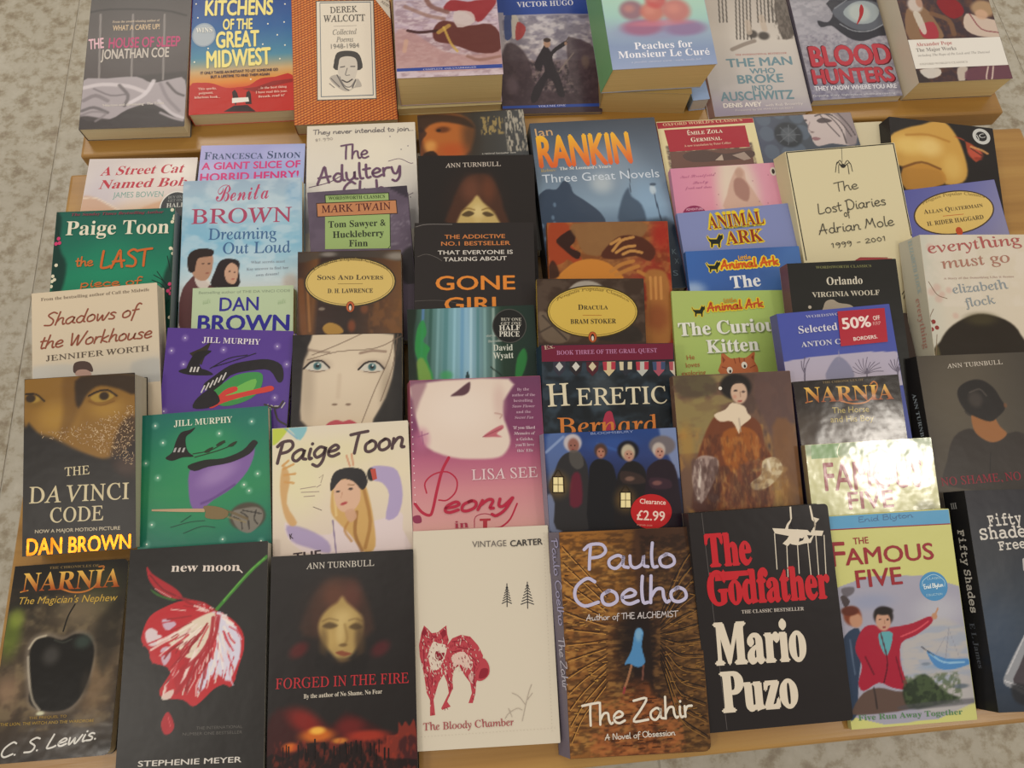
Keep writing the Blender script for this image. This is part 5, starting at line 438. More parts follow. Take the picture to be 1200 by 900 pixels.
BOOKS.append({"n":"kitten","label":"lime green childrens paperback with a ginger kitten peeping up","loc":[0.29197,0.19925,-0.0],"ry":[-0.0592,0.1909],"w":129,"h":197.4,"t":8,"lean":0,"base":"a9bc68","spine":"a9bc68","pages":"e0d4b0","gloss":"satin","grid":3,"vis":[92.4,197.4],"rc":0,"group":"paperbacks laid overlapping on the lower table","ops":[["g",[3,193.5],[125.1,109.6],[[0,"a8b86a"],[0.5,"a5bd68"],[1,"9cb460"]]]],"parts":[["cover_print",[["P","d0b838",[[21,178.7],[21.9,176.1],[23.6,175.4],[29.3,175.4],[31.3,179.2],[32.3,180.5],[32.7,178.9],[34.2,179.2],[34.7,180.4],[35.3,178.5],[35.1,176],[33.3,174.3],[32.2,171.5],[31.9,167.7],[30.5,167.7],[30.5,170.9],[25.6,171],[25.1,167.8],[23.7,167.8],[23.7,172.3],[22.1,174.2],[20.5,178]],0],["P","d0b838",[[23.3,178.6],[24.2,176.1],[25.9,175.4],[31.6,175.4],[33.6,179.2],[34.6,180.4],[35,178.9],[36.5,179.1],[37,180.4],[37.6,178.5],[37.4,175.9],[35.6,174.3],[34.5,171.5],[34.2,167.7],[32.8,167.7],[32.7,170.9],[27.9,170.9],[27.4,167.8],[25.9,167.8],[26,172.2],[24.4,174.2],[22.8,178]],0],["P","d0b838",[[22.2,179.8],[23.2,177.3],[24.8,176.6],[30.6,176.5],[32.5,180.4],[33.5,181.6],[34,180.1],[35.4,180.3],[35.9,181.6],[36.5,179.7],[36.3,177.1],[34.5,175.5],[33.4,172.7],[33.2,168.9],[31.7,168.9],[31.7,172.1],[26.8,172.1],[26.3,169],[24.9,169],[24.9,173.4],[23.3,175.4],[21.7,179.2]],0],["P","d0b838",[[22,177.5],[23,174.9],[24.7,174.3],[30.4,174.2],[32.4,178],[33.3,179.3],[33.8,177.7],[35.2,178],[35.8,179.2],[36.3,177.3],[36.2,174.8],[34.3,173.1],[33.3,170.4],[33,166.5],[31.6,166.6],[31.5,169.7],[26.7,169.8],[26.1,166.6],[24.7,166.6],[24.7,171.1],[23.2,173],[21.6,176.8]],0],["P","1e2818",[[22.1,178.6],[23.1,176.1],[24.8,175.4],[30.5,175.4],[32.5,179.2],[33.4,180.4],[33.9,178.9],[35.3,179.1],[35.8,180.4],[36.4,178.5],[36.2,175.9],[34.4,174.3],[33.4,171.5],[33.1,167.7],[31.7,167.7],[31.6,170.9],[26.7,171],[26.2,167.8],[24.8,167.8],[24.8,172.3],[23.2,174.2],[21.6,178]],0],["P","b4663c",[[48,103],[49.8,115.4],[51.7,126.8],[60.6,120],[70.1,120.8],[77.7,120.7],[87.7,127.3],[86.8,116.8],[90,109.1],[85.5,100.6]],1],["P","8c4428",[[51.4,123],[54.8,118.2],[51.7,114.4]],0],["P","8c4428",[[83.4,120.7],[86.5,124.5],[86,117.8]],0],["L","8c4428",[[64.4,120],[65.8,114.2]],1.13,1],["L","8c4428",[[70.1,120.8],[70.6,115.1]],1.14,1],["L","8c4428",[[75.7,119.8],[75.3,114.1]],1.14,1],["L","8c4428",[[50.4,110.6],[56.9,108.6]],1.13,1],["L","8c4428",[[87.4,112],[81.5,109.2]],1.14,1],["O","e4dccc",[58.6,106.7],3.2,3.8,0],["O","2a2420",[59.1,105.5],1.3,1.9,0],["O","e4dccc",[75.1,112.2],3.2,3.8,0],["O","2a2420",[75.6,111],1.3,1.9,0]]],["lettering",[["T","Animal Ark",[38.9,173.5],[101.6,178.3],9.78,"d8c030","h",{"w":0.5}],["T","Animal Ark",[38.9,173.5],[101.6,178.3],9.78,"b84c24","h",{"w":0.2}],["T","little",[58.8,183.1],[72.3,184.5],4.89,"c08c2c","h",{"w":0.2}],["T","The Curious",[6.5,144.7],[124.1,150.1],14.53,"7c8c58","B",{}],["T","The Curious",[5.2,145.7],[122.7,151.1],14.54,"e2e2d8","B",{}],["T","Kitten",[36.4,125.1],[94.4,127.7],14.39,"7c8c58","B",{}],["T","Kitten",[35,126.1],[93.1,128.7],14.4,"e2e2d8","B",{}],["T","He",[12.4,118.7],[20.9,119.6],5.22,"a85434","s",{}],["T","loves",[10.9,110.2],[26,111.4],5.21,"a85434","s",{}],["T","exploring",[5.6,101.3],[31.9,102.3],5.2,"a85434","s",{}]]]]})
BOOKS.append({"n":"worn_brown","label":"worn dark brown paperback mostly hidden beneath the black classic with cream title","loc":[0.4529,0.18933,-0.0],"ry":[-0.0098,0.1048],"w":105.2,"h":170.4,"t":12,"lean":0,"base":"3a2c24","spine":"5a3c30","pages":"5a4634","gloss":"satin","grid":None,"vis":None,"rc":0,"group":"paperbacks laid overlapping on the lower table","ops":[],"parts":[]})
BOOKS.append({"n":"orlando","label":"black classic with cream serif title, tucked behind the blue classic","loc":[0.42174,0.22565,0.012],"ry":[-0.0167,0.2401],"w":122.9,"h":188.1,"t":16,"lean":2,"base":"23221f","spine":"6c4a50","pages":"e0d4b0","gloss":"satin","grid":None,"vis":None,"rc":0,"group":"paperbacks laid overlapping on the lower table","ops":[],"parts":[["cover_print",[["P","a09484",[[34.8,137.5],[38.5,144],[46.3,145.5],[52.5,141.4],[64.6,138.9],[65.9,134.1],[35.1,131.8]],1],["O","b8ac9c",[19.7,138.3],1.9,1.9,0]]],["lettering",[["T","WORDSWORTH CLASSICS",[31.5,180.8],[94,179.8],2.89,"7c7c50","b",{}],["T","Orlando",[41.7,162],[81.9,161.5],8.63,"d2cab8","b",{"w":1}],["T","VIRGINIA WOOLF",[23.8,149],[99.4,148.2],5.53,"c8c0ae","b",{}]]]]})
BOOKS.append({"n":"everything","label":"pale floral paperback with grey spine and the dark top of a head","loc":[0.58208,0.23394,0.0],"ry":[-0.0626,0.1932],"w":135.4,"h":207.2,"t":26,"lean":10,"base":"cfc4b0","spine":"b8b4a4","pages":"e0d4b0","gloss":"satin","grid":1.1,"vis":[55.2,207.2],"rc":0,"group":"paperbacks laid overlapping on the lower table","ops":[["g",[-0.6,182],[117.8,181.5],[[0,"c4c2b4"],[0.2,"cfc6b4"],[1,"d2c6b2"]]],["n",131,14,14,"d8cec0",0.5,0.5,[-8,121.4,132.4,212.5],0.15],["p",[[2.3,66],[8.4,83.2],[19.9,97.7],[36.8,108.3],[55,114],[73.2,111.9],[90.6,103.9],[100.3,90.2],[100.7,66.9]],"282016",1,2.5],["p",[[-2.4,66],[4,79.4],[6.2,65.9]],"6c6440",0.7,2.5],["e",[58.1,108.1],19.4,7.9,0,"4a4228",0.7,0.7],["e",[12.3,144.9],4.9,5,0,"c89c90",0.45,0.6],["e",[5.9,140],4.9,5,0,"c89c90",0.45,0.6],["e",[17.2,136.9],3.9,4,0,"c89c90",0.45,0.6],["e",[12.7,132],4.9,5,0,"c89c90",0.45,0.6],["e",[25.6,141.8],3.9,4,0,"c89c90",0.45,0.6],["e",[29.5,112.2],3.9,3.9,0,"c89c90",0.45,0.6],["e",[10.4,192.1],4.9,5.1,0,"c89c90",0.45,0.6]],"parts":[["cover_print",[["O","8c3430",[3.5,105.6],2.5,2.6,0],["O","8c3430",[6.5,98.8],2.5,2.5,0],["O","8c3430",[0.5,96.9],2.5,2.5,0],["L","7c6450",[[5.5,91],[1.4,66]],0.67,1],["L","7c6450",[[3.5,151.9],[11.3,137],[22.4,132]],0.68,1],["L","7c6450",[[5.3,120.3],[0.2,110.5],[2.2,102.7]],0.68,1]]],["lettering",[["T","everything",[7.6,185],[116.9,195.2],12.56,"ab5c58","r",{"w":1,"sp":1}],["T","must go",[21,166.8],[100.9,174.5],12.45,"a87868","r",{"w":1,"sp":1}],["T","A Story of the Something Like it Seems",[21.4,154.3],[102.2,156.3],2.19,"b49c90","b",{}],["T","elizabeth",[30,137.9],[94.4,143.4],9.84,"8c9498","r",{"w":1,"sp":1}],["T","flock",[42.5,122],[77.2,126.1],9.72,"8c9498","r",{"w":1,"sp":1}],["T","ELIZABETH FLOCK",[12.4,204.9],[17,140.3],4.76,"9cb0b4","b",{"sf":"spine"}],["T","everything",[13.1,135.4],[16.1,77.3],6.3,"b08478","b",{"sf":"spine"}]]]]})
BOOKS.append({"n":"shadows","label":"cream paperback with rust calligraphy title and a boy peeping","loc":[-0.37223,0.24602,-0.0],"ry":[0.0346,0.2092],"w":128.2,"h":196.1,"t":20,"lean":0,"base":"cfbfa6","spine":"cfbfa6","pages":"cfc4ae","gloss":"satin","grid":2,"vis":[88.9,196.1],"rc":0,"group":"paperbacks laid overlapping on the lower table","ops":[["g",[63,184.4],[65.4,96.8],[[0,"d2c2a8"],[0.7,"cdbfa8"],[1,"b8b4ac"]]],["p",[[1.9,116.9],[44.4,114.4],[35.6,99.9],[1.8,103.4]],"b4b4b0",0.6,5.1],["p",[[100.1,111.4],[130.5,112.9],[129.7,90.2],[103.9,92.9]],"a8a8a4",0.7,5.1]],"parts":[["cover_print",[["P","4c3a34",[[40.9,107.5],[41.9,116.5],[49.6,118.4],[57.2,115.8],[60.5,109.1],[59.6,105.6],[52.8,108.1],[45.9,105.2]],1],["P","a8887c",[[43.3,103.6],[45.1,108.9],[52.8,109],[57.9,105.8],[57.8,102.1]],1]]],["lettering",[["T","From the bestselling author of Call the Midwife",[9.4,186.8],[119.9,187.4],3.39,"7c6c5c","b",{}],["T","Shadows of",[12.5,159.2],[112.1,161],13.99,"8c4c38","h",{"w":0.12,"it":0.25}],["T","the Workhouse",[8.9,135.3],[120.9,136.4],13.85,"8c4c38","h",{"w":0.12,"it":0.25}],["T","JENNIFER WORTH",[13.8,121.6],[117.8,122.5],5.86,"55483e","r",{}]]]]})
BOOKS.append({"n":"selected","label":"royal blue classic with snowy trees and a rectangular red sale sticker","loc":[0.40432,0.1647,0.014],"ry":[0.0275,0.2505],"w":124.7,"h":190.8,"t":14,"lean":2,"base":"4450a0","spine":"5a5a8c","pages":"d0cdb0","gloss":"satin","grid":1.1,"vis":[102.7,190.8],"rc":0,"group":"paperbacks laid overlapping on the lower table","ops":[["g",[66,192.3],[62.6,114.3],[[0,"4852a4"],[0.72,"4450a0"],[0.74,"a8a0b8"],[1,"bab4c4"]]],["p",[[-0.4,139.4],[125.1,138.6],[125.3,107.4],[0.2,119.4]],"aea6ba",1,0.5],["p",[[51.9,134.5],[61,139.1],[70.6,129],[71.9,114.3],[42.5,117.1]],"7c7c98",0.9,1.3],["s",[[61.3,146.4],[59.2,133.8]],0.9,"8c88a0",0.8,0.6]],"parts":[["cover_print",[["L","5c5468",[[86.4,111.1],[88.5,123.7]],1.21,0],["L","6a6276",[[87.6,118.3],[79.4,119.3],[72,122.7]],0.65,1],["L","6a6276",[[87.6,118.3],[79.9,121.6],[73.6,127.1]],0.65,1],["L","6a6276",[[87.6,118.3],[81.2,123.7],[76.7,130.9]],0.65,1],["L","6a6276",[[87.6,118.3],[82.9,125.6],[80.7,134.3]],0.65,1],["L","6a6276",[[87.6,118.3],[85.4,126.2],[85.8,134.7]],0.65,1],["L","6a6276",[[87.6,118.3],[87.8,127.1],[90.8,135.9]],0.65,1],["L","6a6276",[[87.6,118.3],[89.6,124.5],[93.4,130.2]],0.65,1],["L","6a6276",[[87.6,118.3],[91.9,124.9],[98.2,130.2]],0.65,1],["L","6a6276",[[87.6,118.3],[94.6,124.5],[103.3,128.7]],0.65,1],["L","6a6276",[[87.6,118.3],[95.2,122.1],[103.8,123.7]],0.65,1],["L","6a6276",[[87.6,118.3],[96.6,120.1],[105.8,119.4]],0.65,1],["L","5c5468",[[120,109.7],[122.2,122.3]],1.21,0],["L","6a6276",[[121.3,116.9],[116.3,121.2],[112.8,126.8]],0.65,1],["L","6a6276",[[121.3,116.9],[117.3,123.2],[115.4,130.6]],0.65,1],["L","6a6276",[[121.3,116.9],[119.5,123.6],[119.8,130.8]],0.65,1],["L","6a6276",[[121.3,116.9],[121.5,124.7],[124.2,132.5]],0.65,1],["L","6a6276",[[121.3,116.9],[123.8,124.6],[128.6,131.6]],0.65,1],["L","6a6276",[[121.3,116.9],[125,122.5],[130.3,127]],0.65,1],["L","6a6276",[[121.3,116.9],[126.8,121.8],[133.6,125]],0.65,1],["L","5c5468",[[19.3,117.5],[21.3,130.1]],1.19,0],["L","6a6276",[[20.5,124.7],[18.5,131.4],[18.8,138.6]],0.64,1],["L","6a6276",[[20.5,124.7],[20.6,133.5],[23.4,142.2]],0.64,1],["L","6a6276",[[20.5,124.7],[23,132.8],[27.9,140.2]],0.64,1]]],["lettering",[["T","WORDSWORTH CLASSICS",[30.7,183.4],[117.6,183],2.95,"b0b0cc","b",{}],["T","Selected",[20.7,167.7],[63.4,167.9],7.77,"d4d2dc","b",{"w":1}],["T","ANTON C",[21.2,152.9],[64.2,152.6],5.46,"ccccd8","b",{}]]],["sale_sticker",[["P","ac2434",[[66.2,187.6],[118.3,186.7],[115.7,150.1],[63.8,149.9]],0],["T","50%",[68.6,167.9],[100.8,168.2],11.48,"ecd8d0","s3",{}],["T","OFF",[103.8,174.4],[111.4,174.7],4.42,"ecd8d0","sb",{}],["T","RRP",[102.8,168.9],[111.4,169.1],3.86,"d89c98","s",{}],["T","BORDERS.",[78.6,154.5],[105.2,154.8],3.66,"ecd8d0","sb",{}]]]]})
BOOKS.append({"n":"wyatt","label":"blue-green forest light paperback with a round black offer sticker","loc":[0.01011,0.18368,0.0],"ry":[-0.0293,0.1722],"w":137.8,"h":210.9,"t":12,"lean":0,"base":"1c2c28","spine":"1c2c28","pages":"e0d4b0","gloss":"satin","grid":1.1,"vis":[120.4,210.9],"rc":0,"group":"paperbacks laid overlapping on the lower table","ops":[["g",[0,175.3],[141.2,174.3],[[0,"1c2a24"],[0.1,"3c5c50"],[0.3,"6c98a0"],[0.45,"88b0c8"],[0.6,"5c7c7c"],[0.72,"24382c"],[1,"1c2c28"]]],["s",[[17.4,210.9],[12.4,134.5]],2.8,"5c84c0",0.75,2.3],["s",[[25.7,210.6],[20.9,134.1]],3.7,"2c5048",0.75,2.3],["s",[[34,210.3],[29.4,133.8]],2.8,"7ca4a8",0.75,2.3],["s",[[42.2,209.9],[37.9,133.4]],4.6,"4c7c80",0.75,2.3],["s",[[51.5,209.6],[47.4,133]],2.8,"94c0d0",0.75,2.3],["s",[[59.7,209.3],[55.9,132.6]],3.7,"6494b8",0.75,2.3],["s",[[69,208.9],[65.4,132.2]],2.8,"b0d0dc",0.75,2.3],["s",[[76.4,208.6],[73,131.9]],2.8,"4c7c80",0.75,2.3],["s",[[83.7,208.3],[80.6,131.6]],2.8,"84a8a8",0.75,2.3],["s",[[93,208],[90.1,131.2]],2.8,"a4b8b0",0.75,2.3],["p",[[10.4,189.1],[17.1,198.4],[20.3,184],[16.4,174.6],[23.4,166.8],[19.5,155.7],[26,132.1],[6.2,132.9],[10.3,151.4],[7.1,165.6]],"2c8c44",0.9,1.7],["p",[[8.5,151.4],[15.9,155.8],[24.2,132.1],[9.8,132.8]],"8c9c44",0.7,2.5],["p",[[115.9,151.6],[123.9,162.7],[126.9,151.2],[120.4,132.7],[112.9,128.3]],"2c7c3c",0.9,1.7],["p",[[0,210.6],[10.1,210.2],[5.5,175.1],[9.8,132.8],[-1,133.2]],"1a241c",0.9,2.5],["e",[39.7,136.1],7.2,5.6,0,"3c9c54",0.7,0.6],["p",[[60.3,132.5],[61.5,138.9],[63.3,138.8],[64,132.3]],"1c3034",0.9,0.5],["s",[[87.2,143.4],[98.5,133.6]],1.4,"1c2824",0.9,0.5]],"parts":[["lettering",[["T","story and",[84.1,176.6],[97,177.1],2.86,"a8b0a8","b",{}],["T","illustrations",[85.7,170.4],[102.3,171.1],2.85,"a8b0a8","b",{}],["T","David",[90.8,161.2],[111.8,160.8],6.63,"c8ccc0","b",{"w":1}],["T","Wyatt",[90.3,152.2],[112.3,152.3],6.6,"c8ccc0","b",{"w":1}]]],["round_sticker",[["O","4a4a46",[109.6,188.1],18.5,19.2,0],["O","1d1d1c",[109.6,188.1],17.5,18.2,0],["T","BUY ONE",[100.7,194.2],[122.8,193.3],3.27,"b8b4a8","b",{}],["T","GET ONE",[100.4,189.4],[122.6,189],3.27,"b8b4a8","b",{}],["T","HALF",[98.3,183.2],[121.3,182.8],5.75,"d8d4c8","b",{}],["T","PRICE",[97.9,176.6],[120,175.7],5.73,"d8d4c8","b",{}]]]]})
BOOKS.append({"n":"purple_cape","label":"purple paperback with a flying black and green cloak and stars","loc":[-0.25668,0.20262,0.0],"ry":[-0.1026,0.2032],"w":132,"h":184.8,"t":12,"lean":0,"base":"54388c","spine":"54388c","pages":"e0d4b0","gloss":"satin","grid":1.2,"vis":[72.8,184.8],"rc":0,"group":"paperbacks laid overlapping on the lower table","ops":[["e",[19.2,174.2],3.5,3.7,0,"d8d0e8",0.35,0.8],["e",[6.4,160.1],3.5,3.7,0,"d8d0e8",0.35,0.8],["e",[60.3,162.5],3.5,3.7,0,"d8d0e8",0.35,0.8],["e",[20.2,145.8],3.5,3.7,0,"d8d0e8",0.35,0.8],["e",[116,167.7],3.6,3.7,0,"d8d0e8",0.35,0.8],["e",[127.2,148.7],3.6,3.7,0,"d8d0e8",0.35,0.8],["e",[117.4,113],3.5,3.6,0,"d8d0e8",0.35,0.8],["e",[4.9,95.8],3.5,3.6,0,"d8d0e8",0.35,0.8]],"parts":[["cover_print",[["O","d8d0e8",[19.2,174.2],0.8,0.8,0],["O","d8d0e8",[6.4,160.1],0.8,0.8,0],["O","d8d0e8",[60.3,162.5],0.8,0.8,0],["O","d8d0e8",[20.2,145.8],0.8,0.8,0],["O","d8d0e8",[116,167.7],0.8,0.8,0],["O","d8d0e8",[127.2,148.7],0.8,0.8,0],["O","d8d0e8",[117.4,113],0.8,0.8,0],["O","d8d0e8",[4.9,95.8],0.8,0.8,0],["P","30281e",[[25.2,157.8],[37.1,163.7],[47,171.3],[41.5,154.6],[38.8,145.4]],0],["P","1e1a1e",[[23.6,137.7],[27.5,152.4],[33.9,159.9],[47.9,161.2],[41.5,154.6],[36.8,147.2],[40.1,140.9],[46.6,136.5],[36.2,134.4]],1],["P","1e1a1e",[[15.6,138.4],[26.7,142.3],[42.7,140.9],[52,135.7],[39.8,134.5],[25.6,135]],1],["P","c8c4c0",[[27.1,137.8],[28.4,143.3],[30.1,143.3],[28.9,137.8]],0],["P","c8c4c0",[[30.6,137.9],[31.9,143.4],[33.6,143.4],[32.4,137.9]],0],["P","c8c4c0",[[34.1,138],[35.4,143.5],[37.2,143.5],[35.9,138]],0],["P","1e1a1e",[[42.5,123.7],[53.8,134.9],[68.8,146.2],[86.1,151.2],[107.2,153.6],[121.9,147.6],[124.8,133.1],[119.7,129.3],[109.9,141.8],[92.2,141.3],[69.7,135.3],[55.3,118.6]],1],["P","3c8c48",[[48.9,111.2],[60.1,124.1],[75,135.4],[94.1,139.6],[103.3,136.2],[101,119.8],[87.8,108.6],[65.5,102.7]],1],["P","6cb050",[[64.7,111.6],[79.4,124.7],[96.5,132.4],[94,119.6],[78.9,110.2]],1],["P","c83c34",[[51.5,102.3],[64.1,118.8],[76,123.7],[78.1,119.2],[66.3,113.5],[97.3,121.5],[112.9,125.5],[114.2,120.1],[89.1,114.1],[65.2,106.3],[55.1,100.6]],1],["L","c8c4c0",[[44.3,123.7],[41.4,116.4]],1.41,1],["L","c8c4c0",[[48.4,126.6],[45.6,119.3]],1.41,1],["L","c8c4c0",[[52.6,129.4],[49.7,122.1]],1.41,1],["L","c8c4c0",[[56.7,132.2],[53.9,124.9]],1.41,1],["L","c8c4c0",[[60.9,135],[58,127.7]],1.41,1],["L","c8c4c0",[[65.1,137.9],[62.2,130.5]],1.41,1],["L","1e1a1e",[[47.9,142],[66.4,153.4],[85.6,157.6]],0.88,1],["L","1e1a1e",[[51.3,143.9],[68.5,149.8],[94.3,159.7]],0.88,1],["P","1e1a1e",[[38.4,111],[51.6,120.3],[61.5,108],[49.9,100.5],[34.2,100.1]],1],["L","b0aca8",[[110.9,105.6],[114.9,100.3]],1.23,1],["L","b0aca8",[[114.5,104.8],[118.2,102.2]],1.23,1],["L","b0aca8",[[118.1,104],[121.6,104.1]],1.23,1],["L","b0aca8",[[121.7,103.2],[125,106]],1.23,1],["L","b0aca8",[[125.3,102.4],[128.4,107.9]],1.23,1],["L","3c3430",[[107.4,105.5],[120.9,102.3],[126.5,109.6]],1.76,1],["L","3c3430",[[118.4,100.4],[122.7,89.8],[131.8,84.7]],1.76,1]]],["lettering",[["T","JILL MURPHY",[37.4,169.7],[98,169],5.99,"dcd4d8","b",{}]]]]})
BOOKS.append({"n":"geisha","label":"close-up pale face with blue-green eyes and red lips on a black cover","loc":[-0.12409,0.19663,-0.0],"ry":[-0.0494,0.2057],"w":114.2,"h":174.8,"t":18,"lean":0,"base":"1f1a1a","spine":"1f1a1a","pages":"e0d4b0","gloss":"satin","grid":1.0,"vis":[72.1,174.8],"rc":0,"group":"paperbacks laid overlapping on the lower table","ops":[["p",[[13.4,175.2],[107.9,173.2],[106,138.3],[102.3,111.2],[86.4,82.9],[77.6,76],[16.6,77.6],[9.2,104.5],[10.4,140.5],[17.1,158.6]],"cdbca4",1,3.4],["e",[55.4,139.5],39,30.9,0,"d8c8b0",0.6,0.8],["e",[16,117.8],8.8,40.5,0,"9c8c78",0.5,0.8],["e",[99.6,106.7],8.8,36,0,"8c7c68",0.6,0.8],["p",[[6.3,175.4],[20.5,175.1],[12,149.6],[9.2,104.5],[4.4,77.9],[1.8,78],[0.9,175.5]],"1c1818",0.95,2.5],["p",[[106.1,173.3],[115.1,173.1],[116.2,75],[82.9,75.9],[97,105.9],[106,138.3]],"1e1a18",0.9,2.5],["e",[26.2,142],14.1,7.3,0,"8c7868",0.5,0.7],["p",[[13.9,139.5],[20.9,145.7],[30.6,145.5],[37.7,138.1],[29.8,136.4],[19.2,136.7]],"c8c4b8",0.9,0.7],["e",[26.2,141.1],4.4,4.2,0,"3c6468",1,0.2],["e",[26.2,141.1],1.9,2,0,"141414",1,0.2],["s",[[12.2,138.7],[20,145.7],[30.6,146.4],[38.6,139]],2.1,"241a18",0.95,0.7],["s",[[17.5,136.7],[26.3,135.1],[34.2,136.3]],0.9,"5c4438",0.8,0.7],["e",[27.1,142.9],0.9,0.9,0,"e8f0f0",0.9,0.3],["e",[82.9,139.8],14.2,7.3,0,"8c7868",0.5,0.7],["p",[[70.5,137.3],[77.5,143.5],[87.3,143.3],[94.4,135.8],[86.4,134.2],[75.8,134.4]],"c8c4b8",0.9,0.7],["e",[82.9,138.8],4.4,4.2,0,"3c6468",1,0.2],["e",[82.9,138.8],2,2,0,"141414",1,0.2],["s",[[68.7,136.4],[76.6,143.5],[87.3,144.2],[95.3,136.7]],2.1,"241a18",0.95,0.7],["s",[[74,134.5],[82.9,132.9],[90.9,134.1]],0.9,"5c4438",0.8,0.7],["e",[83.8,140.6],0.9,0.9,0,"e8f0f0",0.9,0.3],["s",[[17.1,158.6],[27.8,156.5],[38.4,155.4]],2.7,"8c7868",0.7,1.3],["s",[[70.4,153.8],[82.9,156.2],[97.1,155]],2.7,"8c7464",0.8,1.3],["e",[44.3,100],3.1,1.4,0,"6c5444",0.8,0.5],["e",[58.3,99.7],3.1,1.4,0,"6c5444",0.8,0.5],["s",[[49.3,130.5],[47.7,108]],4.4,"c0ac94",0.5,3.5],["p",[[37.5,80.6],[46.1,83.9],[53.1,82],[60.1,83.6],[67.1,79.8],[67.2,74.5],[37.5,75.3]],"b03c4c",0.95,1],["s",[[72.1,174.9],[47.2,163.5],[20.8,153]],1,"6c5848",0.8,0.5],["s",[[113.3,171.3],[86.4,158.9],[47.3,156.1],[15.5,147.7]],1,"6c5848",0.8,0.5],["s",[[106.1,173.3],[100.7,147.6],[86.4,116.1],[72.4,80.6]],1,"6c5848",0.8,0.5],["s",[[109.7,173.2],[104.2,138.4],[91.7,102.4]],1,"6c5848",0.8,0.5]],"parts":[]})
BOOKS.append({"n":"heretic","label":"navy and maroon paperback with heraldic shields and cream serif title","loc":[0.14421,0.12302,0.0],"ry":[-0.0565,0.2039],"w":140.2,"h":214.4,"t":18,"lean":4,"base":"1e242a","spine":"243444","pages":"e0d4b0","gloss":"satin","grid":1.2,"vis":[118.4,214.4],"rc":0,"group":"paperbacks laid overlapping on the lower table","ops":[["n",141,9,9,"34424e",0.8,0.45,[-2.8,121.1,141.5,196.3],0.15],["n",142,14,10,"14181c",0.7,0.5,[-2.8,121.1,140.6,181.8],0.15],["e",[61.7,167.2],16.1,22.5,0,"4a5258",0.6,0.7]],"parts":[["cover_print",[["P","6c1c34",[[0,213.6],[140.1,215.2],[138.9,196.8],[0.4,196.3]],0],["P","343440",[[12,196.1],[25.4,196.3],[24.1,186.8],[18.1,180.6],[12.6,187]],0],["P","b8b8b4",[[18.7,196],[22.5,190.9],[18.3,186],[14.5,191.1]],0],["P","2a2428",[[29.3,195.8],[42.8,196],[41.5,186.5],[35.4,180.3],[29.9,186.7]],0],["P","c8c4bc",[[36,195.7],[39.9,190.6],[35.6,185.7],[31.8,190.8]],0],["P","4c2028",[[46.7,195.5],[60.2,195.7],[58.8,186.2],[52.8,180],[47.2,186.4]],0],["P","c8bc9c",[[53.4,195.4],[57.2,190.4],[53,185.4],[49.2,190.5]],0],["P","c8b48c",[[64.1,195.3],[77.6,195.4],[76.2,186],[70.1,179.7],[64.6,186.1]],0],["P","a83444",[[64.1,195.3],[68.6,195.2],[68.4,190.6],[72.9,190.6],[73.1,195.1],[77.6,195],[77.2,186.8],[72.7,186.9],[72.9,190.6],[68.4,190.6],[68.2,186.1],[64.6,186.1]],0],["P","2a2c34",[[81.6,195],[95.1,195.1],[93.7,185.7],[87.5,179.4],[82,185.9]],0],["P","c8bc9c",[[81.6,195],[86.1,194.9],[85.8,190.4],[90.3,190.3],[90.6,194.8],[95.1,194.8],[94.6,186.6],[90.1,186.6],[90.3,190.3],[85.8,190.4],[85.6,185.8],[82,185.9]],0],["P","b4b4ac",[[99,194.7],[112.6,194.9],[111.1,185.4],[104.9,179.1],[99.4,185.6]],0],["P","a83444",[[99,194.7],[103.5,194.6],[103.3,190.1],[107.8,190],[108,194.6],[112.6,194.5],[112.1,186.3],[107.6,186.3],[107.8,190],[103.3,190.1],[103,185.5],[99.4,185.6]],0],["P","a05060",[[116.5,194.4],[130.1,194.6],[128.6,185.1],[122.4,178.8],[116.9,185.3]],0],["P","3c4c6c",[[116.5,194.4],[121,194.3],[120.8,189.8],[125.3,189.7],[125.6,194.3],[130.1,194.2],[129.6,186],[125.1,186.1],[125.3,189.7],[120.8,189.8],[120.5,185.2],[116.9,185.3]],0],["P","c8bcac",[[134.1,194.1],[147.7,194.3],[146.2,184.8],[139.9,178.5],[134.4,185]],0],["P","a85058",[[134.1,194.1],[138.6,194.1],[138.3,189.5],[142.8,189.4],[143.1,194],[147.6,193.9],[147.1,185.7],[142.6,185.8],[142.8,189.4],[138.3,189.5],[138,184.9],[134.4,185]],0],["P","a03048",[[60.6,122.6],[64.1,140.3],[70.4,142.8],[72.7,135.7],[73.9,124.1]],1]]],["lettering",[["T","BOOK THREE OF THE GRAIL QUEST",[16.2,203.3],[122.2,204.4],4.58,"b4789c","b",{}],["T","Ex.",[3.5,209],[14.3,210.7],4.57,"b8a08c","b",{}],["T","H",[5,148.9],[28.1,149.9],23.28,"d6ccb0","r",{"w":1}],["T","ERETIC",[35.2,149.3],[129.7,150.2],17.96,"d6ccb0","r",{"w":1}],["T","Bernard",[14.6,119.1],[119.9,120.5],17.7,"c87838","r",{"w":1}]]]]})
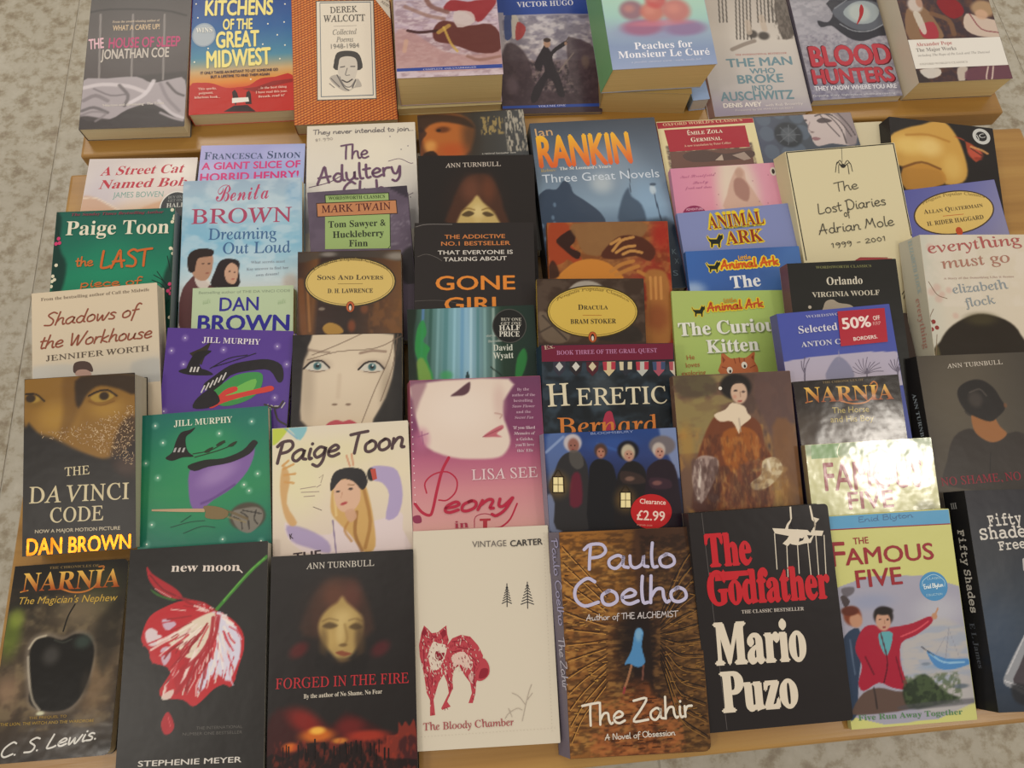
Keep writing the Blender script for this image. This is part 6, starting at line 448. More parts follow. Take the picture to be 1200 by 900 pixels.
BOOKS.append({"n":"waterhouse","label":"painting cover of a dark-haired woman in a rust red gown outdoors","loc":[0.27192,0.10338,0.013],"ry":[-0.025,0.249],"w":122.5,"h":187.4,"t":14,"lean":0,"base":"6c5040","spine":"6c5040","pages":"e0d4b0","gloss":"satin","grid":1.0,"vis":[41.8,187.4],"rc":0,"group":"paperbacks laid overlapping on the lower table","ops":[["n",151,12,7,"8c7c50",0.8,0.45,[-5.7,106.4,72.3,187.9],0.15],["n",152,8,14,"4c3a34",0.8,0.5,[59.3,44.2,126.2,188.2],0.15],["n",153,7,16,"a87c40",0.7,0.55,[-1.1,43.2,138.1,135.3],0.15],["p",[[0.7,187.9],[37.1,188],[44.2,168.3],[8.5,164.8]],"4c4434",0.7,5.1],["p",[[0.2,159.9],[43.4,159.6],[39.3,133.6],[1.3,131.2]],"8c7c4c",0.6,6.8],["p",[[88.6,186.6],[122.6,185.9],[120.4,129.6],[123.8,77.6],[101.8,78.7],[93.8,131],[83.1,157.7]],"5c4440",0.8,4.2],["e",[96.2,66.2],17.5,21.3,0,"a8803c",0.7,0.7],["e",[8.9,117.9],8.7,21.5,0,"a8803c",0.6,0.7],["p",[[98.2,130.7],[120.4,129.6],[125.5,51.9],[103.2,48.9]],"8c5c2c",0.5,4.2],["p",[[40.2,144],[51.1,147],[62,150],[70.3,144.3],[80.6,140.3],[86.8,131.3],[88.6,113.9],[94.3,100.6],[90,92.2],[83.4,96.9],[85.2,79.6],[85.8,49.8],[25,52.3],[24.3,82.8],[25.4,95.6],[16.7,96],[23.8,117.1],[32.3,134]],"6e3a20",1,2.1],["p",[[47.6,128],[69.1,132.2],[82.4,122.8],[84.2,105.4],[71.6,83.8],[50.9,88.3],[43.9,107.5]],"9c5820",0.85,2.5],["p",[[25.7,99.8],[41.7,92.2],[33.7,51.8],[7.8,53.2]],"4c2c28",0.8,3.4],["p",[[62,93.7],[88.2,92.3],[90,48.7],[42.3,51.3]],"7c4830",0.8,3.4],["n",154,3,9,"c08c4c",0.35,0.6,[21.6,49,92.8,123.8],0.15],["n",155,3,8,"3c201a",0.35,0.55,[21.6,49,93.1,127.3],0.15],["p",[[39.5,145.8],[51.4,150.5],[59.1,157.1],[71.1,153],[74,145.9],[77,140.5],[65.6,132.3],[63.2,125.5],[57.3,138],[45,138.6]],"dccab0",1,1],["s",[[64.7,141.1],[65.1,127.2]],1.2,"a89888",0.8,0.7],["e",[64.2,173.5],16.9,14.1,0,"1e1816",1,0.2],["e",[67.1,167.2],8.9,11.9,0,"c8a890",1,0.15],["p",[[54,178.4],[61.4,182.5],[73.8,181],[76.7,173.8],[69.8,176.8],[60.7,174.6],[56.2,164.2]],"1e1816",0.9,0.8],["e",[63.8,169.2],2.3,1.1,0,"2c2020",0.9,0.4],["e",[71.7,167.9],2.1,1.1,0,"2c2020",0.9,0.4],["s",[[68.1,168.1],[68.5,162.8]],1.1,"94705c",0.7,0.5],["e",[67.2,158.5],2.7,1.1,0,"a04c44",0.9,0.4],["e",[62.3,163.1],2.2,2.2,0,"c07c68",0.5,0.6],["p",[[19.1,103.6],[29.7,104.8],[39.7,99.1],[34.7,82.3],[18.6,57.7],[11.4,75],[12.8,92]],"a8948c",0.9,1.7],["s",[[22.3,100],[15.5,62.1]],2.6,"dcd0c4",0.8,1.3],["s",[[30.8,97.9],[23.1,70.2]],1.7,"5c4440",0.6,1.3],["p",[[85.1,96.8],[97.8,99.6],[105.5,88.8],[99.2,78.9],[86,69.3],[73.6,68.3],[70.7,75.3],[82,83.2]],"cdbc98",0.95,1.3],["s",[[90.4,96.5],[92.6,83.5]],2.6,"e4d8c0",0.8,1.3],["n",156,2.5,7,"5c4440",0.75,0.5,[10,56.8,40,103.9],0.15],["n",157,4,4,"8c6c48",0.7,0.55,[69.9,64.9,108.3,100.8],0.15],["n",158,4,10,"3c2420",0.4,0.5,[21.4,47.3,90,95.6],0.15],["n",159,3,8,"c8a060",0.3,0.6,[29.2,46.1,111.5,90.9],0.15]],"parts":[["cover_print",[["O","dcd4c8",[48.1,172.5],1.9,1.9,0]]]]})
BOOKS.append({"n":"horse_boy","label":"dark bronze paperback with gold flared title and silver-lit lower half","loc":[0.39531,0.09563,0.012],"ry":[0.0004,0.2493],"w":112.2,"h":181.8,"t":14,"lean":0,"base":"2c221c","spine":"2c2440","pages":"e0d4b0","gloss":"gloss","grid":1.2,"vis":[107.6,181.8],"rc":0,"group":"paperbacks laid overlapping on the lower table","ops":[["g",[54.7,180.1],[54.6,114],[[0,"241c18"],[0.35,"2a211b"],[0.6,"4a4038"],[1,"5c524a"]]],["p",[[56.4,127],[67.2,139.4],[85.8,142.4],[101.8,128],[108.9,114.3],[54.6,114]],"665e58",0.7,5.1],["e",[20.7,129.6],10.7,13.9,0,"3c3028",0.8,0.7],["e",[86.4,146.8],18.1,10.6,0,"544a42",0.5,0.8]],"parts":[["cover_print",[["L","b87030",[[47.2,158.5],[60.3,154.9],[74,155.6],[83.2,162.1],[88.2,171.5],[85.2,176.2],[81.2,173.8]],1.44,1],["L","c88a3c",[[10.3,159.3],[17.7,160.6]],1.07,1]]],["lettering",[["T","THE CHRONICLES OF",[30.8,177.8],[74.5,177.8],2.12,"84704c","b",{}],["T","NARNIA",[9.8,159.4],[103.8,156.6],15.44,["e8bc58","9c4c20"],"b",{"w":1}],["T","The Horse",[37,146.4],[75.7,145.4],6.14,"b4a052","s",{}],["T","and His Boy",[33.9,137.4],[79.4,135.8],6.12,"b4a052","s",{}]]]]})
BOOKS.append({"n":"no_shame","label":"charcoal paperback showing a woman from behind with hair pinned up","loc":[0.54984,0.07486,0.0],"ry":[-0.0314,0.1751],"w":144.9,"h":221.7,"t":20,"lean":8,"base":"403a34","spine":"1c1a1c","pages":"e0d4b0","gloss":"satin","grid":1.1,"vis":[71.6,221.7],"rc":0,"group":"paperbacks laid overlapping on the lower table","ops":[["g",[-1.9,146],[113,140.9],[[0,"4c453c"],[0.5,"5a5246"],[1,"4a443c"]]],["e",[25.6,172],27.7,46.1,0,"645c4e",0.5,0.8],["p",[[12.2,83.2],[14.9,109.5],[26.4,133.9],[44.5,142.1],[56.4,136.2],[84,135],[97.2,136.2],[109.5,123],[100.5,77.3]],"38322e",1,1.7],["p",[[48.9,156.4],[48.5,143.7],[52.4,134.6],[63.9,126.9],[75.3,128.1],[84,135],[78,142.5],[74.4,153.5],[76.5,164.4],[52.4,165.4]],"96643c",1,1.3],["p",[[50.5,165.5],[42.2,160.4],[48.6,154.6]],"38322e",0.8,0.8],["p",[[38.6,171.5],[38.6,182.5],[45.5,189.6],[57.5,193.7],[68.5,192.4],[78.3,184.5],[83.7,173.2],[87.2,162.1],[78.1,153.3],[67.9,148.3],[52.3,154.5],[44,160.3]],"2a2624",1,1.3],["e",[56.5,172.6],8.3,9.2,0,"463f3a",0.8,0.5],["s",[[51.3,180.1],[63.1,183.3],[69.2,175.7]],1.4,"5c544e",0.7,0.9],["e",[87.8,164.8],1.9,2.8,0,"7c5034",0.7,0.5]],"parts":[["cover_print",[["L","2a2624",[[62.9,116.2],[57.1,89.9]],0.73,1]]],["lettering",[["T","ANN TURNBULL",[31.7,207.3],[93.4,209.5],4.63,"c8beb0","r",{"w":1}],["T","NO SHAME, NO",[4.6,84],[90.4,86.5],8.26,"8c2434","r",{}],["T","ANN TURNBULL",[9.8,182.8],[12.8,120.1],4.01,"8c96a0","b",{"sf":"spine"}]]]]})
BOOKS.append({"n":"davinci","label":"thick gold-brown paperback with staring eyes and metallic bottom lettering","loc":[-0.37603,0.16774,0.002],"ry":[-0.0052,0.2438],"w":106,"h":171.7,"t":31,"lean":0,"base":"221b17","spine":"221b17","pages":"bdb59c","gloss":"satin","grid":1.0,"vis":[0,171.7],"rc":0,"group":"paperbacks laid overlapping on the lower table","ops":[["p",[[0.2,173],[105.8,168.7],[106.3,113.3],[94.8,94.8],[74.5,87.9],[54.3,96],[25.9,113],[0.8,124.8]],"866024",1,5.1],["e",[29.8,131.2],20.3,16.8,0,"ac8434",0.7,0.8],["e",[78.6,138],18,11.9,0,"b08838",0.6,0.8],["p",[[36.9,170.6],[58.1,170.9],[54.1,146.5],[45.3,121.7],[34,112.4],[37.1,139.1]],"5c3c16",0.5,6.8],["p",[[54,171.2],[105.8,168.7],[105.7,149.9],[90.9,156],[72.9,160.6],[61.4,154.5],[51.7,139.9],[48.4,153.6]],"2a1c10",0.9,3.4],["e",[74.5,148.5],15.6,7.7,0,"7c561e",0.9,0.5],["p",[[63.1,149.3],[69.6,153.1],[77.8,154.3],[86,149.5],[77.8,144.9],[68,144.7]],"a88838",0.8,1.3],["e",[76.2,150.1],4.9,4.3,0,"30200e",1,0.3],["s",[[61.4,151.1],[69.6,154.8],[79.4,155.9],[88.5,149.3]],1.8,"201408",0.95,0.8],["s",[[61.5,146],[72.9,141],[86,144.4]],1.2,"6c4414",0.7,1.2],["e",[7.8,149.6],12.2,7.6,0,"7c5a20",0.9,0.5],["e",[9.4,151.1],6.5,3.7,0,"a08034",0.9,0.4],["e",[6.1,152.2],4.9,4.2,0,"30200e",1,0.3],["s",[[1.2,156.8],[11,156.1],[19.1,148.8]],1.6,"201408",0.95,0.8],["p",[[0.1,120.6],[17.9,111.9],[38.1,101.3],[62.4,92.1],[86.7,81.2],[106.9,71.5],[106.4,-14.3],[0.2,-6]],"1e1916",1,4.2],["p",[[90.8,118.6],[107.2,126],[106.9,67.3],[82.6,81.5]],"2a1c18",0.7,5.1],["e",[98.8,80.4],13,10,0,"4a3830",0.8,0.7]],"parts":[["cover_print",[["H",["c0a078","b09070","d0b48c","a08468"],[[9.8,117.5],[42,122],[74.5,128.2],[104,139.7],[104.5,80],[82.6,89.8],[58.3,102.4],[26,110.5]],300,11,1.8,0.45,[0,6.28]],["H",["c0a078","d0b48c"],[[58.3,120.8],[104,134.7],[104.6,92.5],[66.4,103.5]],110,12,1.5,0.45,[0,6.28]]]],["lettering",[["T","THE",[39.1,73.9],[62.4,74.3],8.31,"cbbd98","r",{"w":1}],["T","DA VINCI",[5.8,50],[99.5,47.6],15.62,"cbbd98","r",{"w":1}],["T","CODE",[25.5,30.3],[75.3,29],13.87,"cbbd98","r",{"w":1}],["T","NOW A MAJOR MOTION PICTURE",[11.7,21.2],[91.3,18.8],3.25,"b8ac94","sb",{}]]],["foil_lettering",[["T","DAN BROWN",[4,0.9],[101.2,-1.8],15.34,"e0841c","s3",{}]]]]})
BOOKS.append({"n":"green_cape","label":"emerald paperback with a billowing purple cloak, hat and broomstick","loc":[-0.26136,0.11348,-0.0],"ry":[0.0101,0.1789],"w":129.3,"h":183.6,"t":12,"lean":0,"base":"1f6c58","spine":"8c9c90","pages":"e0d4b0","gloss":"satin","grid":1.0,"vis":[36.8,183.6],"rc":0,"group":"paperbacks laid overlapping on the lower table","ops":[["g",[61.8,185.1],[64.5,48.3],[[0,"1c6a60"],[0.3,"1f7a5c"],[0.6,"2a8458"],[1,"1a7060"]]],["e",[61,107.2],50.1,50.9,0,"2c8a54",0.6,0.8],["e",[65.6,149.7],33.8,26,0,"3c9c5c",0.4,0.8],["e",[17,172.1],3.4,3.5,0,"e8f0e0",0.35,0.8],["e",[24.5,154.1],3.4,3.5,0,"e8f0e0",0.35,0.8],["e",[80.1,159],3.4,3.5,0,"e8f0e0",0.35,0.8],["e",[112.6,168.6],3.4,3.5,0,"e8f0e0",0.35,0.8],["e",[7.9,134.8],3.3,3.4,0,"e8f0e0",0.35,0.8],["e",[19.5,119.3],3.3,3.4,0,"e8f0e0",0.35,0.8],["e",[117.2,115.1],3.4,3.4,0,"e8f0e0",0.35,0.8],["e",[103.6,105.2],3.4,3.4,0,"e8f0e0",0.35,0.8],["e",[108.4,98.8],3.4,3.4,0,"e8f0e0",0.35,0.8],["e",[13.8,73.6],3.3,3.3,0,"e8f0e0",0.35,0.8],["e",[81.8,53.4],3.3,3.3,0,"e8f0e0",0.35,0.8],["e",[118.9,48.3],3.3,3.3,0,"e8f0e0",0.35,0.8],["e",[9,55.1],3.3,3.3,0,"e8f0e0",0.35,0.8],["p",[[50.3,123.5],[65.4,128.2],[83.8,128.3],[107.6,137.5],[113.7,143.9],[114.4,135.2],[107.2,118.5],[91.8,102.8],[73.3,92.6],[63.2,85],[55,84.1],[50.1,95.5]],"7c5c9c",1,1],["e",[77.8,118.5],21.8,10.2,25,"a084b8",0.7,0.7],["s",[[61.6,90.2],[73.3,94.3],[94.4,106]],2.5,"5c3c7c",0.7,1.7],["e",[106.2,73.6],18.3,14.2,0,"4c4438",1,0.15],["p",[[91.4,79.2],[101.4,81.6],[114.8,82.1],[121.3,76.5],[119.4,66.6],[109.2,57.5],[99.3,60.1],[92.8,69]],"7c766c",1,1.3],["s",[[92.9,74],[99.5,70.1],[101,61.6]],1.3,"2c2824",0.9,0.6],["s",[[99.7,78.4],[106.2,72.8],[107.6,61]],1.3,"2c2824",0.9,0.6],["s",[[114.7,78.8],[112.8,70.5],[116,65.2]],1.3,"2c2824",0.9,0.6],["s",[[101.4,80],[111.3,77.4],[119.6,75]],1.3,"2c2824",0.9,0.6],["s",[[74.8,83.2],[89.7,79.3],[106.2,71.1]],2.5,"6c5c40",0.9,0.8],["s",[[73.1,80.8],[88,74.4],[104.4,67.9]],1.7,"8c7c58",0.8,0.8]],"parts":[["cover_print",[["O","e8f0e0",[17,172.1],0.9,1,0],["O","e8f0e0",[24.5,154.1],0.9,1,0],["O","e8f0e0",[80.1,159],0.9,1,0],["O","e8f0e0",[112.6,168.6],0.9,1,0],["O","e8f0e0",[7.9,134.8],0.9,0.9,0],["O","e8f0e0",[19.5,119.3],0.9,0.9,0],["O","e8f0e0",[117.2,115.1],0.9,0.9,0],["O","e8f0e0",[103.6,105.2],0.9,0.9,0],["O","e8f0e0",[108.4,98.8],0.9,0.9,0],["O","e8f0e0",[13.8,73.6],0.9,0.9,0],["O","e8f0e0",[81.8,53.4],0.9,0.9,0],["O","e8f0e0",[118.9,48.3],0.9,0.9,0],["O","e8f0e0",[9,55.1],0.9,0.9,0],["P","1c1818",[[27,138.4],[33.7,143.8],[37.1,153.9],[42.2,163],[50.6,165],[56.5,167.1],[52.3,162.2],[47.2,158.3],[47.1,149.6],[49.6,142.5],[54.6,137.7],[43.7,137.8],[33.7,135.2]],1],["P","a8a4a4",[[34.5,143.7],[36.2,147.9],[38.3,148.2],[36.6,143.6]],0],["P","a8a4a4",[[38.7,143.4],[40.4,147.6],[42.5,147.8],[40.8,143.2]],0],["P","a8a4a4",[[42.9,143],[44.6,147.2],[46.7,147.5],[45,142.8]],0],["P","1c1c1a",[[48.7,128.8],[65.4,133.3],[83.9,133.5],[102.6,139.7],[113,149.2],[118,147],[116.3,143.7],[109.3,135.6],[90.6,128.6],[68.7,126.2],[55.3,123]],1],["L","24301c",[[53.8,140.4],[70.6,142.4],[85.9,149.8]],0.84,1],["L","24301c",[[55.4,136.8],[79,141.7],[96,147.2]],0.84,1],["P","24301c",[[76.6,147.1],[80.8,150.2],[85.9,151.5],[81.6,146.7]],1],["P","24301c",[[64.7,141.2],[68.9,144.3],[74,145.6],[69.7,140.7]],1],["P","24301c",[[88.3,145.2],[92.6,148.3],[97.7,149.6],[93.4,144.8]],1],["P","b89878",[[13.8,88.6],[44.2,86.7],[64.9,84.9],[64.9,81.5],[43.4,83.5],[13.8,86.9]],0],["P","7c6844",[[64.1,87.5],[78.2,85.4],[88,79.5],[83,73.2],[66.4,75.5],[65.7,81.5]],1],["L","1a4a3c",[[31.8,69.5],[49.9,72.9],[64.8,73.2]],0.66,1],["L","1a4a3c",[[44.1,62.6],[61.4,67.7],[74.6,65.6]],0.66,1],["L","1a4a3c",[[41.7,73.6],[51.6,79.4]],0.66,1]]],["lettering",[["T","JILL MURPHY",[35.5,169.7],[93.4,169.3],6.16,"d8dcc8","b",{}]]]]})
BOOKS.append({"n":"paige_white","label":"white paperback with a blonde woman in a black beanie hat","loc":[-0.1272,0.06223,0.0],"ry":[-0.0105,0.1642],"w":136.4,"h":208.7,"t":12,"lean":0,"base":"d9cfc0","spine":"d9cfc0","pages":"e0d4b0","gloss":"satin","grid":1.0,"vis":[68.9,208.7],"rc":0,"group":"paperbacks laid overlapping on the lower table","ops":[["g",[69.1,206.4],[74.3,78.9],[[0,"d8cdb8"],[0.4,"ddd0b4"],[1,"d4c4b8"]]],["e",[25.8,157.4],23.6,42.5,0,"dcd8a8",0.5,0.8],["e",[68.4,180.3],42.6,17.3,0,"d8d09c",0.4,0.8],["p",[[0,208.2],[16.2,209.8],[9.3,198],[-0.1,191.7]],"b4c43c",0.9,1.3],["p",[[16.2,209.8],[34.9,209.4],[27.9,195.1],[21.2,202.5]],"6cb0c0",0.8,1.3],["s",[[12.8,208.2],[24.5,197]],1.7,"5c9cc0",0.7,0.9],["p",[[12,114.6],[26.8,105.3],[56.6,99.9],[63.6,116],[100.3,110.1],[125.7,116.7],[126.7,99.9],[130.8,76.5],[62.8,79.7],[33.1,83.5],[15.2,97.9]],"dacaca",1,1.3],["p",[[13.6,111.2],[33.4,106.5],[53.1,93.5],[54.5,81.9],[34.8,88.3],[18.4,96]],"9c8cb8",0.8,2.5],["s",[[58.5,113],[61.1,81.5]],1.3,"6c5c84",0.8,0.7],["p",[[10.8,171.2],[17.4,157.9],[13.8,132.8],[23.6,113.8],[16.9,110.9],[10.4,124.7],[7.3,150.1]],"c89c64",0.9,1.7],["s",[[10.7,166.9],[20.9,171.3]],2.2,"c89454",0.9,0.8],["s",[[11.5,160.9],[22.5,161.8]],2.2,"c89454",0.9,0.8],["s",[[9.9,170.4],[15.9,175.1]],2.2,"c89454",0.9,0.8],["s",[[12.3,154],[20.7,152.6]],2.2,"c89454",0.9,0.8],["p",[[96.9,162.9],[110.6,163.7],[124,157.6],[128.1,133.4],[122.2,113.6],[110.4,111.1],[114.6,134.4],[108.3,146.7],[98.2,150.8]],"a898c0",0.95,1.3],["s",[[76.6,165.9],[73.5,176.5]],2,"c89070",0.9,0.8],["s",[[80,166.6],[78.6,177.9]],2,"c89070",0.9,0.9],["p",[[57.4,138.3],[61.1,155],[71.3,157.7],[88.1,151.5],[94.4,135.7],[98.6,110.2],[99.4,85.3],[90.9,79.3],[82.8,86.5],[74.8,98.6],[63.5,111],[57,121.5]],"c8a060",1,1.7],["s",[[89.5,142.9],[95.2,110.5],[89.4,84.4]],3.4,"9c6c34",0.7,1.7],["s",[[82.1,119.7],[79.9,99.1],[86,82.1]],3.4,"8c5c2c",0.7,1.7],["s",[[60.7,138],[62,117.8]],2.5,"dcc084",0.8,1.3],["s",[[73.5,110.3],[69.9,102.3],[76.3,91.9]],2.5,"b07c40",0.7,1.3],["p",[[60,143.2],[63.5,151.4],[76.2,152.3],[85.3,144.8],[85.8,131.3],[78.8,121.6],[68.7,120.7],[62.2,127.8]],"d4ac90",1,1],["p",[[70.4,120.6],[78.8,123.3],[82,114.7],[75.1,110.2]],"c89c80",0.9,1.3],["e",[64.2,141.2],2.2,1.1,0,"3c2c28",0.95,0.4],["e",[76.8,142.9],2.5,1.3,0,"3c2c28",0.95,0.4],["s",[[74.4,147.3],[80.3,146.9]],1,"7c5838",0.8,0.5],["e",[69.8,129],3.8,1.5,15,"a83c40",0.95,0.4],["s",[[68.3,140.1],[67.4,135]],0.8,"b07c64",0.7,0.6],["p",[[57.4,141.6],[57.7,153.5],[62.9,161.7],[74.9,164.3],[88.4,161.7],[93.2,152.8],[93,146],[87.8,141.3],[79.6,150.3],[67.8,152.8]],"201c1e",1,0.7],["e",[97.5,156],4.2,6.8,0,"201c1e",1,0.2]],"parts":[["cover_print",[["P","b8483c",[[96.8,161.2],[102,161.7],[103.3,151.3],[99,149.9]],0],["L","a08c80",[[43.3,146.8],[47.5,149.1]],0.76,0],["L","a08c80",[[27.3,146.2],[42.4,147.7]],0.76,0],["L","a08c80",[[28.1,142.8],[45.7,142.4]],0.75,0],["L","a08c80",[[30.6,138.4],[41.4,138.5]],0.75,0],["L","9c8878",[[45.9,156],[50.2,159.1],[47.5,150.8]],0.51,0],["L","6c5c54",[[39.6,127.7],[47.9,123.8]],0.59,0]]],["lettering",[["T","Paige Toon",[4.9,173.3],[131.8,181.3],20.92,"4a3438","h",{"w":0.15,"it":0.2}],["T","THE",[19.9,76.3],[47,77.6],7.78,"3c2c30","sb",{}],["T","K",[16.8,97.8],[20.1,98.3],5.0,"3c2c30","sb",{}]]]]})
BOOKS.append({"n":"peony","label":"mauve to pink paperback with a pale chin profile and red brush title","loc":[0.0079,0.10298,0.0],"ry":[-0.0341,0.1664],"w":135.5,"h":207.3,"t":18,"lean":4,"base":"a8586c","spine":"9c4c60","pages":"e0d4b0","gloss":"satin","grid":1.0,"vis":[43.7,207.3],"rc":0,"group":"paperbacks laid overlapping on the lower table","ops":[["g",[105.9,204],[103.8,55.5],[[0,"6c3c5c"],[0.35,"7c3c60"],[0.55,"b0607c"],[0.75,"c8848c"],[1,"d09c98"]]],["p",[[5.2,203.4],[102.4,205.1],[96,181.8],[95.3,165.7],[98.3,154.9],[101.1,140.7],[97.1,130.3],[88.1,123.7],[67.3,122.9],[41.4,125.7],[15.9,137.3],[7.7,158.7],[3.1,185.5]],"dccabc",1,3.4],["p",[[0,207.2],[17.6,206.5],[10,185.2],[2.7,167.7],[0.6,194.6]],"8c6070",0.7,4.2],["e",[51.7,174.6],35,26.7,0,"e4d6ca",0.6,0.8],["e",[91.6,182],7.1,19.7,0,"c8a8a0",0.5,0.8],["p",[[41.7,189.3],[48.9,194.5],[57.9,201.3],[62.4,203],[61.2,194],[55.8,189.7],[48.7,189.1]],"54343e",0.95,1.7],["s",[[86.6,169.6],[93.6,167.6],[91.7,164.1]],1.3,"a87c74",0.7,1.3],["p",[[73.4,145.4],[82.4,152],[93.1,156.9],[94.7,153.3],[87.5,148.3],[92.5,144.6],[83.8,144.9]],"b8606c",0.95,1.3],["s",[[73.4,145.4],[92.9,153.4]],0.9,"8c3c48",0.8,0.7],["e",[10.9,145.3],8.6,12.2,0,"b86c8c",0.6,0.7],["s",[[7.5,148.1],[17.9,151.2]],1.2,"8c4c74",0.7,0.9],["s",[[11.1,153.2],[12.5,140.9]],1.2,"8c4c74",0.7,0.9]],"parts":[["cover_print",[["L","b02440",[[38,125.9],[30.7,112.4],[25,92.9],[20.2,73.6],[16.7,68.8],[9.2,72.5],[2.6,81.2]],2.93,1],["L","b02440",[[14.7,90.8],[13.3,101.1],[22,109.3],[35.8,111.3],[45,103.1],[43.8,91.2],[35,83.1],[26.5,83.5]],1.53,1],["L","b02440",[[104.9,76.5],[97.3,61.7],[88.4,54.5],[81.6,53.2]],1.72,1],["P","a8303c",[[66.7,63.1],[77.7,63],[77.6,60.9],[74.2,60.6],[73.9,53.5],[69.7,53.7],[70,60.8],[66.6,61]],0],["L","a03048",[[61.2,55],[62.5,65],[72,67.9],[82.1,64.9]],0.85,1],["P","8c3050",[[-0.2,67.9],[7.4,69.2],[9,62.4],[2.2,61.9]],1],["O","ecd8dc",[1.3,178.4],0.6,0.6,0],["O","ecd8dc",[1.5,170.9],0.6,0.6,0],["O","ecd8dc",[1.6,163.3],0.6,0.6,0],["O","ecd8dc",[1.8,155.8],0.6,0.6,0],["O","ecd8dc",[1.9,148.3],0.6,0.6,0],["O","ecd8dc",[2.1,140.9],0.6,0.6,0],["O","ecd8dc",[2.2,133.5],0.6,0.6,0],["O","ecd8dc",[2.4,126.1],0.6,0.6,0],["O","ecd8dc",[2.5,118.8],0.6,0.6,0],["O","ecd8dc",[2.7,111.4],0.6,0.6,0],["O","ecd8dc",[2.8,104.1],0.6,0.6,0],["O","ecd8dc",[3,96.9],0.6,0.6,0],["O","ecd8dc",[3.1,89.6],0.6,0.6,0],["O","ecd8dc",[3.3,82.4],0.6,0.6,0]]],["lettering",[["T","By the",[110.6,192],[123.1,192],2.9,"c09cb0","b",{}],["T","author of the",[105.1,186.3],[129,185.8],2.89,"c09cb0","b",{}],["T","bestselling",[106.5,180.3],[126,180],2.88,"c09cb0","b",{}],["T","Snow Flower",[104.5,174.5],[128.3,173.9],2.87,"c09cb0","bi",{}],["T","and the",[108.6,168.4],[123.6,168.2],2.86,"c09cb0","b",{}],["T","Secret Fan",[106.5,162.6],[125.9,162.2],2.85,"c09cb0","bi",{}],["T","'If you liked",[104.3,152],[127.1,151.5],3.01,"d4b8c4","b",{}],["T","Memoirs of",[104.9,146.1],[126.8,145.6],3.0,"d4b8c4","bi",{}],["T","a Geisha,",[107.2,140.1],[124.7,139.8],2.99,"d4b8c4","b",{}],["T","you'll love",[106,134.2],[125.2,133.9],2.98,"d4b8c4","b",{}],["T","this' Elle",[107.5,128.3],[124,128],2.97,"d4b8c4","b",{}],["T","LISA SEE",[60.4,102],[127,102.1],10.35,"dcc0c4","r",{}],["T","eony",[32.9,70.5],[101.3,73.3],18.67,"b02440","h",{"w":0.16,"it":0.3}],["T","in",[41.7,55],[55.3,55.2],6.7,"a03048","b",{}]]]]})
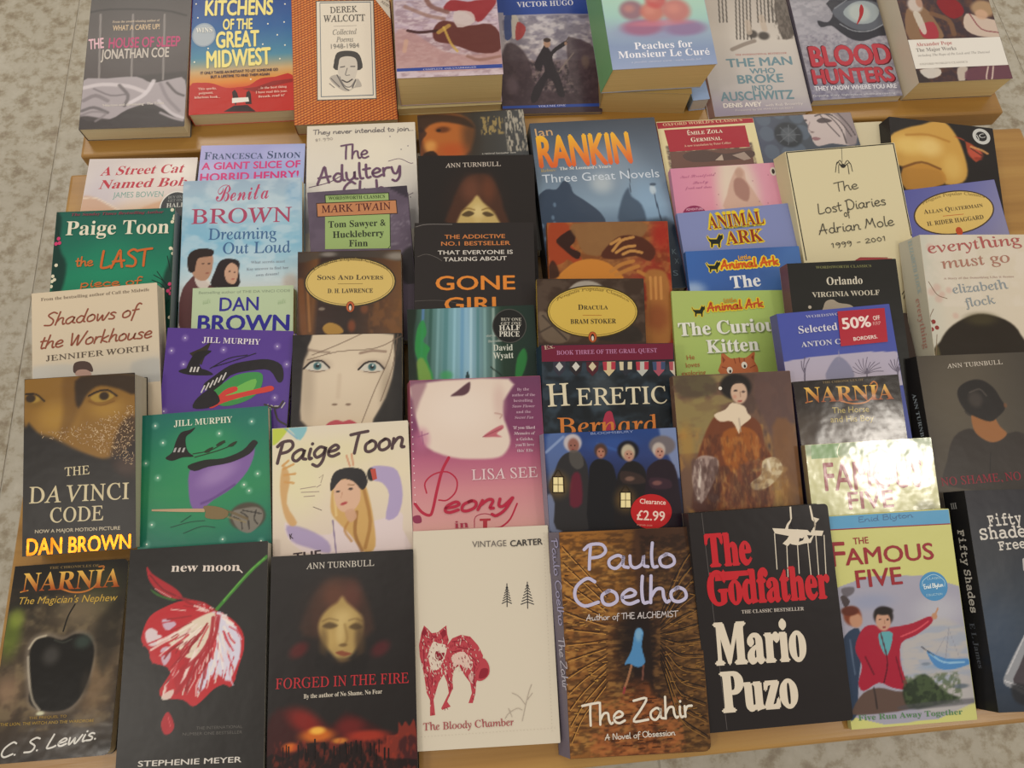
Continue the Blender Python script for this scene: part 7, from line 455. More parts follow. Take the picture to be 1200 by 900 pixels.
BOOKS.append({"n":"little_women","label":"paperback with four bonneted carollers holding lanterns under blue sky","loc":[0.14033,0.03672,0.0],"ry":[-0.0268,0.2201],"w":134.4,"h":205.7,"t":16,"lean":3,"base":"1c2440","spine":"8c8c9c","pages":"e0d4b0","gloss":"satin","grid":0.95,"vis":[98.6,205.7],"rc":0,"group":"paperbacks laid overlapping on the lower table","ops":[["g",[67.3,205.2],[60.9,108.5],[[0,"24407c"],[0.25,"2c3c70"],[0.5,"20284a"],[1,"1c1a24"]]],["p",[[2.4,202.3],[23.2,204.8],[27.1,160.3],[5.7,144.7]],"6c84b4",0.6,5.1],["p",[[116.8,205.4],[136.1,206.2],[134.2,154.9],[126.2,172.3]],"94a0c0",0.7,3.4],["s",[[1.5,187],[19.5,201.5]],2.6,"a0b0d0",0.6,1.7],["s",[[53.4,193],[78.6,183.2]],2.6,"3c5c9c",0.7,1.7],["p",[[-1,145],[12,136],[13.6,109.4],[0.2,110.1]],"8c98b8",0.7,2.5],["e",[67.2,192.3],25.9,8.6,0,"3458a0",0.5,0.8],["p",[[8.9,168],[14.7,179.6],[23.7,185.9],[35.5,183.6],[41.6,172.3],[41.9,151.2],[39,109.6],[7,111.4],[6.9,136.2],[2,153.2]],"2c2a2c",1,1.3],["e",[28.6,195.1],9.4,9.4,0,"b8b0b4",1,0.2],["e",[29.3,192.5],6,7.7,0,"8c5c50",1,0.3],["p",[[25.5,187.5],[35.7,185.3],[38.2,172.5],[31.1,168.6],[24.7,175.7]],"54504c",0.8,1.3],["p",[[25.6,162.1],[34.2,163.3],[33.9,134.8],[22,133.8]],"6c1c30",0.8,2.5],["p",[[42.5,159.5],[45.1,172.1],[52.3,177.7],[62.5,175.5],[68.7,166.7],[70.2,141.3],[66,108.2],[39,109.6]],"17161a",1,1.3],["e",[56.4,186],6.9,7.7,0,"4c342c",1,0.3],["e",[56.2,183.5],4.3,5.5,0,"a4705c",1,0.3],["p",[[69.5,153.9],[77.5,169.6],[86.5,174.3],[96.5,169.5],[100.6,156.6],[97.9,123.1],[94.8,106.6],[66,108.2]],"1a1618",1,1.3],["e",[83.9,184.7],11.2,10.2,0,"16141a",1,0.2],["e",[83.7,183],7.3,8.5,0,"b4a890",1,0.25],["e",[84.3,179.5],5.2,6,0,"b08470",1,0.3],["p",[[75.4,164.6],[94,160.3],[98.5,151.6],[76.2,152.8]],"3c2c28",0.8,1.7],["e",[83.4,156.6],5.1,2.5,0,"8c6858",0.7,0.4],["p",[[99.8,156.6],[105.1,169.1],[117.7,174.4],[129.2,167.9],[132.2,142.3],[129.8,106.4],[96.6,108.2]],"221620",1,1.3],["e",[118.8,188.1],13.9,10.3,0,"6c6468",1,0.2],["e",[115,184],6.9,7.7,0,"b4a8a0",1,0.25],["e",[115.6,180.5],4.8,6,0,"b08070",1,0.3],["p",[[104,156.4],[122.8,153.7],[123.8,145.2],[104.9,146.2]],"3c2430",0.8,1.7],["e",[110.5,151],5.2,2.5,0,"8c5c54",0.7,0.4],["e",[11.4,154.4],11,12.6,0,"b08438",0.5,0.8],["e",[77.5,135.9],11.1,12.5,0,"b08438",0.5,0.8]],"parts":[["cover_print",[["P","2c2010",[[6,163.1],[17.9,162.5],[17.7,145.7],[5,146.4]],0],["P","ecdca4",[[7.2,161.8],[16.5,161.3],[16.1,147],[6.3,147.5]],0],["L","54401c",[[11.9,162],[11,146.9]],0.68,0],["L","54401c",[[6.3,154.7],[16.5,154.1]],0.68,0],["L","2c2010",[[7.7,163],[12.3,168.7],[16.2,162.6]],1.02,1],["P","2c2010",[[72.2,144.5],[84.1,143.9],[83.7,127.2],[70.9,127.9]],0],["P","ecdca4",[[73.4,143.2],[82.7,142.7],[82,128.5],[72.3,129]],0],["L","54401c",[[78.1,143.4],[76.9,128.4]],0.68,0],["L","54401c",[[72.4,136.1],[82.6,135.6]],0.68,0],["L","2c2010",[[73.9,144.5],[78.6,150.1],[82.4,144]],1.03,1],["O","3c2420",[26.7,192.6],0.7,0.7,0],["O","3c2420",[30.6,192.4],0.7,0.7,0],["O","8c3838",[28.4,188.7],1,0.5,0],["O","3c2420",[54.6,185.2],0.7,0.7,0],["O","3c2420",[58.4,185.1],0.7,0.7,0],["O","8c3838",[56.3,181.3],1,0.5,0],["O","3c2420",[82.7,181.3],0.7,0.7,0],["O","3c2420",[86.6,181.1],0.7,0.7,0],["O","8c3838",[84.4,177.4],1,0.5,0],["O","3c2420",[114,182.3],0.7,0.7,0],["O","3c2420",[117.9,182.1],0.7,0.7,0],["O","8c3838",[115.7,178.4],1,0.5,0]]],["lettering",[["T","BLOOMSBURY",[47.2,202.3],[90.5,202.4],2.23,"8c9cc8","s",{}]]],["price_sticker",[["O","b81c20",[102.2,123.3],20.5,17.1,0],["T","Clearance",[91.3,131.8],[117.2,129.2],4.61,"ecd0c4","s2",{}],["T","£2.99",[87,116.2],[115,113.4],9.17,"ecd0c4","s2",{}],["T","originally £4.99",[86.6,110.8],[101.8,108.7],1.66,"e09888","s",{}]]]]})
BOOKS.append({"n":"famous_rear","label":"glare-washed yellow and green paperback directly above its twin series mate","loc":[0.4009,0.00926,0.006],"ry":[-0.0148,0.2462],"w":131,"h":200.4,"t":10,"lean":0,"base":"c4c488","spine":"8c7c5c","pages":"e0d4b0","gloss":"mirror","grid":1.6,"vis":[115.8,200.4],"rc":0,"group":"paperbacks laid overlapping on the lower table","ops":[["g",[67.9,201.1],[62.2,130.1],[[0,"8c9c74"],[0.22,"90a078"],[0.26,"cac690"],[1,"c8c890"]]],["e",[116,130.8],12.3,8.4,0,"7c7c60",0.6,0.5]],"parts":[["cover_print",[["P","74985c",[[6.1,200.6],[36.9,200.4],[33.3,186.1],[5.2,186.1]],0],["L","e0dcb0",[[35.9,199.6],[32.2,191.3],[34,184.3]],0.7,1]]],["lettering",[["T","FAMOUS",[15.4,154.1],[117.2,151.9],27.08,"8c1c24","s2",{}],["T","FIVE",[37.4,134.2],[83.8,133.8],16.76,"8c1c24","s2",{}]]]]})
BOOKS.append({"n":"fifty","label":"black and slate paperback showing a shiny cylinder at its right edge","loc":[0.55084,-0.05907,0.0],"ry":[-0.0566,0.1631],"w":141.8,"h":207,"t":24,"lean":8,"base":"23272e","spine":"17171a","pages":"e0d4b0","gloss":"satin","grid":1.2,"vis":[0,207],"rc":0,"group":"paperbacks laid overlapping on the lower table","ops":[["g",[12.2,202.4],[25.2,3.1],[[0,"26242a"],[0.3,"242830"],[0.6,"2c3a4a"],[1,"222c3a"]]],["e",[9.5,57],29.2,46.8,0,"30425a",0.6,0.8],["p",[[9.3,26.3],[16.9,41.3],[36.6,67.8],[46.4,75.4],[35.8,16.3],[19.8,19.9]],"8c8e94",1,1],["p",[[19.2,26],[26.6,39.5],[44.3,63.7],[36.4,19.3]],"3a3238",0.95,1],["s",[[11.2,27.7],[28.4,21.1]],1.3,"c8c8cc",0.9,0.6],["s",[[13.9,33.8],[41,73.2]],1.2,"c0c0c4",0.9,0.6],["p",[[17.3,24.5],[36.6,20.8],[33.9,5.8],[18,9.3]],"15151a",0.8,3.4]],"parts":[["cover_print",[["P","b0acac",[[47.6,139.3],[52.3,141.7],[49.4,125.5],[46.6,128.8]],0]]],["lettering",[["T","Fifty",[19.3,171.3],[53.6,173.4],10.28,"cfc9c0","tb",{}],["T","Shades",[8.6,158.8],[65.3,161.1],10.24,"cfc9c0","tb",{}],["T","Freed",[25.8,148.1],[60.8,150.5],8.1,"cfc9c0","tb",{}],["T","III",[7.6,189.6],[14.5,190],5.89,"8c8c8c","b",{"sf":"spine"}],["T","Fifty Shades",[10.9,169],[12.2,89.4],6.69,"b8b4ac","tb",{"sf":"spine"}],["T","E L James",[8.7,79.5],[11.5,37.9],5.24,"4c5058","b",{"sf":"spine"}]]]]})
BOOKS.append({"n":"magician","label":"narrow paperback with a dark glossy apple and gold flared title","loc":[-0.3909,-0.01956,-0.0],"ry":[-0.0118,0.02],"w":107.5,"h":174.1,"t":14,"lean":0,"base":"2c261c","spine":"2c261c","pages":"e0d4b0","gloss":"gloss","grid":1.0,"vis":[0,174.1],"rc":5,"group":"paperbacks laid overlapping on the lower table","ops":[["g",[45.9,173.8],[64,-0.3],[[0,"1e1a16"],[0.2,"2a261e"],[0.4,"544838"],[0.7,"5c4a38"],[0.85,"3c3024"],[1,"241e18"]]],["n",161,10,10,"7c6c50",0.6,0.5,[-9.8,23.2,121.2,145.7],0.15],["n",162,12,8,"342a20",0.6,0.5,[-19,-5.1,123.9,154.3],0.15],["e",[5,109.6],11,21.9,0,"5c6c24",0.8,0.7],["e",[9,124.7],7.9,9.5,0,"8c9c3c",0.6,0.7],["e",[85.2,146.7],21,24.3,0,"3c3c24",0.8,0.8],["e",[67.4,128.2],27.1,15.9,0,"7c6c54",0.7,0.8],["e",[9.3,60.7],12.3,13.4,0,"8c7058",0.7,0.8],["e",[86.7,62.1],15.5,29.9,0,"80684c",0.7,0.8],["p",[[81.5,107.7],[102.1,137.5],[107.6,113.5],[93.6,69]],"24201a",0.6,8.5],["p",[[29.9,48.3],[25,66.9],[21.6,85.7],[21.9,100],[28.4,108.6],[40.7,110],[53.7,105.2],[65.7,109.7],[77,106.5],[84.4,96],[85.3,80.8],[82.6,63.9],[76.8,48.2],[68.1,38.8],[54.7,37.7],[40.9,39.5]],"857a6e",0.6,5.1],["p",[[30.4,50.4],[29.6,66.5],[25.8,83.1],[25.4,96.7],[30.5,104.6],[41.2,106.1],[53.3,102.2],[64.5,106.7],[75.7,104.3],[83,94.6],[83.8,80.9],[81,64.8],[75.1,49.8],[66.2,41.8],[54.4,39.9],[40.5,42.4]],"15120e",1,2.1],["e",[44.9,89.1],8.6,9.2,0,"45423f",0.8,0.7],["e",[72.4,99.2],8.7,7,0,"38463f",0.8,0.7],["s",[[24.2,89.2],[27.6,70.3],[33.2,51.6],[40.5,42.4]],2,"b8ae9c",0.75,1.7],["s",[[23.9,96.8],[28.9,104.8],[37.9,107.2]],1.9,"cfc4ac",0.7,1.6],["e",[41.7,39.4],3.8,1.8,0,"d0d0b0",0.9,0.5],["s",[[46.3,102.7],[54.4,99.8],[61.9,102.3]],1.6,"3c4038",0.7,1.2],["e",[78.9,62.7],4.6,12,0,"332c24",0.6,0.8]],"parts":[["cover_print",[["L","1c1810",[[53.2,109.9],[56.1,123.6],[61.2,134.2]],1.42,1],["L","b87030",[[46.6,149.5],[57.4,145.6],[69.3,145.5],[78.4,150.4],[81.9,161.5],[84.5,167.8],[79.6,168.2]],1.61,1],["L","c88a3c",[[8.6,149.1],[15.6,150.2]],1.12,1]]],["lettering",[["T","THE CHRONICLES OF",[32.9,169.1],[79.6,168.2],2.3,"8c7448","b",{}],["T","NARNIA",[9.4,149.5],[101.1,147.6],17.04,["e8bc58","a04818"],"b",{"w":1}],["T","The Magician's Nephew",[8.7,137.7],[100.4,134.5],6.53,"c4a044","si",{}],["T","THE PREQUEL TO",[32.5,35.1],[65.6,34.3],2.16,"9c7c34","s",{}],["T","THE LION, THE WITCH AND THE WARDROBE",[7.7,31.4],[90.4,28.5],2.43,"a88838","s",{}],["T","C. S. Lewis.",[13.2,5.1],[93.5,14],10.91,"d0ccc4","h",{"w":0.14,"it":0.3}]]]]})
BOOKS.append({"n":"new_moon","label":"black paperback with a red and white ruffled tulip and green stem","loc":[-0.26285,-0.04721,-0.0],"ry":[-0.017,0.1007],"w":128.8,"h":206,"t":22,"lean":0,"base":"24211f","spine":"24211f","pages":"b4b0a0","gloss":"satin","grid":0.95,"vis":[1.7,206],"rc":0,"group":"paperbacks laid overlapping on the lower table","ops":[["s",[[128.2,191.5],[114,179.7],[98.6,163.5],[82.7,146]],3.2,"3c7c2c",1,0.8],["s",[[125.8,190],[110.1,176.8],[88.7,153.3]],1.1,"6cac4c",0.8,0.5],["p",[[16.3,189.3],[21.4,182.7],[31.2,175.8],[44.2,167.2],[50.9,159],[44.7,157.8],[33.6,161.7],[25.4,168.4],[18.5,178.2]],"a8242c",1,0.8],["p",[[20.7,168.7],[32,161.8],[44.7,157.8],[41.7,156.5],[27.3,162.1]],"3c6c2c",0.9,0.8],["s",[[19.9,181.2],[31.7,168],[44.5,160.9]],1.3,"6c141c",0.8,0.6],["s",[[25.4,168.4],[39.9,159.7]],0.9,"d8a4a4",0.8,0.6],["p",[[44.5,160.9],[57.3,157],[71.5,152.9],[79.6,146.2],[71.7,148.3],[55.8,154]],"8c2028",1,0.8],["p",[[16.7,132.3],[22.2,144.1],[34.2,150.9],[51.1,155.9],[69.9,153],[81.2,144.6],[95.5,137.5],[106.9,124.6],[108.8,109.4],[104.6,94.8],[99,77.6],[91.3,79.6],[82.3,75.9],[73.5,67.9],[64.7,62.8],[55.3,69.2],[37.1,72],[35.1,80.8],[43.8,87.4],[40.2,97.9],[26.2,103.3],[22.5,114],[15.8,121.9]],"b8242c",1,0.8],["p",[[39,120.3],[52.2,132.1],[68.9,140.9],[81.3,143.1],[80.4,126.4],[73.3,110.4],[59.9,101],[47.6,101.8],[53.3,110.3]],"dccdb8",1,1.7],["p",[[83,139.9],[94,136.1],[103.8,123.3],[105.8,106.6],[100.2,89.2],[94.3,82.3],[88,87.2],[81.8,89.1],[74.6,77.9],[67.2,74.1],[71.1,89.9],[78,108.6],[83.5,126.2]],"d2cede",1,1.7],["p",[[18.5,129.2],[24.4,133.3],[34.1,125.1],[29.9,117.9],[22.2,118.5]],"d8ccd0",0.95,1.3],["p",[[33.2,140.3],[44.2,138],[46.1,131.8],[36.8,130.9]],"c8b8cc",0.9,1.3],["p",[[33.2,113.2],[40.7,115.7],[42.8,106.6],[37,99.6]],"c8b8c8",0.9,1.3],["p",[[47.3,107.8],[64.4,103.6],[76.3,113.2],[81.9,127.8],[84.8,133.7],[82.5,111.2],[74,94.1],[63.8,83.1],[55,75],[48.7,79.8],[46.6,91.6]],"ac202a",1,1],["s",[[40.6,147.4],[56.1,147.8],[76.4,148]],2.8,"b8202a",0.9,0.9],["s",[[22.4,139.5],[33,144.8],[48.6,142.2]],2.8,"b8202a",0.9,0.9],["s",[[30.8,128.3],[38.5,127.8],[50.5,136]],2.8,"b8202a",0.9,0.9],["s",[[25.8,109.3],[39.5,111.3],[49.8,119.5]],2.8,"b8202a",0.9,0.9],["s",[[55.1,73.5],[57.6,85]],1.2,"dccabc",0.95,0.6],["s",[[61.5,67.3],[64,78.7]],1.2,"b8242c",0.95,0.6],["s",[[68.9,71.1],[71.4,82.5]],1.2,"dccabc",0.95,0.6],["s",[[77,76.3],[79.6,87.8]],1.2,"b8242c",0.95,0.6],["s",[[83.6,81.6],[86.3,93.2]],1.2,"dccabc",0.95,0.6],["s",[[91.2,82.6],[93.9,94.1]],1.2,"b8242c",0.95,0.6],["s",[[97.3,83.6],[100,95.2]],1.2,"dccabc",0.95,0.6],["s",[[41.4,76],[43.8,87.4]],1.2,"b8242c",0.95,0.6],["s",[[37.1,72],[39.5,83.4]],1.2,"dccabc",0.95,0.6],["s",[[82.1,81.8],[83.2,91.9],[86,100.6]],1.4,"b8242c",0.9,0.6],["s",[[89.7,81.2],[90.1,91.4]],1.4,"b8242c",0.9,0.6],["s",[[97.4,80.7],[96.2,92.5],[99.8,102.6]],1.4,"b8242c",0.9,0.6],["s",[[74.8,73.6],[76.7,83.6]],1.4,"b8242c",0.9,0.6],["s",[[66,67],[68.5,78.4]],1.4,"b8242c",0.9,0.6],["s",[[54.1,125.2],[69.4,130.2]],0.9,"b49c98",0.6,1.2],["s",[[51.4,117.9],[71.4,119.5]],0.9,"b49c98",0.6,1.2],["s",[[54.8,110.2],[70.2,110.6]],0.9,"b49c98",0.6,1.2],["s",[[89.7,125.8],[96.6,106.5]],0.9,"b49c98",0.6,1.2],["s",[[85.3,118.5],[89.1,99.6]],0.9,"b49c98",0.6,1.2],["t",[[16.7,132.3],[22.2,144.1],[34.2,150.9],[51.1,155.9],[69.9,153],[81.2,144.6],[95.5,137.5],[106.9,124.6],[108.8,109.4],[104.6,94.8],[99,77.6],[91.3,79.6],[82.3,75.9],[73.5,67.9],[64.7,62.8],[55.3,69.2],[37.1,72],[35.1,80.8],[43.8,87.4],[40.2,97.9],[26.2,103.3],[22.5,114],[15.8,121.9]],[81.3,143.1],150,21],["s",[[84.6,138.3],[82.1,122.5],[73.5,105.9],[60.4,89.2],[49,75.4]],3.5,"a41c26",0.85,1.3],["s",[[79.9,138.6],[77.5,120.6],[67.4,104.9],[52.6,94.1]],3.5,"a41c26",0.85,1.3],["p",[[39.9,76.1],[47.3,78.4],[44.7,71.4],[37.2,70.5]],"dcccc0",0.9,0.8],["p",[[38.6,44.8],[37.5,51.9],[42.3,60.1],[47.1,54.1],[49,46.8],[46.2,42.1],[41.8,41]],"a8202a",1,0.8],["s",[[43.2,55.8],[46,47.1]],0.8,"d86c6c",0.6,0.5]],"parts":[["cover_print",[["L","dccfc4",[[101.2,182.1],[103.7,179.6],[105.3,177.9]],0.96,1]]],["lettering",[["T","new moon",[39.1,183.1],[102.9,179.7],7.89,"dccfc4","b",{"w":1}],["T","THE INTERNATIONAL",[68.6,43.3],[109.2,41.7],2.41,"5c5854","s",{}],["T","NUMBER ONE BESTSELLER",[56.8,39.2],[109.3,37.1],2.4,"5c5854","s",{}],["T","STEPHENIE MEYER",[19.2,16.7],[109.3,13.6],4.5,"cfc9c0","sbw",{}]]]]})
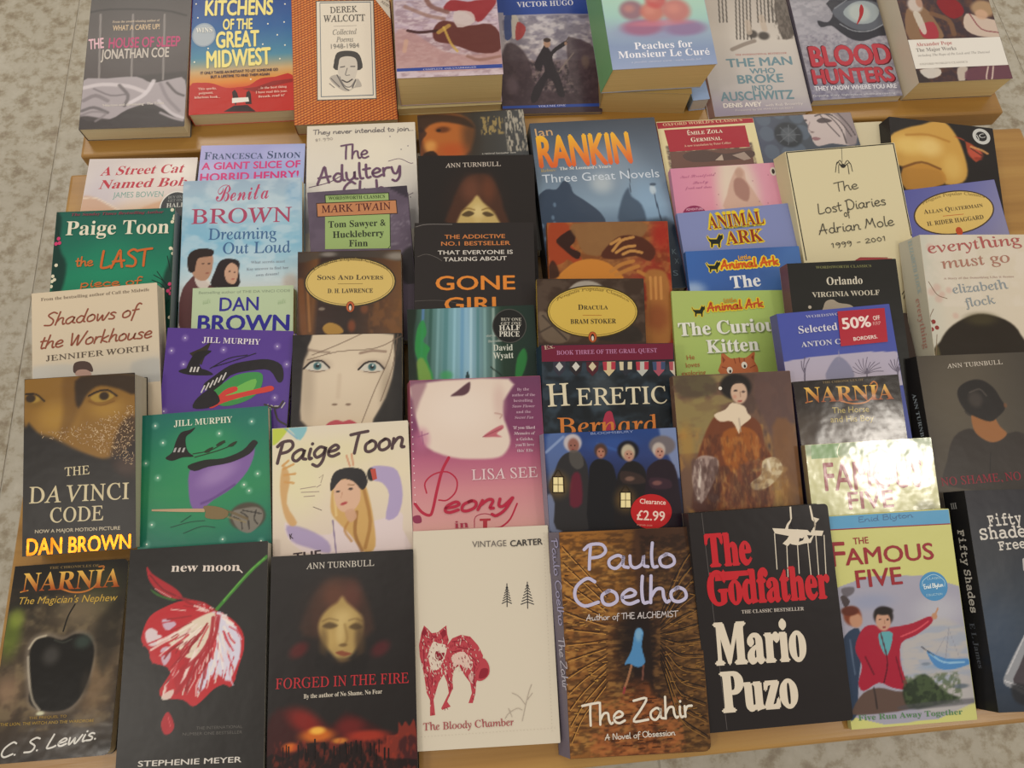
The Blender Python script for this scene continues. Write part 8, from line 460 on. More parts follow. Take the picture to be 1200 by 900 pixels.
BOOKS.append({"n":"chamber","label":"cream paperback with a red fox-like wolf and two small fir trees","loc":[0.00215,-0.04379,0.0],"ry":[-0.0359,0.1371],"w":132,"h":198,"t":12,"lean":0,"base":"d3c9b6","spine":"cfc5b2","pages":"c9c0ac","gloss":"matte","grid":None,"vis":None,"rc":0,"group":"paperbacks laid overlapping on the lower table","ops":[],"parts":[["cover_print",[["L","2c2c30",[[89.2,144.3],[88.4,122.9]],0.91,0],["L","2c2c30",[[88.1,140.2],[89.1,142.3],[89.9,140.1]],0.9,0],["L","2c2c30",[[87.4,137.8],[89,140],[90.4,137.7]],0.9,0],["L","2c2c30",[[86.6,135.5],[88.9,137.6],[90.9,135.3]],0.9,0],["L","2c2c30",[[85.9,133.1],[88.8,135.2],[91.4,132.9]],0.9,0],["L","2c2c30",[[85.2,130.8],[88.7,132.8],[91.9,130.5]],0.9,0],["L","2c2c30",[[84.5,128.5],[88.6,130.5],[92.4,128.1]],0.9,0],["L","2c2c30",[[83.7,126.1],[88.4,128.1],[92.9,125.7]],0.9,0],["L","2c2c30",[[109,144.9],[108,120.4]],0.91,0],["L","2c2c30",[[107.6,140.8],[108.9,143],[110,140.7]],0.91,0],["L","2c2c30",[[106.6,138.1],[108.8,140.2],[110.7,137.9]],0.91,0],["L","2c2c30",[[105.6,135.3],[108.6,137.4],[111.4,135.1]],0.91,0],["L","2c2c30",[[104.7,132.6],[108.5,134.6],[112.1,132.3]],0.9,0],["L","2c2c30",[[103.7,129.9],[108.3,131.9],[112.7,129.4]],0.9,0],["L","2c2c30",[[102.8,127.2],[108.2,129.1],[113.4,126.6]],0.9,0],["L","2c2c30",[[101.8,124.5],[108.1,126.4],[114.1,123.9]],0.9,0],["P","b4404a",[[6.5,103.7],[9,109.7],[12.2,106.5],[16.1,102.4],[21.7,102.9],[26.7,106.5],[30,108.7],[30.6,100.9],[32,95.4],[30.3,90.9],[35.3,96.8],[43.4,99.5],[52.2,97.5],[59.2,89.4],[63.7,80],[61.7,71],[59.8,63.6],[56.4,56.2],[55.3,47.3],[52.6,38.6],[48.6,38.8],[52.1,47.5],[50.8,56.5],[46.2,62.8],[40.9,72.1],[36.1,69.3],[34.2,60.4],[34.8,52.9],[28.9,41.3],[32,36.7],[24,34.2],[23.3,35.7],[30.7,48.6],[29.4,57.7],[26.4,65.3],[21.4,58.1],[16.4,43.5],[17.6,30.1],[12.9,29.7],[13.2,43.6],[10.2,49.7],[8.8,60.3],[7.4,69.3],[4.5,81.6],[3.9,92.3]],0],["P","8c2030",[[6.5,102.9],[9,108.2],[12.1,103.4],[9.6,99.7]],0],["P","8c2030",[[24.1,102],[29.1,107.2],[29.7,100.2],[26.4,97.3]],0],["P","d8c8b8",[[17.5,94.6],[22.3,92.9],[28.7,91],[29.3,84.9],[26.8,78.9],[21.7,70.1],[15.4,70.4],[12.4,81.2],[14.2,88.7]],1],["P","8c2030",[[19.7,86.1],[23.7,84.4],[27.7,84.2],[26,79],[21.9,77.6],[18.8,80.8]],1],["P","d8b8ac",[[34.8,81.5],[46.1,84],[52.2,74.6],[48.8,68.7],[41,73.6],[36.1,70.8]],1],["P","c8a098",[[49.4,62.6],[51.6,56.5],[54.8,56.3],[53.5,65.4]],1],["L","8c2030",[[15.2,96.3],[17.6,97.7]],0.96,0],["L","8c2030",[[24,96.6],[26.4,95.7]],0.96,0],["L","8c2030",[[16,100.1],[20,98.4]],0.96,0],["L","8c2030",[[7.8,89],[9,70.8]],0.96,0],["L","8c2030",[[10.5,66.2],[13.3,49.6]],0.95,0],["L","8c2030",[[29.6,65.2],[32.4,51.5]],0.96,0],["L","8c2030",[[55.3,71.4],[53.8,51.9]],0.96,0],["L","8c2030",[[35.2,93.7],[47.3,94.7]],0.97,0],["L","8c2030",[[39.9,88.9],[55.8,85]],0.96,0],["L","8c2030",[[34.9,84.6],[43,85.7]],0.96,0],["L","8c2030",[[16.9,68.8],[15.1,56.9]],0.96,0],["L","8c2030",[[6.3,95.2],[11,90.4]],0.96,0],["H",["8c2030","8c2030","dccbbb"],[[6.5,103.7],[9,109.7],[12.2,106.5],[16.1,102.4],[21.7,102.9],[26.7,106.5],[30,108.7],[30.6,100.9],[32,95.4],[30.3,90.9],[35.3,96.8],[43.4,99.5],[52.2,97.5],[59.2,89.4],[63.7,80],[61.7,71],[59.8,63.6],[56.4,56.2],[55.3,47.3],[52.6,38.6],[48.6,38.8],[52.1,47.5],[50.8,56.5],[46.2,62.8],[40.9,72.1],[36.1,69.3],[34.2,60.4],[34.8,52.9],[28.9,41.3],[32,36.7],[24,34.2],[23.3,35.7],[30.7,48.6],[29.4,57.7],[26.4,65.3],[21.4,58.1],[16.4,43.5],[17.6,30.1],[12.9,29.7],[13.2,43.6],[10.2,49.7],[8.8,60.3],[7.4,69.3],[4.5,81.6],[3.9,92.3]],300,8,1.9,0.5,[0.9,1.9]],["H",["dccbbb"],[[11.1,95],[30.4,94],[29.6,65.2],[10.5,66.2]],70,9,1.9,0.5,[0.9,1.9]],["H",["dccbbb"],[[33.2,81.6],[55.7,80.5],[53.5,63.9],[34.5,69.4]],50,10,1.9,0.5,[0.9,1.9]],["P","b4404a",[[59.5,77.2],[65.2,76.9],[68.9,70.6],[68.6,63.1],[62.8,58.1],[57.3,58.4],[55.9,64.5],[60.1,71.1]],1],["P","8c2030",[[61.6,68],[68,67.7],[66.1,61],[58.9,59.9]],1],["L","b0a496",[[97.7,20.6],[101.6,34.4],[105.4,46.1],[108.1,52]],0.55,1],["L","b0a496",[[101.6,34.4],[95.6,42.2],[89.4,45.5]],0.56,1],["L","b0a496",[[98.2,30.2],[93.5,31.9],[85.4,27.9],[82,23.7]],0.56,1],["L","b0a496",[[103.4,38.8],[108.5,44.5]],0.56,1],["L","b0a496",[[88.4,24.8],[85.6,32.3]],0.55,1],["O","b0a494",[4.7,12.3],0.3,0.3,0],["O","b0a494",[7.8,12.3],0.3,0.3,0],["O","b0a494",[11,12.3],0.3,0.3,0],["O","b0a494",[14.1,12.3],0.3,0.3,0],["O","b0a494",[17.2,12.3],0.3,0.3,0],["O","b0a494",[20.3,12.4],0.3,0.3,0],["O","b0a494",[23.4,12.4],0.3,0.3,0],["O","b0a494",[26.6,12.4],0.3,0.3,0],["O","b0a494",[29.7,12.4],0.3,0.3,0],["O","b0a494",[32.8,12.4],0.3,0.3,0],["O","b0a494",[36,12.5],0.3,0.3,0],["O","b0a494",[39.1,12.5],0.3,0.3,0],["O","b0a494",[42.2,12.5],0.3,0.3,0],["O","b0a494",[45.4,12.5],0.3,0.3,0],["O","b0a494",[48.5,12.6],0.3,0.3,0],["O","b0a494",[51.6,12.6],0.3,0.3,0],["O","b0a494",[54.8,12.6],0.3,0.3,0],["O","b0a494",[57.9,12.6],0.3,0.3,0],["O","b0a494",[61.1,12.6],0.3,0.3,0],["O","b0a494",[64.2,12.7],0.3,0.3,0],["O","b0a494",[67.4,12.7],0.3,0.3,0],["O","b0a494",[70.5,12.7],0.3,0.3,0],["O","b0a494",[73.7,12.7],0.3,0.3,0],["O","b0a494",[76.8,12.8],0.3,0.3,0],["O","b0a494",[80,12.8],0.3,0.3,0],["O","b0a494",[83.1,12.8],0.3,0.3,0],["O","b0a494",[86.3,12.8],0.3,0.3,0],["O","b0a494",[89.4,12.8],0.3,0.3,0],["O","b0a494",[92.6,12.9],0.3,0.3,0],["O","b0a494",[95.7,12.9],0.3,0.3,0],["O","b0a494",[98.9,12.9],0.3,0.3,0],["O","b0a494",[102.1,12.9],0.3,0.3,0],["O","b0a494",[105.2,13],0.3,0.3,0],["O","b0a494",[108.4,13],0.3,0.3,0],["O","b0a494",[111.6,13],0.3,0.3,0],["O","b0a494",[114.7,13],0.3,0.3,0],["O","b0a494",[117.9,13],0.3,0.3,0],["O","b0a494",[121.1,13.1],0.3,0.3,0],["O","b0a494",[124.2,13.1],0.3,0.3,0],["O","b0a494",[127.4,13.1],0.3,0.3,0],["O","b0a494",[127.4,190.3],0.3,0.3,0],["O","b0a494",[127.3,186.8],0.3,0.3,0],["O","b0a494",[127.3,183.4],0.3,0.3,0],["O","b0a494",[127.2,179.9],0.3,0.3,0],["O","b0a494",[127.2,176.5],0.3,0.3,0],["O","b0a494",[127.1,173.1],0.3,0.3,0],["O","b0a494",[127.1,169.7],0.3,0.3,0],["O","b0a494",[127,166.3],0.3,0.3,0],["O","b0a494",[127,162.9],0.3,0.3,0],["O","b0a494",[126.9,159.5],0.3,0.3,0],["O","b0a494",[126.9,156.1],0.3,0.3,0],["O","b0a494",[126.9,152.7],0.3,0.3,0],["O","b0a494",[126.8,149.3],0.3,0.3,0],["O","b0a494",[126.8,146],0.3,0.3,0],["O","b0a494",[126.7,142.6],0.3,0.3,0],["O","b0a494",[126.7,139.3],0.3,0.3,0],["O","b0a494",[126.6,135.9],0.3,0.3,0],["O","b0a494",[126.6,132.6],0.3,0.3,0],["O","b0a494",[126.5,129.2],0.3,0.3,0],["O","b0a494",[126.5,125.9],0.3,0.3,0],["O","b0a494",[126.4,122.6],0.3,0.3,0],["O","b0a494",[126.4,119.3],0.3,0.3,0],["O","b0a494",[126.3,116],0.3,0.3,0],["O","b0a494",[126.3,112.7],0.3,0.3,0],["O","b0a494",[126.2,109.4],0.3,0.3,0],["O","b0a494",[126.2,106.2],0.3,0.3,0],["O","b0a494",[126.1,102.9],0.3,0.3,0],["O","b0a494",[126.1,99.6],0.3,0.3,0],["O","b0a494",[126.1,96.4],0.3,0.3,0],["O","b0a494",[126,93.1],0.3,0.3,0],["O","b0a494",[126,89.9],0.3,0.3,0],["O","b0a494",[125.9,86.6],0.3,0.3,0],["O","b0a494",[125.9,83.4],0.3,0.3,0],["O","b0a494",[125.8,80.2],0.3,0.3,0],["O","b0a494",[125.8,77],0.3,0.3,0],["O","b0a494",[125.7,73.8],0.3,0.3,0],["O","b0a494",[125.7,70.6],0.3,0.3,0],["O","b0a494",[125.6,67.4],0.3,0.3,0],["O","b0a494",[125.6,64.2],0.3,0.3,0],["O","b0a494",[125.5,61],0.3,0.3,0],["O","b0a494",[125.5,57.8],0.3,0.3,0],["O","b0a494",[125.5,54.7],0.3,0.3,0],["O","b0a494",[125.4,51.5],0.3,0.3,0],["O","b0a494",[125.4,48.4],0.3,0.3,0],["O","b0a494",[125.3,45.2],0.3,0.3,0],["O","b0a494",[125.3,42.1],0.3,0.3,0],["O","b0a494",[125.2,38.9],0.3,0.3,0],["O","b0a494",[125.2,35.8],0.3,0.3,0],["O","b0a494",[125.1,32.7],0.3,0.3,0],["O","b0a494",[125.1,29.6],0.3,0.3,0],["O","b0a494",[125.1,26.5],0.3,0.3,0],["O","b0a494",[125,23.4],0.3,0.3,0],["O","b0a494",[125,20.3],0.3,0.3,0],["O","b0a494",[124.9,17.2],0.3,0.3,0],["O","b0a494",[124.9,14.1],0.3,0.3,0],["O","b0a494",[124.8,11],0.3,0.3,0]]],["lettering",[["T","VINTAGE",[57.2,180],[90.4,179.7],5.71,"6c6460","s",{}],["T","CARTER",[94.1,179.1],[125.9,179.7],5.72,"3c3836","sb",{}],["T","The Bloody Chamber",[6.4,17.6],[89.6,17.4],6.21,"a44c50","r",{"w":1}]]]]})
BOOKS.append({"n":"forged","label":"black paperback with a face over a burning skyline and red title","loc":[-0.13046,-0.06498,0.0],"ry":[-0.029,0.1246],"w":134.6,"h":205.9,"t":16,"lean":0,"base":"211c1b","spine":"211c1b","pages":"b8b0a0","gloss":"satin","grid":0.95,"vis":[7.8,205.9],"rc":0,"group":"paperbacks laid overlapping on the lower table","ops":[["e",[58.3,153.7],30.3,32.4,0,"2e211c",0.8,0.7],["p",[[31.6,132.3],[34.5,157.4],[43.8,173.9],[56.6,182.6],[74.2,182.4],[85.5,171.6],[93.3,151.7],[91.5,128.8]],"3c2820",0.95,6.8],["e",[59.8,166.8],14.4,15.6,0,"6a3e2c",0.7,0.8],["e",[76.6,165.9],9.6,15.6,0,"62352a",0.7,0.8],["e",[44,150.6],6.4,16.9,0,"4c3024",0.6,0.8],["p",[[44.9,139.1],[48,148.9],[55.1,156.2],[62.2,160.4],[67,165.6],[71.8,159.9],[79.8,152.5],[86.1,145.2],[86,131.4],[80.4,118.1],[71.8,109.6],[64.7,107.8],[56.9,115.7],[48.2,127.5]],"a88c54",1,4.2],["e",[67.8,146.2],11.1,9.2,0,"cdb478",0.7,0.9],["e",[56.8,128.5],7.9,10.6,0,"bd9f60",0.6,0.8],["e",[65.5,132.6],4.7,12.2,0,"d2ba7e",0.6,0.8],["e",[49.8,125.9],4.7,13.6,0,"5c4628",0.6,0.8],["e",[83.6,125.5],5.5,18.2,0,"4c3824",0.8,0.8],["e",[66.3,105.4],17.2,6,0,"2a1f19",0.7,0.8],["p",[[48.9,139.6],[55.2,143.1],[63.1,139.6],[56,137]],"4a3822",0.8,2.5],["p",[[73.4,137.5],[79.7,140.9],[86.1,136.8],[79.7,134.8]],"4a3822",0.8,2.5],["s",[[48.8,144.2],[55.1,146.2],[63.1,144.2]],1.6,"5c4628",0.4,2.1],["s",[[73.4,143.6],[79.7,144.8],[86.1,142.1]],1.6,"5c4628",0.4,2.1],["s",[[69.4,140],[71.8,127.7],[69.4,122.5]],2.4,"8c7040",0.55,2.4],["e",[67.9,121.9],4.3,1.8,0,"5c4426",0.7,0.6],["p",[[60.8,115.5],[66.3,117],[69.4,116.1],[75.7,113.9],[68.6,112]],"7c3c2a",0.85,1.4],["e",[68.6,108.3],6.3,1.9,0,"6c5230",0.5,0.7],["e",[27.1,119.7],10.2,6.8,30,"5c1c1c",0.8,0.6],["e",[102.5,116.8],10.3,6.8,30,"541c20",0.8,0.6],["p",[[44.3,116.4],[66.3,103.9],[88.3,113.9],[85.8,95.3],[46.8,97.7]],"1c1817",0.9,3.4],["p",[[3.5,65.2],[24,68.3],[43.3,59.9],[58.7,53.2],[70.2,63.3],[89.4,54.9],[112.4,42.7],[134.8,44.9],[134,9.4],[1.6,17.9]],"3c1414",0.9,6.8],["e",[33.4,58.3],18.4,10.1,-30,"8c2018",0.8,0.7],["e",[45,45.5],16.8,6.4,0,"d06c20",0.9,0.6],["e",[44.9,49.7],7.7,3.6,0,"f0b848",0.9,0.6],["e",[20.8,37],7.6,4.2,0,"d86c24",0.9,0.6],["e",[74,50.8],13.8,8.6,0,"701a18",0.8,0.7],["e",[89.4,42.7],20,5,0,"b03420",0.8,0.6],["e",[64.9,39.9],7.7,2.8,0,"e08c34",0.8,0.6],["e",[13.5,24.1],15.1,7,0,"4c1414",0.8,0.7],["p",[[106.1,34.5],[107.8,41.5],[117,42.4],[118,52.4],[121,48.6],[124.2,52.7],[127.9,48.2],[132.7,52.2],[133.2,9.5],[96.7,11.8],[96.9,33.6]],"7c2c20",0.95,1],["p",[[118.5,36.6],[133.9,38.5],[133.2,9.5],[118,10.4]],"34161a",0.8,2.5],["p",[[4.2,32.4],[17.1,28.8],[32.2,34.9],[33.6,39.1],[51.1,39.4],[55.7,33.4],[66.4,35.6],[74,37.9],[89.3,32.7],[104.5,23.3],[134.2,19.9],[134,8.7],[1.6,17.2]],"1a1010",0.9,1.3],["n",171,3,6,"9c3420",0.5,0.6,[4,9.4,134.6,43.8],0.15]],"parts":[["cover_print",[["L","180e0e",[[36.8,28.6],[36.6,38.5]],1.04,0],["L","180e0e",[[72.9,25.6],[72.9,35.5]],0.81,0],["L","180e0e",[[14.7,27.5],[14.5,37.4]],0.95,0],["L","180e0e",[[36.4,24.8],[36.3,34.7]],1.11,0],["L","180e0e",[[95.9,25.4],[96,35.3]],1.25,0],["L","180e0e",[[28.2,28.4],[28,38.3]],1.42,0],["L","180e0e",[[64.9,25.1],[64.9,35]],1.27,0],["L","180e0e",[[19.7,27.9],[19.5,37.8]],1.2,0],["L","180e0e",[[42.9,32.5],[42.8,42.5]],1.42,0],["L","180e0e",[[59.9,25.6],[59.9,35.5]],1.43,0],["L","180e0e",[[83.8,22.4],[83.8,32.3]],1.06,0],["L","180e0e",[[92.4,25.9],[92.5,35.8]],1.48,0],["L","180e0e",[[100.1,28.4],[100.2,38.3]],0.87,0],["L","180e0e",[[34.7,25.2],[34.6,35]],1.09,0],["L","180e0e",[[75.1,28.2],[75.1,38.1]],1.15,0],["L","180e0e",[[51.3,29.3],[51.3,39.2]],1.21,0],["L","180e0e",[[70.9,23.4],[70.9,33.3]],1.28,0],["L","180e0e",[[105,21.6],[105.2,31.5]],1.52,0],["L","180e0e",[[79.5,29.1],[79.6,39]],1.42,0],["L","180e0e",[[108.6,21],[108.7,30.9]],1.2,0],["L","180e0e",[[83.8,28.4],[83.8,38.4]],1.4,0],["L","180e0e",[[69.9,28.7],[69.9,38.6]],0.81,0],["L","180e0e",[[97.6,21],[97.7,30.8]],0.83,0],["L","180e0e",[[92.3,26.2],[92.4,36.1]],0.88,0],["L","180e0e",[[42.3,26.3],[42.2,36.2]],1.42,0],["L","180e0e",[[17.7,29.2],[17.5,39.1]],0.79,0]]],["lettering",[["T","ANN TURNBULL",[33.2,192.6],[97.3,192.3],5.57,"c8c0b4","r",{"w":1}],["T","FORGED IN THE FIRE",[6.8,87.2],[128,85.4],8.87,"b02c34","r",{"w":1}],["T","By the author of No Shame, No Fear",[32.4,77.6],[103.6,77.7],3.67,"cfc5b4","b",{"w":1}]]]]})
BOOKS.append({"n":"zahir","label":"round-cornered brown paperback with a blue figure in a stone tunnel","loc":[0.14046,-0.0612,0.0],"ry":[-0.0412,0.1972],"w":130.6,"h":203,"t":16,"lean":9,"base":"5c3c1e","spine":"6c6470","pages":"b8a888","gloss":"satin","grid":0.95,"vis":[0,203],"rc":5,"group":"paperbacks laid overlapping on the lower table","ops":[["g",[-5,104.2],[136.9,105.4],[[0,"94602c"],[0.3,"6c4420"],[0.48,"2c1a12"],[0.6,"2a1812"],[0.8,"5c3c1c"],[1,"6c4a24"]]],["p",[[0.9,202],[74.5,203],[72.5,139.4],[60.3,116.6],[32.5,125.6],[1,142.5]],"a8702c",0.6,10.2],["p",[[73.7,203.1],[130.5,204.1],[128.1,137],[89.3,123],[73,147.2]],"3c2418",0.8,5.1],["p",[[25,2.7],[38.6,30.6],[56.7,63.3],[76.7,62.3],[93.8,24.2],[104,3]],"7c4420",0.95,5.1],["e",[66.8,93.2],16.1,30.6,0,"1c1210",0.7,0.8],["n",191,7,2.2,"c0914c",0.45,0.5,[-10.1,1.3,65.1,190],0.15],["n",192,6,2,"2a180e",0.5,0.5,[-10.1,0.9,74.2,202],0.15],["n",193,6,2.2,"8c6434",0.6,0.52,[80,-2.7,145.5,186.1],0.15],["n",194,5,2,"1c100a",0.5,0.5,[76,-2.7,146.6,198.3],0.15],["n",195,5,2.5,"a86434",0.7,0.5,[17.2,-1.4,107.5,50.1],0.15],["e",[67.3,100.8],17.8,39.9,0,"1a100e",0.8,0.6],["p",[[67.1,108.6],[72.1,111.4],[75,106.6],[72.5,94.5],[74.8,80.6],[68,76.4],[60.2,79.8],[55.4,80],[62.7,91.9]],"4c84b4",1,0.8],["e",[70.1,105.3],3.2,6.2,0,"84acc8",0.7,0.6],["s",[[72,109.9],[73.4,106.7]],2.4,"6ca0c8",0.9,0.8],["s",[[61.7,78.2],[57.7,67],[54,58.9]],2.1,"9c6c4c",0.95,0.6],["s",[[72.9,77.7],[71.3,65.6]],1.8,"74483c",0.9,0.6],["s",[[54,58.9],[52.9,54.5]],1.9,"94343c",0.9,0.6]],"parts":[["cover_print",[["L","3a2010",[[2.5,189.9],[22.7,165.9],[43.2,141.4]],0.82,1],["L","bc8844",[[2.4,187.5],[22.6,164.7],[41.6,141]],0.74,1],["L","1e1410",[[92.6,123.9],[113,163.3],[134.1,189.3]],0.9,1],["L","8c6430",[[98,130.3],[115.5,163.9],[133,186.9]],0.65,1],["L","3a2010",[[2.5,174.7],[22,154.9],[42.8,134.9]],0.82,1],["L","bc8844",[[2.3,172.4],[22,153.7],[41.1,134.2]],0.73,1],["L","1e1410",[[92.3,120.2],[112.1,152.2],[133.5,174.1]],0.9,1],["L","8c6430",[[97.6,125.1],[114.6,152.3],[132.5,171.7]],0.65,1],["L","3a2010",[[2.5,159.7],[21.4,143.9],[42.4,128.5]],0.81,1],["L","bc8844",[[2.3,157.4],[21.3,142.8],[40.7,127.4]],0.73,1],["L","1e1410",[[92,116.5],[111.2,141.2],[133,158.9]],0.9,1],["L","8c6430",[[97.2,119.9],[113.6,140.7],[132,156.6]],0.65,1],["L","3a2010",[[2.4,144.8],[20.8,133],[42,122.1]],0.81,1],["L","bc8844",[[2.3,142.5],[20.7,131.9],[40.3,120.6]],0.73,1],["L","1e1410",[[91.8,112.8],[110.3,130.2],[132.5,143.9]],0.89,1],["L","8c6430",[[96.8,114.8],[112.7,129.2],[131.5,141.6]],0.65,1],["L","3a2010",[[2.4,130],[20.1,122.2],[41.6,115.6]],0.81,1],["L","bc8844",[[2.3,127.7],[20.1,121],[39.9,113.9]],0.73,1],["L","1e1410",[[91.5,109.2],[109.4,119.3],[132,129]],0.89,1],["L","8c6430",[[96.4,109.7],[111.7,117.7],[131,126.7]],0.65,1],["L","3a2010",[[2.4,115.3],[19.5,111.4],[41.2,109.2]],0.8,1],["L","bc8844",[[2.3,113],[19.5,110.2],[39.4,107.2]],0.72,1],["L","1e1410",[[91.2,105.5],[108.5,108.5],[131.5,114.2]],0.89,1],["L","8c6430",[[96,104.5],[110.8,106.4],[130.5,111.9]],0.65,1],["L","3a2010",[[2.4,100.8],[18.9,100.7],[40.8,102.9]],0.8,1],["L","bc8844",[[2.3,98.5],[18.8,99.5],[39,100.5]],0.72,1],["L","1e1410",[[90.9,101.9],[107.7,97.7],[131,99.5]],0.89,1],["L","8c6430",[[95.6,99.4],[109.9,95.1],[130,97.2]],0.65,1],["L","3a2010",[[2.4,86.3],[18.3,90],[40.4,96.5]],0.8,1],["L","bc8844",[[2.3,84],[18.2,88.9],[38.6,93.8]],0.72,1],["L","1e1410",[[90.6,98.2],[106.8,87],[130.5,84.9]],0.89,1],["L","8c6430",[[95.2,94.3],[109,83.8],[129.5,82.6]],0.65,1],["L","3a2010",[[2.4,71.9],[17.7,79.4],[40,90.2]],0.8,1],["L","bc8844",[[2.3,69.7],[17.6,78.3],[38.2,87.2]],0.72,1],["L","1e1410",[[90.4,94.6],[105.9,76.4],[130,70.4]],0.89,1],["L","8c6430",[[94.8,89.3],[108.1,72.6],[129,68.2]],0.65,1],["L","3a2010",[[2.4,57.7],[17.1,68.8],[39.6,83.9]],0.79,1],["L","bc8844",[[2.2,55.5],[17,67.7],[37.8,80.6]],0.71,1],["L","1e1410",[[90.1,91],[105.1,65.8],[129.5,56]],0.89,1],["L","8c6430",[[94.4,84.2],[107.2,61.5],[128.5,53.8]],0.65,1],["L","3a2010",[[2.3,43.5],[16.5,58.4],[39.2,77.6]],0.79,1],["L","bc8844",[[2.2,41.3],[16.4,57.2],[37.4,74]],0.71,1],["L","1e1410",[[89.8,87.3],[104.2,55.2],[129.1,41.8]],0.89,1],["L","8c6430",[[94,79.1],[106.3,50.5],[128.1,39.6]],0.65,1],["L","3a2010",[[2.3,29.5],[15.9,47.9],[38.8,71.3]],0.79,1],["L","bc8844",[[2.2,27.3],[15.8,46.8],[36.9,67.4]],0.71,1],["L","1e1410",[[89.5,83.7],[103.4,44.7],[128.6,27.6]],0.89,1],["L","8c6430",[[93.6,74.1],[105.4,39.5],[127.6,25.4]],0.64,1],["L","3a2010",[[2.3,15.5],[15.3,37.6],[38.4,65.1]],0.78,1],["L","bc8844",[[2.2,13.4],[15.2,36.4],[36.5,60.8]],0.71,1],["L","1e1410",[[89.3,80.1],[102.6,34.3],[128.1,13.5]],0.89,1],["L","8c6430",[[93.3,69.1],[104.5,28.6],[127.1,11.4]],0.64,1],["H",["3c2412","4c3018","a87838","b08440"],[[1.9,189.9],[38.8,148.7],[33.6,64.4],[-2.8,10.7],[-1.4,96.4]],90,4,4.1,0.8,[-0.4,0.3]],["H",["2c1a10","3c2412","8c6430"],[[140.5,184.2],[97.6,146.2],[91.1,61.7],[125.7,15.1]],80,5,4.2,0.8,[-0.3,0.4]],["H",["3c1e10"],[[56.7,63.3],[76.7,62.3],[96.1,3.4],[25.3,7.1]],34,6,7.2,0.8,[-0.15,0.1]]]],["lettering",[["T","Paulo",[22.8,167.5],[109.1,166.3],23.13,"bdb8d4","h",{"w":0.13}],["T","Coelho",[12.7,133.8],[118,133.9],25.11,"bdb8d4","h",{"w":0.125}],["T","Author of THE ALCHEMIST",[21.7,120.6],[109.5,120.2],5.43,"c8c0c0","h",{"w":0.13}],["T","The Zahir",[13.9,27.4],[115.9,31.2],19.3,"e0d8c8","h",{"w":0.11}],["T","A Novel of Obsession",[32.8,14.7],[97.9,15.8],5.14,"d8d0c4","h",{"w":0.14}],["T","Paulo Coelho",[6.5,196.5],[12.3,117.3],9.91,"a09cbc","h",{"w":0.12,"sf":"spine"}],["T","The Zahir",[9.9,105.4],[14,59.4],9.75,"b0acb8","h",{"w":0.12,"sf":"spine"}]]]]})
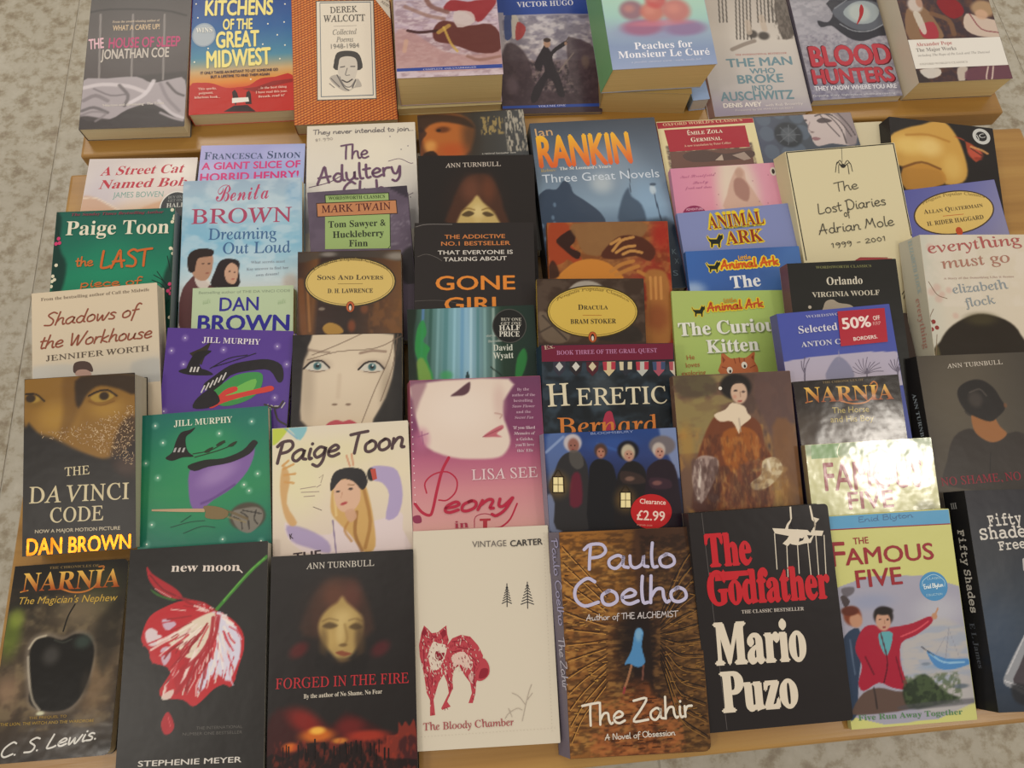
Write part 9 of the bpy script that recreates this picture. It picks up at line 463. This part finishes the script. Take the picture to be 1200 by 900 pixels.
BOOKS.append({"n":"famous_front","label":"yellow banded paperback with a boy in red jacket pointing at a wreck","loc":[0.40613,-0.06146,-0.0],"ry":[-0.0192,0.2423],"w":123.7,"h":199.2,"t":7,"lean":0,"base":"c9c87c","spine":"b8b878","pages":"e0d4b0","gloss":"satin","grid":1.0,"vis":[0.8,199.2],"rc":0,"group":"paperbacks laid overlapping on the lower table","ops":[["p",[[-6.1,128.6],[126.9,123.2],[124.1,16.6],[-4.9,13.6]],"a09eae",1,0.3],["e",[99.9,103.1],25.6,14.5,0,"b8b8c0",0.7,0.8],["e",[33.1,115.6],25.4,8,0,"8c94b0",0.7,0.8],["p",[[63.8,89.5],[123.1,85.5],[123.3,16.7],[62.4,16.4]],"b4b0ac",0.8,6.8],["n",181,16,4,"8c9cb8",0.5,0.5,[48.6,33.8,131.7,90.1],0.15],["e",[101.1,51.2],25.4,3.2,0,"7c98b8",0.6,0.6],["p",[[4.1,121.5],[8.5,122.9],[12.9,116.9],[7.2,111.7]],"3c3030",0.9,0.8],["e",[13.7,103.3],9.3,9.6,0,"7c3c24",1,0.25],["e",[16.6,99.1],6.7,7.2,0,"b8886c",1,0.25],["e",[11.8,108.2],9.3,4.8,0,"5c2818",1,0.3],["p",[[4,85.6],[18.2,91.8],[19.2,72.7],[12,41.8],[6.7,12.7],[-5.1,12.1],[-1.8,66.3]],"2c3c54",1,1],["s",[[8.5,81.4],[9.6,49.8]],1.7,"5c6c84",0.7,0.8],["p",[[12.5,73.2],[21.4,90],[32.1,94.1],[41.8,90.2],[57.2,90.8],[72.8,92.9],[90.6,98.1],[91.4,91.6],[74.7,81.6],[58.4,74.8],[55.7,54.4],[59.7,33.7],[44.7,34.8],[31.9,40.4],[16,33.8],[12,41.8],[17.3,57.1]],"a01c34",1,0.8],["p",[[37.8,85.7],[51.3,84.8],[43.5,64.7],[37.9,73]],"5ca0a8",1,0.7],["s",[[39.5,85.6],[42.8,59.2],[36.9,40.1]],1.3,"4c0c1c",0.9,0.7],["s",[[59.3,81.1],[75.3,86.3],[88.3,93.5]],1.4,"d85c64",0.8,0.7],["s",[[21.6,64.7],[27.9,48.5]],1.7,"5c0c20",0.8,1],["s",[[51.7,62.6],[55.3,38.7]],1.3,"5c0c20",0.8,0.8],["e",[44.1,101.2],10.2,9.6,0,"241c1c",1,0.2],["e",[43.4,96.5],7.6,9.2,0,"c0947c",1,0.15],["e",[45.5,105.9],9.3,4,0,"1c1616",1,0.3],["e",[40.3,98.3],1.4,0.8,0,"2c1c1c",0.9,0.3],["e",[47.9,97.8],1.4,0.8,0,"2c1c1c",0.9,0.3],["e",[43.6,90.9],2,1,0,"8c4040",0.9,0.3],["s",[[44.4,97.2],[44.8,94]],0.8,"9c7058",0.8,0.5],["e",[94.9,97.8],3,3.2,0,"b88868",1,0.3],["s",[[95.9,99.4],[99.3,104.8]],1.7,"b88868",1,0.5],["p",[[4.1,19.1],[15.8,32.2],[31.3,35.8],[47.6,31.5],[60.7,29],[62.2,14.9],[6.7,12.7]],"5c4840",1,1.3],["s",[[26.4,36.1],[27.3,17.4]],1.7,"2c2424",0.8,1],["p",[[54.7,34.1],[67.5,41.8],[78.1,45],[87.1,36.5],[97.5,26.3],[108.6,20.8],[87.6,16.1],[58.8,15.1]],"24301f",0.95,2.5],["n",182,4,4,"4c5c3c",0.7,0.5,[54.3,14.5,113.4,46.4],0.15],["p",[[54.3,18.6],[122.9,19.8],[123.9,15.1],[55.3,13.8]],"4c4c54",0.6,1.7],["p",[[82.8,66.7],[92.3,61.3],[103.7,57.4],[122.3,56.1],[125.1,51.9],[107.4,47.6],[93.9,48.6],[86.4,55.4]],"4c84bc",1,0.8],["s",[[85.8,63.4],[98.2,54.6],[118.4,53.2]],1.7,"9cc4dc",0.8,0.8],["s",[[100.3,57.6],[107.8,86.5]],0.8,"8c8c98",0.9,0.5],["s",[[78.2,70.2],[88.9,61.6]],1,"3c3c44",0.9,0.5],["s",[[107.5,84.1],[114,58.2]],0.6,"8c8c98",0.7,0.5],["s",[[103.3,78.8],[90.6,61.4]],0.6,"8c8c98",0.7,0.5],["e",[111.9,31.6],8.4,2.4,0,"54606c",0.8,0.5],["e",[80.3,54.3],5.1,1.6,0,"6c7888",0.7,0.5],["p",[[18,130.3],[5.9,129.5],[8.3,121.3],[17.3,124.7]],"4c4448",0.7,1.7]],"parts":[["cover_print",[["P","5a9cc4",[[-9.6,199.8],[123.8,198.3],[124.5,184.9],[-8.6,186.5]],0],["P","8c2c3c",[[-8.6,186.5],[124.5,184.9],[124.6,183.8],[-8.4,185.4]],0],["O","4a8cbc",[97.9,125.9],14.1,13.8,0],["L","b0d4e4",[[86.8,126.6],[88.5,132.2],[99.5,137.1],[109,130.8],[109,125.1]],0.51,1]]],["lettering",[["T","Enid Blyton",[31.6,191.5],[86.4,193.1],4.94,"4a6c94","h",{"w":0.13}],["T","THE",[23,170.6],[38.5,170.9],6.12,"94242c","s2",{}],["T","F",[-1.7,151],[13.7,150.8],22.73,"94242c","s2",{}],["T","AMOUS",[12.9,151.3],[102.4,151.7],15.45,"94242c","s2",{}],["T","FIVE",[21.2,129.3],[67.6,130.3],16.11,"94242c","s2",{}],["T","Five Run Away Together",[7.7,7.7],[109.8,6],5.0,"5c845c","b",{"w":1}],["T","Enid Blyton",[88.2,124.1],[107.3,125.2],4.02,"e0eef0","h",{"w":0.16}],["T","COLLECTION",[89,117.1],[105.3,117.3],1.93,"b8dce8","s",{}],["T","CLASSIC",[91.9,132.3],[105.8,132.7],1.94,"b8dce8","s",{}]]]]})
BOOKS.append({"n":"godfather","label":"black paperback with red and white heavy type and a puppet hand","loc":[0.27581,-0.04926,0.001],"ry":[-0.0086,0.2517],"w":138.1,"h":201.6,"t":14,"lean":2,"base":"231e1e","spine":"2c2828","pages":"b8a888","gloss":"satin","grid":None,"vis":None,"rc":3,"group":"paperbacks laid overlapping on the lower table","ops":[],"parts":[["cover_print",[["L","5c5654",[[13.3,203.1],[16.9,1.8]],0.5,0],["P","c0222c",[[14.8,145],[55.5,144.3],[53.4,139.7],[43.3,139.6],[41.3,136.6],[19.7,136.6],[20.1,140.6],[14.3,140.2]],0],["L","dcd0bc",[[82.4,177],[81,143.2]],0.84,0],["L","dcd0bc",[[93.1,164.1],[90.9,135.3]],0.84,0],["L","dcd0bc",[[103.8,165.7],[102.2,137.6]],0.84,0],["L","dcd0bc",[[114.1,169.8],[113.5,133.6]],0.84,0],["L","dcd0bc",[[122.8,171.6],[121,133]],0.84,0],["L","dcd0bc",[[130.9,171.8],[128.1,132.4]],0.85,0],["P","dcd0bc",[[80.8,182],[131,175.9],[128.7,171.2],[113.6,173.1],[109,170.2],[82.8,177]],0],["P","dcd0bc",[[89.2,166.8],[105.1,179.4],[109.9,177.4],[93.9,164]],0],["P","dcd0bc",[[92.3,178.7],[95.6,185],[99.4,188.8],[100,201],[101.7,201.2],[101.1,188.7],[97,183.2],[95.4,176.8],[101.5,178],[97,168.6],[100.4,169.2],[105.7,177.7],[108.2,177.5],[105.3,167.2],[109.7,168.5],[113.1,175.6],[115.7,168.9],[119.4,171.9],[120.2,178.3],[124.2,182.9],[120.5,187.3],[119.5,200.8],[121.2,200.7],[122.4,189.6],[128.2,187.5],[123.3,183],[122.3,174.9],[116.9,165.5],[110.1,165.2],[104.1,164.1],[98.3,165.3],[92.8,168.9],[96.8,174.3]],0],["P","231e1e",[[99.9,186.3],[103,190.2],[118.1,189.1],[120,183.2],[118.1,175.2],[114.3,178.7],[108.6,180.8],[101.7,179.6]],1]]],["lettering",[["T","The",[12.9,150.7],[57.9,150.5],29.62,"c0222c","fn",{}],["T","Godfather",[10.9,115.2],[130.7,113.1],30.14,"c0222c","fn",{}],["T","Mario",[11.8,60.8],[100.5,58.3],36.57,"dcd0bc","fn",{}],["T","Puzo",[13.8,18],[87.7,17.2],34.45,"dcd0bc","fn",{}],["T","THE CLASSIC BESTSELLER",[42,104.9],[102.6,103.3],3.15,"c4bab0","b",{}]]]]})
for b in BOOKS:
    for pn, items in b['parts']:
        for o in items:
            if o[0] == 'T':
                f = o[6]
                if f == 'h': continue
                if f == 'k':
                    for q, _ in runs(o[1]):
                        if q.strip(): want(q, 'b')
                    want('H', 'b')
                else: want(o[1], f); want('H', f)
bake_text()
for b in BOOKS: build_book(b)
